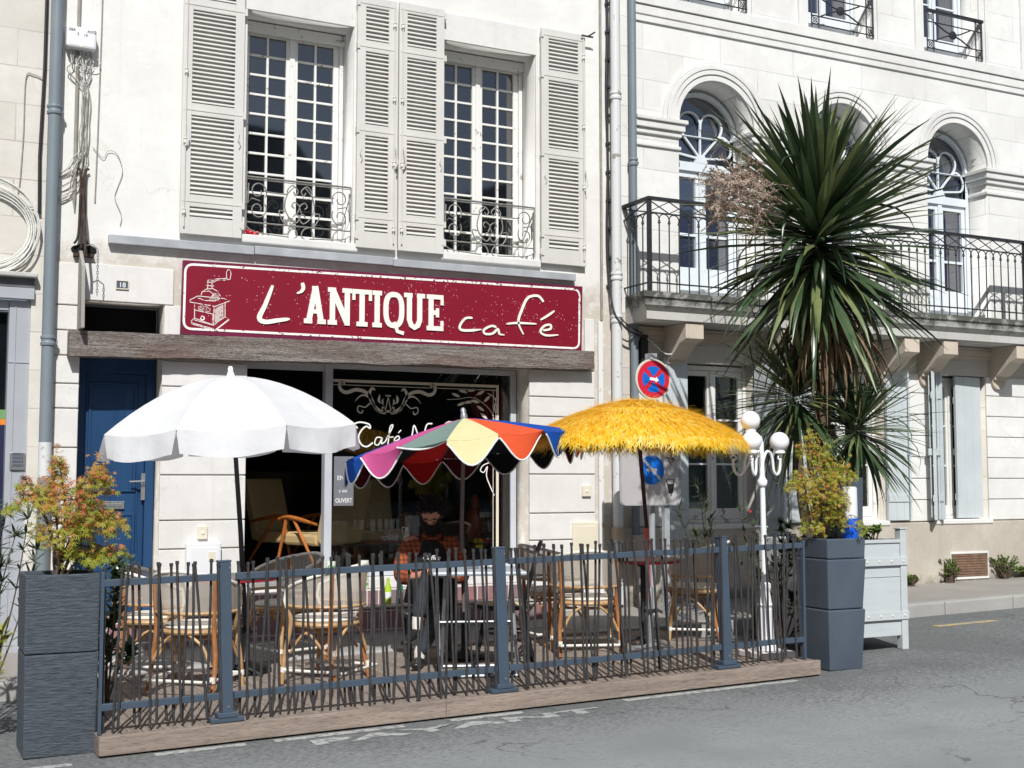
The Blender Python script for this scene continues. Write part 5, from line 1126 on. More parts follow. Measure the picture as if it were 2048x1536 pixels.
# yellow straw parasol
yp = thing('parasol', 'yellow raffia straw parasol with shaggy fringe over the right tables', 'parasol', (5.46, -2.94, dz(5.46)))
top = Vector((5.37, -2.93, 2.225)); tm = Matrix.Translation(top) @ Matrix.Rotation(.01, 4, 'Y'); rs = random.Random(11)
def ydome(s_): return -.325*max(s_, 0)**1.7
b = MB(); n_ = 40
prof = [(max(.001, .90*j/14), ydome(j/14)-.012) for j in range(15)]
vs = [tm @ Vector((r_*math.cos(2*math.pi*k_/n_), r_*math.sin(2*math.pi*k_/n_), z)) for r_, z in prof for k_ in range(n_)]
b.add(vs, [(j*n_+k_, j*n_+(k_+1) % n_, (j+1)*n_+(k_+1) % n_, (j+1)*n_+k_) for j in range(14) for k_ in range(n_)]); b.build('canopy', M['straw'], yp, smooth=True)
b = MB(); b.keep = 1
for tier, (s0, cnt_, ln) in enumerate(((.02, 900, .26), (.20, 1700, .26), (.42, 2700, .26), (.62, 3300, .27), (.80, 3600, .26), (.96, 3800, .13))):
    for i in range(cnt_):
        a = rs.uniform(0, 2*math.pi); s_ = s0+rs.uniform(-.05, .05); l_ = ln*rs.uniform(.6, 1.15)*(1+.25*noise.noise(Vector((a*5, tier*3., 0)))); w = rs.uniform(.0015, .0036)
        pts = []
        for q in range(3):
            sq = s_+l_*q/2/.95; lift = .006+.030*q/2*rs.random()+.012*(q == 2)*noise.noise(Vector((a*4, s_*6, 2)))+(.045 if q == 2 and rs.random() < .10 else 0)
            over = max(0, sq-1.0); aa = a+rs.uniform(-.03, .03)*q
            r_ = .90*max(.01, min(sq, 1.0))+over*.35; z = ydome(min(sq, 1.0))-over*.85+lift+rs.uniform(-.004, .004)
            pts.append((r_, aa, z))
        vs = []
        for (r_, aa, z), ww in zip(pts, (w, w, w*.35)):
            dx = ww/max(r_, .05); vs += [tm @ Vector((r_*math.cos(aa-dx), r_*math.sin(aa-dx), z)), tm @ Vector((r_*math.cos(aa+dx), r_*math.sin(aa+dx), z))]
        b.add(vs, [(0, 1, 3, 2), (2, 3, 5, 4)])
b.build('straw_thatch', M['straw'], yp)
MB().tube([(5.455, -2.94, 1.22), tuple(top-Vector((0, 0, .03)))], .016, 12).build('upper_pole', M['pole_brown'], yp, smooth=True)
MB().tube([(5.48, -2.94, .30), (5.455, -2.94, 1.219)], .019, 12).build('lower_pole', M['pole_red'], yp, smooth=True)
MB().tube([(5.45, -2.93, 2.2), (5.45, -2.93, 2.235), (5.47, -2.93, 2.25), (5.49, -2.93, 2.232)], .004, 6).build('tip', M['straw'], yp)
t = thing('parasol_stand', 'grey tube parasol base with a clamp under the yellow parasol', 'parasol base', (5.48, -2.94, dz(5.48)))
MB().lathe([(.20, .0), (.21, .02), (.19, .05), (.05, .07), (.026, .09), (.026, .52), (.022, .525)], (5.48, -2.94, dz(5.48)+.002), 22).build('foot', M['aluminium'], t, smooth=True)
MB().box(5.44, 5.52, -2.975, -2.905, dz(5.48)+.33, dz(5.48)+.36).build('clamp', M['iron'], t, bevel=.004)

# ------------------------------------------------------------------ bistro armchairs
def bistro(label, x, y, rz):
    t = thing('bistro_chair', label, 'chair', (x, y, dz(x)), 'rattan bistro armchairs', rz)
    return t
def make_bistro():
    t = bistro('_', 0, 0, 0); t.location = (0, 0, 0)
    sr_ = .235
    b = MB(); b.lathe([(.20, .425), (.225, .43), (.235, .445), (.22, .462), (.001, .455)], (0, .02, 0), 28); b.build('seat', M['seat_weave'], t, smooth=True)
    b = MB(); b.tube([(sr_*math.cos(a), .02+sr_*math.sin(a), .415) for a in [2*math.pi*i/28 for i in range(28)]], .017, 8, closed=True); b.tube([(.19*math.cos(a), .02+.19*math.sin(a), .375) for a in [2*math.pi*i/28 for i in range(28)]], .011, 8, closed=True); b.build('seat_ring', M['rattan'], t, smooth=True)
    # curved back wraps from arm to arm
    def rim(a): # a: -125..125 deg about the back (-y)
        s_ = abs(a)/128; return .83-.17*s_**1.6
    A_ = [-128+256*i/32 for i in range(33)]
    P_ = lambda a, z, r_=.265: Vector((r_*math.sin(R(a))*(1.05+.18*(z-.45)), -r_*math.cos(R(a))*(1.05+.25*(z-.45))+.02, z))
    vs = []
    for a in A_:
        zt = rim(a); zb_ = .545
        for j in range(5): vs.append(P_(a, zb_+(zt-zb_)*j/4))
    b = MB(); b.add(vs, [(5*i+j, 5*i+j+1, 5*i+5+j+1, 5*i+5+j) for i in range(32) for j in range(4)]); b.build('backrest', M['mesh'], t, smooth=True)
    b = MB(); b.tube([P_(a, rim(a)) for a in A_]+[P_(128, .58)+Vector((0, .02, 0)), P_(126, .50)], .013, 8); b.tube([P_(-128, rim(-128)), P_(-128, .58)+Vector((0, .02, 0)), P_(-126, .50)], .013, 8); b.build('back_rim', M['wrap'], t, smooth=True)
    b = MB(); b.tube([P_(a, .545) for a in A_], .012, 8); b.build('back_rail', M['rattan'], t, smooth=True)
    for i, (a, mat) in enumerate(((-52, 'rattan_dark'), (52, 'rattan_dark'))):
        p = P_(a, rim(a)-.01); q = P_(a, .42); f = Vector((p.x*1.05, p.y*1.10-.05, .0))
        b = MB(); b.tube(smoothpts([tuple(p), tuple(P_(a, .62)), tuple(q), (f.x*.98, q.y-.01, .22), (f.x, f.y+.02, .004)]), .017, 8); o = b.build('leg', M[mat], t, smooth=True)
        b = MB(); d = Vector((f.x, f.y+.025, 0)); b.tube([(f.x*.995, f.y+.01+.02, .085), (f.x*.99, f.y+.012+.018, .125)], .020, 8); b.build('wrap', M['wrap'], o, smooth=True)
    for s_ in (-1, 1):
        b = MB(); b.tube(smoothpts([tuple(P_(s_*126, .52)), (s_*.215, .17, .42), (s_*.235, .20, .22), (s_*.245, .22, .004)]), .016, 8); o = b.build('leg', M['rattan'], t, smooth=True)
        b = MB(); b.tube([(s_*.241, .213, .085), (s_*.240, .211, .12)], .020, 8); b.build('wrap', M['wrap'], o, smooth=True)
        b = MB(); b.tube(smoothpts([(s_*.236, .2, .25), (s_*.18, .19, .34), (s_*.08, .22, .40)]), .011, 7); b.tube(smoothpts([(s_*.22, -.2, .2), (s_*.16, -.19, .32), (s_*.06, -.2, .40)]), .011, 7); b.tube(smoothpts([(s_*.235, .16, .22), (s_*.225, .04, .36), (s_*.23, -.12, .22)]), .010, 7); b.build('brace', M['rattan'], t, smooth=True)
    b = MB(); c4 = [(-.24, -.27), (.24, -.27), (.245, .21), (-.245, .21)]
    for p, q in zip(c4, c4[1:]+c4[:1]): b.tube([(p[0], p[1], .10), (q[0], q[1], .10)], .011, 7)
    b.build('stretcher', M['wrap'], t, smooth=True)
    return t
proto = make_bistro()
for i, (x, y, rz, lb) in enumerate(((1.98, -2.60, -42, 'rattan bistro chair nearest the fence post by the ribbed planter'), (2.88, -2.74, 42, 'rattan bistro chair with its back against the middle fence panel, facing left'), (5.08, -2.62, -20, 'rattan bistro chair with its back to the street under the yellow parasol'), (5.18, -1.86, -88, 'rattan bistro chair standing side on between the black stool chair and the yellow parasol'), (6.33, -2.36, 52, 'rattan bistro chair beside the fence post left of the street lamp'), (1.82, -1.80, -110, 'rattan bistro chair farthest left in front of the blue door'), (2.93, -1.55, 108, 'rattan bistro chair right of the white parasol pole, near the steps'))):
    o = proto if i == 0 else copy_tree(proto)
    o.location = (x, y, dz(x)+.002); o.rotation_euler = (0, 0, R(rz)); tag(o, lb)
# round tables
def round_table(label, x, y, r_, mt, rimm):
    t = thing('round_table', label, 'table', (x, y, dz(x)), 'round pedestal tables'); z = dz(x)+.70
    MB().lathe([(r_-.01, 0), (r_, .004), (r_, .018)], (x, y, z), 36).build('rim', rimm, t, smooth=True)
    MB().lathe([(r_+.004, .019), (r_+.004, .030), (.001, .032)], (x, y, z), 36).build('table_top', mt, t, smooth=True)
    MB().lathe([(.026, .03), (.022, .1), (.022, .66), (.10, .698)], (x, y, dz(x)), 14).build('pedestal', M['iron'], t, smooth=True)
    for k_ in range(4):
        a = R(45+90*k_); MB().tube([(x+.02*math.cos(a), y+.02*math.sin(a), dz(x)+.09), (x+.16*math.cos(a), y+.16*math.sin(a), dz(x)+.05), (x+.25*math.cos(a), y+.25*math.sin(a), dz(x)+.014)], .012, 7).build('foot', M['iron'], t, smooth=True)
round_table('dark round table with a red edge under the white parasol', 2.36, -2.12, .33, M['table_dark'], M['table_red'])
round_table('speckled brown round table with a red edge around the yellow parasol pole', 5.62, -2.62, .31, M['table_brown'], M['table_red'])
# folding table
ft = thing('folding_table', 'rectangular folding table with pale grey top in front of the seated man', 'table', (3.95, -2.95, dz(3.95)))
fx, fy, fz = 3.94, -2.98, dz(3.94); rm = Matrix.Translation((fx, fy, fz)) @ Matrix.Rotation(R(-20), 4, 'Z')
MB().box(-.34, .34, -.30, .30, .725, .755, rm).build('table_top', M['table_grey'], ft, bevel=.012)
for s_ in (-1, 1):
    b = MB(); b.tube([rm @ Vector((s_*.28, -.24, .004)), rm @ Vector((s_*.28, .22, .72))], .014, 8); b.tube([rm @ Vector((s_*.24, .24, .004)), rm @ Vector((s_*.24, -.2, .72))], .014, 8); b.build('leg', M['aluminium'], ft, smooth=True)
b = MB(); b.tube([rm @ Vector((-.28, -.24, .015)), rm @ Vector((.28, -.24, .015))], .012, 8); b.tube([rm @ Vector((-.24, .24, .015)), rm @ Vector((.24, .24, .015))], .012, 8); b.tube([rm @ Vector((-.28, 0, .37)), rm @ Vector((.28, 0, .37))], .009, 8); b.build('crossbar', M['aluminium'], ft, smooth=True)
t = thing('ashtray', 'crumpled clear wrapper and ashtray lying on the grey folding table', 'tableware', (4.1, -2.9, fz+.757))
b = MB(); rs = random.Random(4)
vs = [rm @ Vector((.12+.09*math.cos(a)*rs.uniform(.6, 1), .05+.07*math.sin(a)*rs.uniform(.6, 1), .758+rs.uniform(0, .035))) for a in [i*.35 for i in range(18)]]+[rm @ Vector((.12, .05, .80))]
b.add(vs, [(i, (i+1) % 18, 18) for i in range(18)]); b.build('wrapper', M['plastic_white'], t)
MB().lathe([(.035, 0), (.045, .025), (.04, .025), (.03, .006)], (0, 0, 0), 18, rm @ Matrix.Translation((-.02, .02, .757))).build('dish', M['steel'], t, smooth=True)
# black bentwood chair
def bentwood():
    cx, cy, z = 4.28, -2.72, dz(4.28); t = thing('bentwood_chair', 'black bentwood chair with a cream cane seat beside the folding table', 'chair', (cx, cy, z), None)
    m = Matrix.Translation((cx, cy, z)) @ Matrix.Rotation(R(62), 4, 'Z')      # front towards +y of its own frame
    MB().lathe([(.19, .44), (.20, .452), (.18, .458), (.001, .452)], (0, 0, 0), 30, m).build('seat', M['cane'], t, smooth=True)
    b = MB(); b.tube([m @ Vector((.205*math.cos(a), .205*math.sin(a), .44)) for a in [2*math.pi*i/30 for i in range(30)]], .018, 8, closed=True); b.tube([m @ Vector((.17*math.cos(a), .17*math.sin(a), .25)) for a in [2*math.pi*i/30 for i in range(30)]], .010, 8, closed=True); b.build('seat_frame', M['black_lacquer'], t, smooth=True)
    for s_ in (-1, 1):
        MB().tube([m @ Vector(p) for p in smoothpts([(s_*.15, .13, .44), (s_*.165, .16, .2), (s_*.20, .21, .004)])], .014, 8).build('leg', M['black_lacquer'], t, smooth=True)
    b = MB(); b.tube([m @ Vector(p) for p in smoothpts([(-.20, -.24, .004), (-.17, -.19, .25), (-.165, -.17, .45), (-.19, -.22, .65), (-.17, -.27, .85), (0, -.30, .93), (.17, -.27, .85), (.19, -.22, .65), (.165, -.17, .45), (.17, -.19, .25), (.20, -.24, .004)])], .015, 8); b.build('back_bow', M['black_lacquer'], t, smooth=True)
    b = MB(); b.tube([m @ Vector(p) for p in smoothpts([(-.10, -.17, .45), (-.11, -.21, .65), (-.07, -.26, .78), (0, -.28, .81), (.07, -.26, .78), (.11, -.21, .65), (.10, -.17, .45)])], .011, 8); b.build('inner_bow', M['black_lacquer'], t, smooth=True)
bentwood()
# ------------------------------------------------------------------ traffic signs
sn = thing('no_stopping_sign', 'round red and blue no stopping sign with a white arrow above the straw parasol', 'road sign', (6.86, -.86, gz(6.86, .13)))
cx, cz, y = 6.865, 2.605, -.90
def disc(r_, y0, y1, m_, nm, cxx=cx, czz=cz, par=sn): return plate(nm, [(cxx+r_*math.cos(2*math.pi*i/48), czz+r_*math.sin(2*math.pi*i/48)) for i in range(48)], [], y0, y1, m_, par)
disc(.205, y, y+.03, M['sign_rim'], 'rim'); disc(.188, y-.002, y-.0005, M['sign_roadred'], 'red_ring')
b = MB()
for k_ in range(4):
    a0 = R(90*k_+45); q = [(cx+.018*math.cos(R(90*k_)+0)*1.4, cz+.018*math.sin(R(90*k_))*1.4)]
    aa = [R(90*k_-45+11+(90-22)*j/12) for j in range(13)]
    b.prism(q+[(cx+.132*math.cos(a), cz+.132*math.sin(a)) for a in aa], y-.004, y-.0022)
b.build('blue_field', M['sign_blue'], sn)
am = Matrix.Translation((cx, 0, cz)) @ Matrix.Rotation(R(8), 4, 'Y')
b = MB(); pts = [(-.045, -.014), (.025, -.014), (.025, -.030), (.062, 0), (.025, .030), (.025, .014), (-.045, .014)]; pts = [(cx+p*math.cos(R(8))+q*math.sin(R(8)), cz-p*math.sin(R(8))+q*math.cos(R(8))) for p, q in pts]
b.prism(pts, y-.006, y-.0045).build('arrow', M['decal_white'], sn)
MB().tube([(6.90, -.80, gz(6.90, .13)), (6.90, -.80, 2.86)], .03, 14).build('post', M['zinc'], sn, smooth=True)
MB().box(6.85, 6.93, -.869, -.77, 2.78, 2.87).build('post_cap', M['zinc'], sn)
pn = thing('parking_sign_panel', 'big grey parking sign panel with blue circle and black graffiti, partly under the straw fringe', 'road sign', (6.95, -.7, gz(6.95, .13)))
y = -.90; x0, x1, z0, z1 = 6.47, 7.18, 1.345, 2.26
def rr(x0, x1, z0, z1, r_): 
    out = []
    for cxx, czz, a0 in ((x1-r_, z0+r_, -90), (x1-r_, z1-r_, 0), (x0+r_, z1-r_, 90), (x0+r_, z0+r_, 180)): out += [(cxx+r_*math.cos(R(a0+15*j)), czz+r_*math.sin(R(a0+15*j))) for j in range(7)]
    return out
plate('face', rr(x0, x1, z0, z1, .06), [], y, y+.02, M['sign_grey'], pn)
MB().ribbon(rr(x0+.008, x1-.008, z0+.008, z1-.008, .055), .01, y-.001, .004, True).build('rim', M['zinc'], pn)
ccx, ccz = 6.835, 1.70
disc(.145, y-.003, y-.0008, M['sign_blue'], 'blue_disc', ccx, ccz, pn)
b = MB(); b.ribbon([(ccx-.095, ccz+.10), (ccx+.10, ccz-.095)], .028, y-.0032, .001); b.prism([(ccx-.07, ccz+.0), (ccx-.03, ccz-.03), (ccx-.03, ccz-.013), (ccx+.06, ccz-.013), (ccx+.06, ccz+.016), (ccx-.03, ccz+.016), (ccx-.03, ccz+.03)], y-.006, y-.0045); b.build('bar_and_arrow', M['sign_grey'], pn)
g = MB(); yy = y-.0012
for k_, pts in enumerate(([(7.005, 2.06), (7.085, 2.10)], [(7.005, 2.04), (7.095, 2.00), (7.085, 2.07)], [(6.995, 1.99), (7.095, 1.955), (7.025, 1.94), (7.015, 1.97)], [(7.005, 1.92), (7.095, 1.94), (7.065, 1.90)], [(6.995, 1.88), (7.085, 1.90), (7.005, 1.84), (7.105, 1.85), (7.055, 1.87)], [(7.005, 1.825), (7.115, 1.80)], [(7.065, 1.84), (7.110, 1.79)], [(7.035, 1.80), (7.040, 1.775)], [(7.055, 1.785), (7.060, 1.745)], [(7.075, 1.80), (7.085, 1.78)])): g.ribbon(pts, .009, yy-.0003*k_, .0008)
g.ribbon([(7.010, 1.60), (7.100, 1.605), (7.080, 1.47), (7.040, 1.47), (7.010, 1.60)], .010, yy, .001); g.prism([(7.025, 1.56), (7.090, 1.56), (7.075, 1.475), (7.040, 1.475)], yy-.0025, yy-.0015); g.prism([(7.050, 1.475), (7.070, 1.475), (7.065, 1.44), (7.055, 1.44)], yy-.0035, yy-.0028)
g.build('graffiti', M['ink'], pn)
b = MB(); b.box(7.00, 7.06, y+.021, y+.08, gz(7, .13), 2.3); b.build('post', M['zinc'], pn, bevel=.004)
# ------------------------------------------------------------------ plants
def blade(b, p, az, el, L, w, droop, n=7, fold=.25, twist=0, tipf=.0):
    """a long sword leaf: V-folded, tapering, arching under its own weight"""
    d = Vector((math.cos(az)*math.cos(el), math.sin(az)*math.cos(el), math.sin(el))); p = Vector(p); vs = []
    e = el
    for i in range(n+1):
        s_ = i/n; ww = w*(min(1, .45+s_*2.2) if s_ < .3 else (1-((s_-.3)/.7)**1.7))+.0006
        dirv = Vector((math.cos(az)*math.cos(e), math.sin(az)*math.cos(e), math.sin(e))); side = Vector((-math.sin(az), math.cos(az), 0)); nrm = side.cross(dirv)
        tw = twist*s_; sd = side*math.cos(tw)+nrm*math.sin(tw)
        vs += [p-sd*ww+nrm*fold*ww, p-nrm*fold*ww*.4, p+sd*ww+nrm*fold*ww]
        e -= droop*(s_+.25)/n*1.6; p = p+dirv*(L/n)
    b.add(vs, [f for i in range(n) for f in ((3*i, 3*i+1, 3*i+4, 3*i+3), (3*i+1, 3*i+2, 3*i+5, 3*i+4))])
def rosette(c, n, Lr, rs, mats, el0=-65, el1=88, w=.023, dense=.28):
    bs = {m: MB() for m in mats}
    for b in bs.values(): b.keep = 1
    for i in range(n):
        t = (i+.5)/n; el = R(el1-(el1-el0)*t**.85)+rs.gauss(0, .10); az = i*2.39996+rs.gauss(0, .25); L = Lr*rs.uniform(.72, 1.08)*(1 if t > .12 else .75)
        hgt = dense*(1-t); m = mats[0]
        r_ = rs.random()
        if r_ < .30 and len(mats) > 1: m = mats[1]
        blade(bs[m], (c[0]+.03*math.cos(az), c[1]+.03*math.sin(az), c[2]+hgt*1.0-.12), az, el, L, w*rs.uniform(.75, 1.15), rs.uniform(.05, .5)+(.6 if t > .6 and rs.random() < .3 else 0)+(2.0 if rs.random() < .07 else 0), twist=rs.uniform(-.7, .7))
    return bs
def palm():
    rs = random.Random(17)
    t = thing('cordyline_palm', 'tall spiky cordyline palm with several leaf heads and a dry flower plume', 'palm tree', (7.45, -2.75, 1.05))
    x, y = 7.45, -2.75
    tr = MB(); 
    for pts, r0 in (([(x, y, 1.0), (x+.02, y, 1.6), (x-.01, y+.01, 2.3), (x+.05, y, 3.0), (x+.03, y, 3.7)], .075), ([(x-.1, y+.1, 1.0), (x-.16, y+.15, 1.6), (x-.15, y+.2, 2.25)], .05), ([(x+.12, y-.08, 1.0), (x+.22, y-.1, 1.5), (x+.26, y-.12, 2.0)], .05)):
        p = smoothpts(pts, 5); tr.tube(p, [r0*(1-.35*i/len(p))*(1+.08*math.sin(i*2.3)) for i in range(len(p))], 12)
    tr.build('trunk', M['bark'], t, smooth=True)
    def head(c, n, L, el0, el1, nm, w=.023, dense=.35):
        bs = rosette(c, n, L, rs, ['cordyline', 'cordyline_light'], el0, el1, w, dense)
        a, q = bs['cordyline'], bs['cordyline_light']; a.cur = 0; k0 = len(a.f); a.add(q.v, q.f); a.mi = [0]*k0+[1]*len(q.f); a.keep = 1
        a.build(nm, [M['cordyline'], M['cordyline_light']], t, smooth=2)
    head((x-.04, y, 3.54), 470, 1.28, -44, 85, 'leaf_head', .036, .72)
    head((x-.12, y+.2, 2.32), 230, .92, -60, 75, 'leaf_head', .018, .25)
    head((x+.27, y-.12, 2.06), 210, .78, -50, 80, 'leaf_head', .016, .22)
    # skirt of dead leaves hanging under the main head
    b = MB(); b.keep = 1
    for i in range(160):
        az = rs.uniform(0, 6.28); el = R(rs.uniform(-75, -25)); blade(b, (x+.05+.08*math.cos(az), y+.08*math.sin(az), 3.30-rs.uniform(0, .45)), az, el, rs.uniform(.5, 1.0), rs.uniform(.010, .021), rs.uniform(.6, 1.6), twist=rs.uniform(-1.5, 1.5), fold=.5)
    b.build('dead_leaves', M['cordyline_dead'], t, smooth=2)
    # dry flower plume
    b = MB(); b.keep = 1; o = Vector((x-.05, y-.05, 3.8)); tip = Vector((5.85, -3.22, 3.88))
    ax = [o.lerp(tip, s_)+Vector((0, 0, .18*math.sin(s_*math.pi))) for s_ in [i/10 for i in range(11)]]
    b.tube(ax, [.014]*5+[.009]*6, 6)
    for i in range(150):
        s_ = rs.uniform(.55, 1.0); p = ax[int(s_*10)]; p = p+Vector((0, 0, rs.gauss(.02, .12))); d = Vector((rs.gauss(-.1, .8), rs.gauss(0, .8), rs.gauss(0, .8))); d.normalize(); L = rs.uniform(.14, .38)
        pts = [p+d*L*q/5+Vector((0, 0, -.10*(q/5)**2)) for q in range(6)]
        b.tube(pts, [.003, .0025, .002, .002, .0015, .001], 4, cap=False)
        for q in range(46):
            u = rs.uniform(.15, 1); pp = pts[min(4, int(u*5))].lerp(pts[min(5, int(u*5)+1)], (u*5) % 1); e = Vector((rs.gauss(0, 1), rs.gauss(0, 1), rs.gauss(0, 1))).normalized(); l_ = rs.uniform(.012, .034); sd = e.cross(d).normalized()*.0026
            b.add([pp-sd, pp+sd, pp+e*l_+sd*1.4, pp+e*l_-sd*1.4], [(0, 1, 2, 3)])
    b.build('flower_plume', M['flower_dry'], t)
palm()
def maple_leaf(b, c, nrm, s_, rs):
    z = Vector(nrm).normalized(); x = z.cross(Vector((rs.gauss(0, 1), rs.gauss(0, 1), rs.gauss(0, 1)))).normalized(); y = z.cross(x); vs = [Vector(c)-y*s_*.15]; fs = []
    for k_, (a, l_) in enumerate(((-105, .55), (-62, .85), (-22, 1.05), (22, 1.05), (62, .85), (105, .55))):
        d = y*math.cos(R(a))+x*math.sin(R(a)); p = x*math.cos(R(a))-y*math.sin(R(a)); o = len(vs)
        vs += [c+d*s_*l_*.45+p*s_*.10, c+d*s_*l_-z*s_*.22, c+d*s_*l_*.45-p*s_*.10]; fs.append((0, o, o+1, o+2))
    b.add(vs, fs)
def maple(label, cx, cy, cz, clouds, rs, mix, stems):
    t = thing('maple_shrub', label, 'shrub', (cx, cy, cz)); b1, b2 = MB(), MB(); b1.keep = b2.keep = 1; tw = MB()
    for (x, y, z, rx, rz, n) in clouds:
        base = Vector((cx+rs.uniform(-.03, .03), cy+rs.uniform(-.03, .03), cz)); mid = base.lerp(Vector((x, y, z)), .55)+Vector((rs.uniform(-.04, .04), 0, .04))
        tw.tube(smoothpts([tuple(base), tuple(mid), (x, y, z)]), [.009]*3+[.006]*3+[.004]*3, 6)
        for q in range(7):
            a = rs.uniform(0, 6.28); e = Vector((x+rx*.8*math.cos(a), y+rx*.8*math.sin(a), z+rs.uniform(-.5, .5)*rz)); tw.tube([(x, y, z), tuple(Vector((x, y, z)).lerp(e, .5)+Vector((0, 0, .02))), tuple(e)], [.004, .003, .0015], 5)
        for i in range(int(n*1.55)):
            a = rs.uniform(0, 6.28); r_ = rx*1.12*math.sqrt(rs.random()); zz = z+rz*1.7*rs.gauss(0, .55)*(1-.3*(r_/rx)**2)-.06*(r_/rx)**2+.05*noise.noise(Vector((x+r_*math.cos(a), y, z))*9)
            p = Vector((x+r_*math.cos(a), y+r_*math.sin(a), zz)); hh = (zz-cz)/.9
            maple_leaf(b1 if rs.random() < mix(hh, (zz-z)/rz) else b2, p, (rs.gauss(0, .6)+.3*math.cos(a), rs.gauss(0, .6)-.6, .8), rs.uniform(.020, .040), rs)
    tw.build('stem', M['twig'], t, smooth=True); b1.build('red_foliage', M['maple_red'], t); b2.build('green_foliage', M['maple_green'], t)
rs = random.Random(31)
def cloud(pxlist): return pxlist
maple('feathery maple with red orange and yellow leaves in the ribbed planter', .97, -3.5, 1.02,
      [(x, -3.5+dy, z, rx, rz, n) for (x, z), dy, rx, rz, n in ((((1.041,1.480)), 0, .20, .055, 260), (((0.924,1.600)), .05, .10, .05, 110), (((1.153,1.600)), -.05, .11, .06, 130), (((0.787,1.506)), 0, .13, .025, 90), (((0.950,1.704)), .05, .05, .06, 60), (((1.180,1.675)), .0, .06, .04, 60), (((0.988,1.332)), .0, .17, .06, 220), (((1.130,1.360)), -.05, .15, .05, 160), (((1.231,1.389)), -.05, .11, .025, 80), (((1.119,1.196)), .0, .14, .03, 130), (((1.235,1.184)), -.02, .13, .02, 80), (((0.757,1.600)), -.02, .05, .03, 30))],
      rs, lambda h, u: .34+.5*h+.18*u, 5)
maple('yellow green maple with pink tips in the smooth slate planter', 6.66, -3.6, 1.10,
      [(x, -3.62+dy, z, rx, rz, n) for (x, z), dy, rx, rz, n in ((((6.668,1.838)), .02, .10, .04, 90), (((6.518,1.896)), 0, .07, .05, 60), (((6.664,1.659)), 0, .20, .05, 230), (((6.461,1.600)), 0, .12, .04, 100), (((6.921,1.680)), .05, .11, .05, 120), (((6.660,1.501)), -.04, .18, .05, 230), (((6.708,1.402)), 0, .16, .05, 170), (((6.808,1.302)), -.06, .17, .03, 140), (((6.554,1.266)), 0, .10, .04, 70), (((6.595,1.976)), .03, .05, .03, 30))],
      rs, lambda h, u: .16+.22*max(0, u), 4)
def oleander(label, cx, cy, cz, stems, nl, L, rs, name='oleander', mat='oleander', w=.010):
    t = thing(name, label, 'shrub', (cx, cy, cz)); tw, lf = MB(), MB(); lf.keep = 1
    for (tx, ty, tz) in stems:
        b0 = Vector((cx+rs.uniform(-.04, .04), cy+rs.uniform(-.04, .04), cz)); tp = Vector((tx, ty, tz)); mid = b0.lerp(tp, .5)+Vector((rs.uniform(-.05, .05), rs.uniform(-.05, .05), .05))
        pts = smoothpts([tuple(b0), tuple(mid), tuple(tp)], 6); tw.tube(pts, [.008-.006*i/len(pts) for i in range(len(pts))], 6)
        for i in range(nl):
            s_ = 1-abs(rs.gauss(0, .22)); s_ = max(.25, min(1, s_)); p = Vector(pts[int(s_*(len(pts)-1))]); blade(lf, p, rs.uniform(0, 6.28), rs.uniform(-.3, 1.2), L*rs.uniform(.6, 1.1), w*rs.uniform(.7, 1.1), rs.uniform(.1, .7), 4, .3)
    tw.build('stem', M['twig'], t, smooth=True); lf.build('foliage', M[mat], t, smooth=2)
oleander('thin leaved oleander behind the ribbed planter on the left edge', .62, -2.6, .03, [(x, -2.6+rs.uniform(-.15, .15), z) for x, z in ((.50, 1.35), (.58, 1.55), (.66, 1.50), (.75, 1.45), (.82, 1.30), (.70, 1.15), (.55, 1.1), (.88, 1.42), (.95, 1.2), (.62, 1.3))], 34, .13, rs)
oleander('dark leafy shrub behind the left end of the fence', 1.36, -2.75, dz(1.4), [(x, -2.75+rs.uniform(-.2, .2), z) for x, z in ((1.15, 1.0), (1.25, .9), (1.4, 1.08), (1.5, 1.02), (1.3, .7), (1.45, .75), (1.2, .6), (1.38, .5), (1.25, 1.1), (1.1, .8), (1.5, .5))], 40, .12, rs, 'leafy_shrub', 'oleander', .022)
oleander('sparse tall oleander in front of the shuttered window, beside parking panel', 6.78, -1.9, dz(6.5)-.05, [(6.68, -1.9, 1.62), (6.72, -1.95, 1.45), (6.42, -1.95, 1.40), (6.86, -1.85, 1.30), (6.62, -1.9, 1.2)], 26, .13, rs)
oleander('bare twiggy oleander left of the white street lamp', 7.0, -2.3, dz(6.5)-.05, [(6.85, -2.3, 1.38), (6.95, -2.35, 1.25), (7.08, -2.3, 1.35), (7.15, -2.3, 1.2), (6.75, -2.3, 1.1), (7.2, -2.25, 1.4)], 16, .10, rs)
oleander('dense dark bush behind the white street lamp', 6.70, -3.0, dz(6.5)-.05, [(6.5+.06*i, -3.0+rs.uniform(-.25, .25), z) for i, z in enumerate((.85, 1.05, 1.2, .7, 1.3, .95, 1.15, 1.25, .8, 1.1, .6, .75, 1.0))], 44, .075, rs, 'leafy_bush', 'oleander', .018)
oleander('small bright green plant growing in the orangery tub', 7.72, -3.0, 1.04, [(7.72+rs.uniform(-.08, .10), -3.0+rs.uniform(-.08, .08), 1.04+rs.uniform(.06, .15)) for i in range(8)], 14, .06, rs, 'small_plant', 'weed', .020)
oleander('fern like green plant at the far left edge behind the ribbed planter', .55, -3.1, .03, [(.45+.05*i, -3.1+rs.uniform(-.1, .1), z) for i, z in enumerate((.75, .55, .8, .6, .45, .7))], 26, .13, rs, 'fern', 'maple_green', .012)
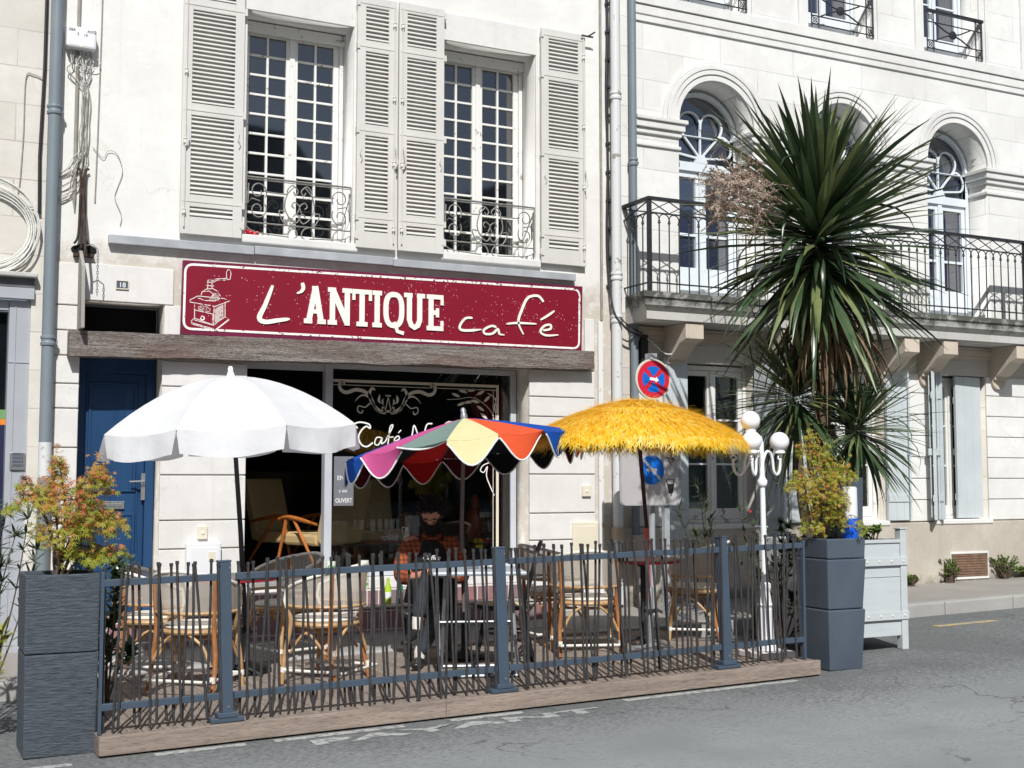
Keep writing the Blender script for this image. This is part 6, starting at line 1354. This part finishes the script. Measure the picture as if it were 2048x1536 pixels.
for lb, x, y, w_, h_ in (('green weed tuft left of the rusty cellar vent', 11.62, -.12, .16, .30), ('green weed tuft right of the rusty cellar vent', 12.55, -.12, .24, .30), ('low spreading weeds along the plinth at the right edge', 12.95, -.14, .30, .14), ('tiny weed behind the orangery tub at the foot of the plinth', 10.95, -.15, .08, .12)):
    oleander(lb, x, y, gz(x, .13), [(x+rs.uniform(-w_, w_), y+rs.uniform(-.06, .05), gz(x, .13)+h_*rs.uniform(.3, 1)) for i in range(40)], 26, .026, rs, 'weed', 'weed', .008)
lv = thing('fallen_leaf', 'dry brown leaf on the asphalt by the ribbed planter', 'leaf', (.78, -3.85, .02))
b = MB(); maple_leaf(b, Vector((.72, -3.95, gz(.72, .012))), (0, 0, 1), .03, rs); b.build('leaf_blade', M['cordyline_dead'], lv)
rf = thing('flower', 'tiny red flower above the bush left of the lamp', 'flower', (6.5, -3.0, 1.3))
b = MB(); maple_leaf(b, Vector((6.44, -3.0, 1.34)), (-.3, -1, .3), .022, rs); b.build('petals', M['c_scarlet'], rf)

# ------------------------------------------------------------------ things seen through the shop window
FL = .64
def armchair(label, x, y, rz, s_=1.):
    t = thing('armchair', label, 'armchair', (x, y, FL), None, rz)
    m = Matrix.Scale(s_, 4); w0 = world_loc(t)
    def bb(mb, nm, mat, **k):
        o = mb.build(nm, mat, None, **k); off = Vector(o.location); 
        for v in o.data.vertices: v.co += off
        o.location = (0, 0, 0); o.parent = t; return o
    a = MB(); a.box(-.27, .27, -.30, .24, .30, .42); bb(a, 'seat', M['armchair'], bevel=.03)
    rm_ = Matrix.Translation((0, .22, .34)) @ Matrix.Rotation(-.28, 4, 'X'); a = MB(); a.box(-.26, .26, -.02, .08, 0, .66, rm_); bb(a, 'backrest', M['armchair'], bevel=.02)
    for q in (-1, 1):
        a = MB(); a.tube(smoothpts([(q*.30, -.34, .56), (q*.31, -.15, .585), (q*.30, .28, .52)]), [.018]*4+[.022]*3+[.014]*2, 8); bb(a, 'armrest', M['arm_wood'], smooth=True)
        a = MB(); a.tube([(q*.30, -.22, .56), (q*.31, -.38, .0)], [.020, .014], 8); bb(a, 'leg', M['arm_wood'], smooth=True)
        a = MB(); a.tube([(q*.30, -.10, .57), (q*.31, .36, .0)], [.018, .013], 8); bb(a, 'leg', M['arm_wood'], smooth=True)
    return t
armchair('ochre armchair with teak arms inside the open doorway', 3.93, 1.75, R(28))
armchair('ochre armchair behind the glass table inside the shop window', 4.92, 1.75, R(-6))
armchair('low cream armchair half hidden behind the grey door post', 4.05, .95, R(200))
gt = thing('glass_table', 'low black framed glass coffee table inside the shop window', 'table', (4.6, .9, FL))
b = MB()
for x in (4.22, 4.99):
    for y in (.72, 1.08): b.box(x-.012, x+.012, y-.012, y+.012, FL, .94)
for y in (.72, 1.08): b.box(4.22, 4.99, y-.01, y+.01, .925, .945)
for x in (4.22, 4.99): b.box(x-.01, x+.01, .731, 1.069, .925, .945)
b.build('frame', M['iron'], gt); MB().box(4.2, 5.01, .70, 1.10, .946, .954).build('glass_top', M['clear'], gt)
t = thing('tray', 'red brown tray on the glass table', 'tray', (4.62, .85, .955)); MB().box(4.42, 4.86, .74, 1.0, .955, .975).build('tray_base', M['c_tray'], t, bevel=.008)
t = thing('sugar_dish', 'heap of white wrapped sugar sticks on the red tray', 'sugar', (4.72, .8, .976)); b = MB(); rs = random.Random(8)
for i in range(34):
    zz = .98+.016*(i//9)+.01*(i % 2); xx = 4.66+.017*(i % 9)+.01*(i//9); b.box(-.006, .006, -.045, .045, -.006, .006, Matrix.Translation((xx, .82+rs.uniform(-.02, .02), zz+.006)) @ Euler((rs.uniform(-.6, .6), rs.uniform(-.3, .3), rs.uniform(-.5, .5))).to_matrix().to_4x4())
b.build('paper_sticks', M['decal_white'], t)
t = thing('carafe', 'white swan shaped glass carafe on the glass table', 'carafe', (4.90, .78, .955))
MB().lathe([(.055, 0), (.055, .02), (.035, .08), (.018, .14), (.022, .155)], (4.90, .78, .956), 18).build('body', M['decal_white'], t, smooth=True)
MB().tube(smoothpts([(4.88, .78, 1.10), (4.855, .78, 1.115), (4.85, .78, 1.07), (4.865, .78, 1.02)]), .006, 6).build('handle', M['decal_white'], t, smooth=True)
t = thing('glasses', 'cluster of small clear glasses on the left of the glass table', 'glassware', (4.32, .85, .955)); b = MB()
for i in range(6): b.lathe([(.016, 0), (.022, .045), (.020, .045), (.014, .006)], (4.27+.04*(i % 3), .80+.06*(i//3), .956), 12)
b.build('glass', M['steel'], t, smooth=True)
sh = thing('shelf', 'black display shelf inside the window beside the crimson curtain', 'shelf', (5.72, .55, .66)); b = MB(); b.box(5.50, 5.86, .42, .62, .925, .945); b.box(5.51, 5.85, .60, .62, .66, .924); b.build('board', M['black_lacquer'], sh)
rs = random.Random(12); t = thing('jam_jars', 'row of small yellow, pink and purple sweet jars on the black shelf', 'jars', (5.68, .5, .946))
for i in range(10):
    x = 5.525+.034*i; b = MB(); b.lathe([(.014, 0), (.016, .004), (.016, .03), (.012, .034)], (x, .47+.02*(i % 2), .947), 12); o = b.build('jar', M['c_'+['lime', 'yellow', 'yellow', 'yellow', 'pink', 'pink', 'purple', 'lime', 'purple', 'scarlet'][i]], t, smooth=True)
    MB().lathe([(.013, .035), (.013, .045), (.001, .046)], (x, .47+.02*(i % 2), .947), 10).build('lid', M['c_'+rs.choice(['paper', 'pink', 'yellow', 'purple'])], o)
MB().box(5.52, 5.60, .410, .418, .90, .93).build('price_tag', M['c_yellow'], t)
t = thing('statuette', 'bronze statuette with small bright fittings behind the sweet jars', 'ornament', (5.74, .8, .66))
MB().lathe([(.10, 0), (.11, .05), (.08, .25), (.10, .36), (.13, .46), (.09, .58), (.04, .66), (.05, .72), (.02, .78)], (5.72, .85, .66), 18).build('figure', M['c_bronze'], t, smooth=True)
b = MB(); rs = random.Random(6)
for i in range(16): b.ball((5.72+rs.uniform(-.10, .10), .72, 1.0+rs.uniform(-.02, .34)), rs.uniform(.004, .010), 8)
b.build('fitting', M['steel'], t, smooth=True)
ct = thing('bar_counter', 'dark bar counter with bottles at the back of the café room', 'counter', (4.8, 3.6, FL)); MB().box(3.2, 6.3, 3.3, 3.7, FL, 1.7).build('counter', M['black_lacquer'], ct)
rs = random.Random(14); b = MB()
for i in range(30): b.lathe([(.03, 0), (.03, .14), (.012, .2), (.012, .24)], (3.4+.095*i+rs.uniform(-.02, .02), 4.1, 2.0), 8)
sf = thing('bottle_shelf', 'shelf of dim bottles on the back wall of the café room', 'shelf', (4.8, 4.1, 2.0)); MB().box(3.3, 6.2, 3.98, 4.22, 1.97, 1.995).build('board', M['room'], sf); b.build('bottles', M['steel'], sf, smooth=True)
for lb, x in (('green patterned paper tube left of the grey door post', 3.80), ('green patterned paper tube right of the grey door post', 4.13)):
    t = thing('paper_tube', lb, 'canister', (x, -.06, .57), 'green patterned paper tubes')
    b = MB(); b.lathe([(.045, 0), (.045, .26), (.04, .262)], (x, -.055, .575), 20); b.build('tube', M['c_paper'], t, smooth=True)
    b = MB(); rs = random.Random(int(x*100))
    for i in range(46):
        a = rs.uniform(0, 6.28); z = rs.uniform(.60, .81); w_ = rs.uniform(.12, .25); h_ = rs.uniform(.008, .018); vs = [(x+.0462*math.cos(a+da), -.055+.0462*math.sin(a+da), z+dzz) for da, dzz in ((-w_, 0), (0, -h_), (w_, .004), (0, h_))]; b.add(vs, [(0, 1, 2, 3)])
    b.build('leaf_pattern', M['c_leaf'], t)
for i, (x, lb) in enumerate(((4.30, 'olive bottle on the café step'), (4.42, 'teal water bottle on the café step left of the reading man'))):
    t = thing('bottle', lb, 'bottle', (x, -.2, .436)); MB().lathe([(.03, 0), (.032, .01), (.032, .15), (.013, .2), (.013, .24)], (x, -.25, .437), 16).build('body', M['c_teal' if i else 'c_lime'], t, smooth=True)
    MB().lathe([(.0335, 0), (.0335, .06)], (x, -.25, .49), 16).build('label_band', M['c_paper'], t, smooth=True)

# ------------------------------------------------------------------ the seated man
def skin(name, chains, mat, parent, sub=2, root=0):
    """chains: list of [(co, radius), ...]; chains that start at an existing joint share it"""
    vs, es, rad = [], [], []
    def idx(p):
        for i, v in enumerate(vs):
            if (Vector(v)-Vector(p)).length < 1e-4: return i
        vs.append(tuple(p)); return len(vs)-1
    for ch in chains:
        prev = None
        for p, r_ in ch:
            i = idx(p)
            if i == len(rad): rad.append(r_ if isinstance(r_, tuple) else (r_, r_))
            if prev is not None and prev != i: es.append((prev, i))
            prev = i
    w0 = world_loc(parent); me = bpy.data.meshes.new(name); me.from_pydata([Vector(v)-w0 for v in vs], es, []); o = bpy.data.objects.new(name, me); COL.objects.link(o); o.parent = parent
    m = o.modifiers.new('skin', 'SKIN'); m.use_smooth_shade = True
    for v, r_ in zip(me.skin_vertices[0].data, rad): v.radius = r_
    me.skin_vertices[0].data[root].use_root = True
    s_ = o.modifiers.new('sub', 'SUBSURF'); s_.levels = sub; s_.render_levels = sub
    dg = bpy.context.evaluated_depsgraph_get(); m2 = bpy.data.meshes.new_from_object(o.evaluated_get(dg)); o.modifiers.clear(); o.data = m2; m2.materials.clear(); m2.materials.append(mat)
    m2.polygons.foreach_set('use_smooth', [True]*len(m2.polygons)); bpy.data.meshes.remove(me); m2.name = name; return o
def man():
    X, Y = 3.93, -2.12
    t = thing('person', 'bearded man in glasses, orange plaid shirt and black apron, sitting reading his phone', 'person', (X, Y, dz(X)))
    F = Vector((-.30, -.95, 0)).normalized(); S = Vector((-F.y, F.x, 0))        # facing the street, S = his left (picture right)
    Z = dz(X); P = lambda f, s_, z: tuple(Vector((X, Y, Z))+F*f+S*s_+Vector((0, 0, z)))
    pel = P(0, 0, .50)
    # body: one continuous surface, clothes follow it
    hip = .10
    lk = P(.44, .09, .60); la = P(.46, .10, .10)         # his left foot on the deck
    rk = P(.46, -.02, .71); ra = P(.54, -.14, .31)       # right leg crossed over
    lk = P(.43, .08, .53); la = P(.50, -.12, .09)
    chest = P(.03, 0, .86); neck = P(.10, 0, 1.00)
    sk = [[(pel, (.15, .12)), (P(.0, 0, .64), (.145, .11)), (P(.01, 0, .76), (.15, .115)), (chest, (.155, .12)), (P(.06, 0, .95), (.09, .08)), (neck, (.055, .055)), (P(.15, 0, 1.07), (.052, .055))],
          [(chest, 0), (P(.05, .17, .90), (.065, .065)), (P(.10, .24, .76), (.052, .052)), (P(.16, .25, .64), (.046, .046)), (P(.30, .16, .66), (.040, .040)), (P(.40, .07, .70), (.030, .030)), (P(.44, .04, .715), (.032, .022))],
          [(chest, 0), (P(.05, -.17, .90), (.065, .065)), (P(.12, -.23, .76), (.052, .052)), (P(.18, -.24, .64), (.046, .046)), (P(.32, -.14, .66), (.040, .040)), (P(.41, -.05, .70), (.030, .030)), (P(.45, -.03, .72), (.032, .022))],
          [(pel, 0), (P(.10, .09, .50), (.095, .09)), (lk, (.062, .062)), (P(.48, -.02, .30), (.052, .052)), (la, (.036, .036)), (P(.52, -.12, .05), (.032, .03))],
          [(pel, 0), (P(.10, -.09, .53), (.095, .09)), (rk, (.062, .062)), (P(.51, -.10, .52), (.055, .055)), (ra, (.036, .036)), (P(.56, -.15, .27), (.032, .03))]]
    body = skin('body', sk, M['skin'], t)
    # clothing as slightly larger surfaces
    gr_ = lambda ch, d: [(p, (r_[0]+d, r_[1]+d) if isinstance(r_, tuple) and r_ else r_) for p, r_ in ch]
    shirt = [gr_(sk[0][:5], .012), gr_([(chest, (.155, .12))]+sk[1][1:5], .017), gr_([(chest, (.155, .12))]+sk[2][1:5], .017)]
    so = skin('shirt', shirt, M['plaid'], t)
    b = MB(); b.tube([Vector(neck)+F*(.075*math.cos(a))+S*(.078*math.sin(a))+Vector((0, 0, -.012-.03*math.cos(a))) for a in [2*math.pi*i/20 for i in range(20)]], .018, 8, closed=True); b.build('collar', M['plaid'], so, smooth=True)
    trz = [gr_([(pel, (.15, .12))]+sk[3][1:5], .013), gr_([(pel, (.15, .12))]+sk[4][1:5], .013)]
    trz[0][-1] = (trz[0][-1][0], (.048, .048)); trz[1][-1] = (Vector(trz[1][-1][0])+Vector((0, 0, .05)), (.052, .052)); skin('trousers', [[(tuple(p), r_) for p, r_ in c] for c in trz], M['jeans'], t)
    # apron: curved bib from chest to lap
    b = MB(); rows = [(.165, .09, .93), (.178, .11, .88), (.185, .13, .80), (.182, .155, .72), (.185, .17, .64), (.215, .18, .59), (.32, .185, .615), (.42, .18, .66), (.49, .17, .60), (.51, .17, .46)]
    vs = []
    for f, w_, z in rows:
        for i in range(9): u = i/4-1; vs.append(P(f-.055*u*u*(1 if z > .6 and f < .25 else .3)+.004*math.sin(i*2), w_*u, z))
    b.add(vs, [(9*j+i, 9*j+i+1, 9*j+10+i, 9*j+9+i) for j in range(len(rows)-1) for i in range(8)]); ap = b.build('apron', M['apron'], t, smooth=True)
    for s_ in (-1, 1): MB().tube(smoothpts([P(.165, s_*.085, .93), P(.13, s_*.09, 1.0), P(.03, s_*.08, 1.03)]), .009, 6).build('strap', M['apron'], ap, smooth=True)
    # "Coffee" script on the bib
    mt = Matrix.Translation(Vector(P(.196, -.075, .775))-world_loc(t)) @ Matrix(((S.x, 0, -F.x*-1, 0), (S.y, 0, -F.y*-1, 0), (0, 1, 0, 0), (0, 0, 0, 1)))
    o = text('apron_lettering', 'Coffee', 0, 0, 0, .052, M['decal_white'], ap, m=Matrix.Identity(4)); 
    for v in o.data.vertices: c = v.co.copy(); v.co = Vector(P(.200, -.075, .785))+S*(c.x+.22*c.y)+Vector((0, 0, c.y))+F*(.002+c.z)-world_loc(ap)
    # socks, shoes
    for an, toe, zz in ((la, P(.66, -.17, .035), 0), (ra, P(.67, -.26, .20), 1)):
        an = Vector(an); MB().tube([an+Vector((0, 0, .075)), an+Vector((0, 0, .03)), an+Vector((0, 0, -.02))], [.040, .042, .040], 12).build('sock', M['sock'], t, smooth=True)
        d = (Vector(toe)-an); heel = an-d*.22+Vector((0, 0, -.035)); 
        skin('shoe', [[(tuple(heel), (.036, .034)), (tuple(an+Vector((0, 0, -.03))+d*.15), (.042, .040)), (tuple(an+d*.6+Vector((0, 0, -.02))), (.042, .030)), (tuple(Vector(toe)), (.034, .022))]], M['shoe'], t)
    # head: turned down towards the phone
    hc = Vector(P(.185, 0, 1.135)); hm = Matrix.Translation(hc) @ Matrix(((S.x, F.x, 0, 0), (S.y, F.y, 0, 0), (0, 0, 1, 0), (0, 0, 0, 1))) @ Matrix.Rotation(.28, 4, 'Z') @ Matrix.Rotation(-.46, 4, 'X')
    b = MB(); n1, n2 = 28, 22; vs = []
    for j in range(n2+1):
        ph = math.pi*j/n2; z = -math.cos(ph)
        for i in range(n1):
            a = 2*math.pi*i/n1; x = math.sin(ph)*math.cos(a); y = math.sin(ph)*math.sin(a); rx, ry, rz = .076, .092, .112
            if z < 0: rx *= 1-.22*(-z)**1.5; ry *= 1-.10*(-z)
            px, py, pz = x*rx, y*ry, z*rz
            if y > 0:                                               # face
                f = max(0, 1-(x*2.6)**2)
                py += .020*f*math.exp(-((z+.12)/.16)**2)            # nose bridge
                py += .016*max(0, 1-(x*4)**2)*math.exp(-((z+.22)/.07)**2)
                py -= .010*math.exp(-(((abs(x)-.42)/.16)**2))*math.exp(-((z-.05)/.13)**2)
                py += .008*math.exp(-((z-.22)/.10)**2)
                py += .006*f*math.exp(-((z+.48)/.08)**2)+.010*f*math.exp(-((z+.80)/.14)**2)
            vs.append(hm @ Vector((px, py, pz)))
    b.add(vs, [(j*n1+i, j*n1+(i+1) % n1, (j+1)*n1+(i+1) % n1, (j+1)*n1+i) for j in range(n2) for i in range(n1)]); hd = b.build('head', M['skin'], t, smooth=2)
    b = MB()
    for s_ in (-1, 1): b.ball((0, 0, 0), .018, 12, (.45, .8, 1.5)); k0 = len(b.v)//(1 if s_ < 0 else 2); b.v[-k0:] = [tuple(hm @ (Vector(v)+Vector((s_*.078, -.005, -.005)))) for v in b.v[-k0:]]
    b.build('ear', M['skin'], hd, smooth=True)
    b = MB()
    for s_ in (-1, 1): k0 = len(b.v); b.ball((0, 0, 0), .011, 10, (1.3, .6, .7)); b.v[k0:] = [tuple(hm @ (Vector(v)+Vector((s_*.031, .080, .004)))) for v in b.v[k0:]]
    b.build('eye', M['shoe'], hd, smooth=True)
    b = MB()
    for s_ in (-1, 1):
        b.tube([hm @ Vector((s_*.034+.024*math.cos(a), .100-.004*abs(math.cos(a)), .002+.018*math.sin(a))) for a in [2*math.pi*i/16 for i in range(16)]], .0028, 6, closed=True)
        b.tube([hm @ Vector((s_*.058, .094, .006)), hm @ Vector((s_*.080, .02, .004)), hm @ Vector((s_*.082, -.02, -.005))], .0026, 6)
    b.tube([hm @ Vector((-.010, .104, .006)), hm @ Vector((.010, .104, .006))], .0026, 6); b.build('glasses', M['shoe'], t, smooth=True)
    # curly hair and beard from many short locks
    rs = random.Random(44); b = MB(); b.keep = 1
    def lock(p, d, L, r_):
        p = Vector(p); pts = [hm @ (p+Vector(d)*L*q/3+Vector((rs.gauss(0, .006), rs.gauss(0, .006), rs.gauss(0, .006)))) for q in range(4)]; b.tube(pts, [r_, r_*1.1, r_*.9, r_*.3], 5, cap=False)
    cap = MB(); cap.ball((0, 0, 0), 1, 22); cap.v = [tuple(hm @ Vector((v[0]*.088, v[1]*.096-.016, v[2]*.088+.046))) for v in cap.v]; 
    for i in range(900):
        v = Vector((rs.gauss(0, 1), rs.gauss(0, 1), rs.gauss(0, 1))).normalized()
        if v.z < -.35 and v.y > -.2: continue
        if v.y > .45 and v.z < .28: continue
        p = Vector((v.x*.086, v.y*.096-.014, v.z*.100+.042)); lock(p, (v.x+rs.gauss(0, .4), v.y+rs.gauss(0, .4), v.z+rs.gauss(0, .4)), rs.uniform(.014, .030), rs.uniform(.004, .007))
    b.build('hair', M['hair'], t); 
    b2 = MB(); b2.v = list(cap.v); b2.f = [f for f in cap.f]; b2.mi = [0]*len(b2.f); keepf = []
    inv = hm.inverted()
    for f in b2.f:
        c = sum((inv @ Vector(b2.v[i]) for i in f), Vector())/len(f)
        if not (c.y > .055 and c.z < .062) and c.z > -.03: keepf.append(f)
    b2.f = keepf; b2.mi = [0]*len(keepf); b2.build('hair_base', M['hair'], t, smooth=True)
    b = MB(); b.keep = 1
    for i in range(420):
        a = rs.uniform(-1.55, 1.55); z = rs.uniform(-.112, -.042) if abs(a) < .9 else rs.uniform(-.09, -.01)
        if abs(a) < .25 and -.066 < z < -.056: continue
        rr_ = .066 if z > -.085 else .056; p = Vector((rr_*math.sin(a)*1.02, .030+.064*math.cos(a)+(.006 if abs(a) < .6 else 0), z)); lock(p, (math.sin(a)*.5, math.cos(a)*.7, -.9), rs.uniform(.012, .028), rs.uniform(.003, .005))
    b.build('beard', M['hair'], t)
    # hands with five fingers closed round a phone
    ph_c = Vector(P(.50, .0, .735)); pm = Matrix.Translation(ph_c) @ Matrix(((S.x, F.x, 0, 0), (S.y, F.y, 0, 0), (0, 0, 1, 0), (0, 0, 0, 1))) @ Matrix.Rotation(-.9, 4, 'X')
    for s_, nm in ((1, 'hand'), (-1, 'hand')):
        wr = Vector(P(.40 if s_ > 0 else .41, .07*s_ if s_ > 0 else -.05, .70)); pal = pm @ Vector((s_*.045, -.01, -.018)); ch = [[(tuple(wr), (.026, .020)), (tuple(wr.lerp(pal, .6)), (.032, .018)), (tuple(pal), (.036, .015))]]
        for q in range(4):
            y = .045-.024*q; L = (.9, 1, .95, .75)[q]; base = pm @ Vector((s_*.048, y, -.016)); ch.append([(tuple(pal), 0), (tuple(base), (.010, .010)), (tuple(pm @ Vector((s_*.036, y+.003, -.022))), (.0088, .0088)), (tuple(pm @ Vector((s_*(.036-.030*L), y+.006, -.020))), (.0078, .0078)), (tuple(pm @ Vector((s_*(.030-.040*L), y+.006, -.014))), (.006, .006))])
        ch.append([(tuple(wr.lerp(pal, .6)), 0), (tuple(pm @ Vector((s_*.046, -.035, .006))), (.012, .012)), (tuple(pm @ Vector((s_*.034, -.012, .014))), (.010, .010)), (tuple(pm @ Vector((s_*.020, .006, .013))), (.0075, .0075))])
        skin(nm, ch, M['skin'], t, 1)
    ph = thing('phone', 'black phone held in both hands by the seated man', 'phone', tuple(ph_c)); b = MB(); b.box(-.038, .038, -.075, .075, -.004, .004, pm); b.build('case', M['shoe'], ph, bevel=.002)
    # the stool he sits on
    st = thing('stool', 'plain black box stool under the seated man', 'stool', (X, Y, Z)); b = MB(); sm = Matrix.Translation((X, Y, Z)) @ Matrix.Rotation(math.atan2(S.y, S.x), 4, 'Z')
    b.box(-.20, .20, -.17, .17, .33, .375, sm); b.build('seat', M['black_lacquer'], st, bevel=.01)
    for sx in (-1, 1):
        for sy in (-1, 1): b = MB(); b.box(sx*.17-.02, sx*.17+.02, sy*.14-.02, sy*.14+.02, .002, .329, sm); b.build('leg', M['black_lacquer'], st)
man()

# ------------------------------------------------------------------ camera, light
cam = bpy.data.cameras.new('camera'); co = bpy.data.objects.new('camera', cam); COL.objects.link(co); scene.camera = co
cam.sensor_width = 36; cam.lens = 2500/2048*36; cam.clip_end = 500; co.location = (0, -11.4, 1.6); co.rotation_euler = (R(90)+math.atan(192/2500), 0, -R(26.7))
sd = Vector((-.36, -1, 1.02)).normalized()
sl_ = bpy.data.lights.new('sun', 'SUN'); sl_.energy = 5.0; sl_.angle = R(.53); sl_.color = (1, .987, .958); so = bpy.data.objects.new('sun', sl_); COL.objects.link(so); so.rotation_euler = sd.to_track_quat('Z', 'Y').to_euler(); so.location = (-8, -25, 25)
w = bpy.data.worlds.new('World'); scene.world = w; w.use_nodes = True; nt = w.node_tree; bg = nt.nodes['Background']; sk = nt.nodes.new('ShaderNodeTexSky'); sk.sky_type = 'NISHITA'; sk.sun_disc = False
sk.sun_elevation = math.asin(sd.z); sk.sun_rotation = math.atan2(sd.x, sd.y); sk.air_density = 1.0; sk.dust_density = 1.5; sk.ozone_density = 1
nt.links.new(sk.outputs[0], bg.inputs[0]); bg.inputs[1].default_value = .078
scene.view_settings.view_transform = 'Standard'; scene.view_settings.look = 'None'; scene.view_settings.exposure = -.10; scene.view_settings.gamma = 1
scene.cycles.max_bounces = 8; scene.cycles.transparent_max_bounces = 16
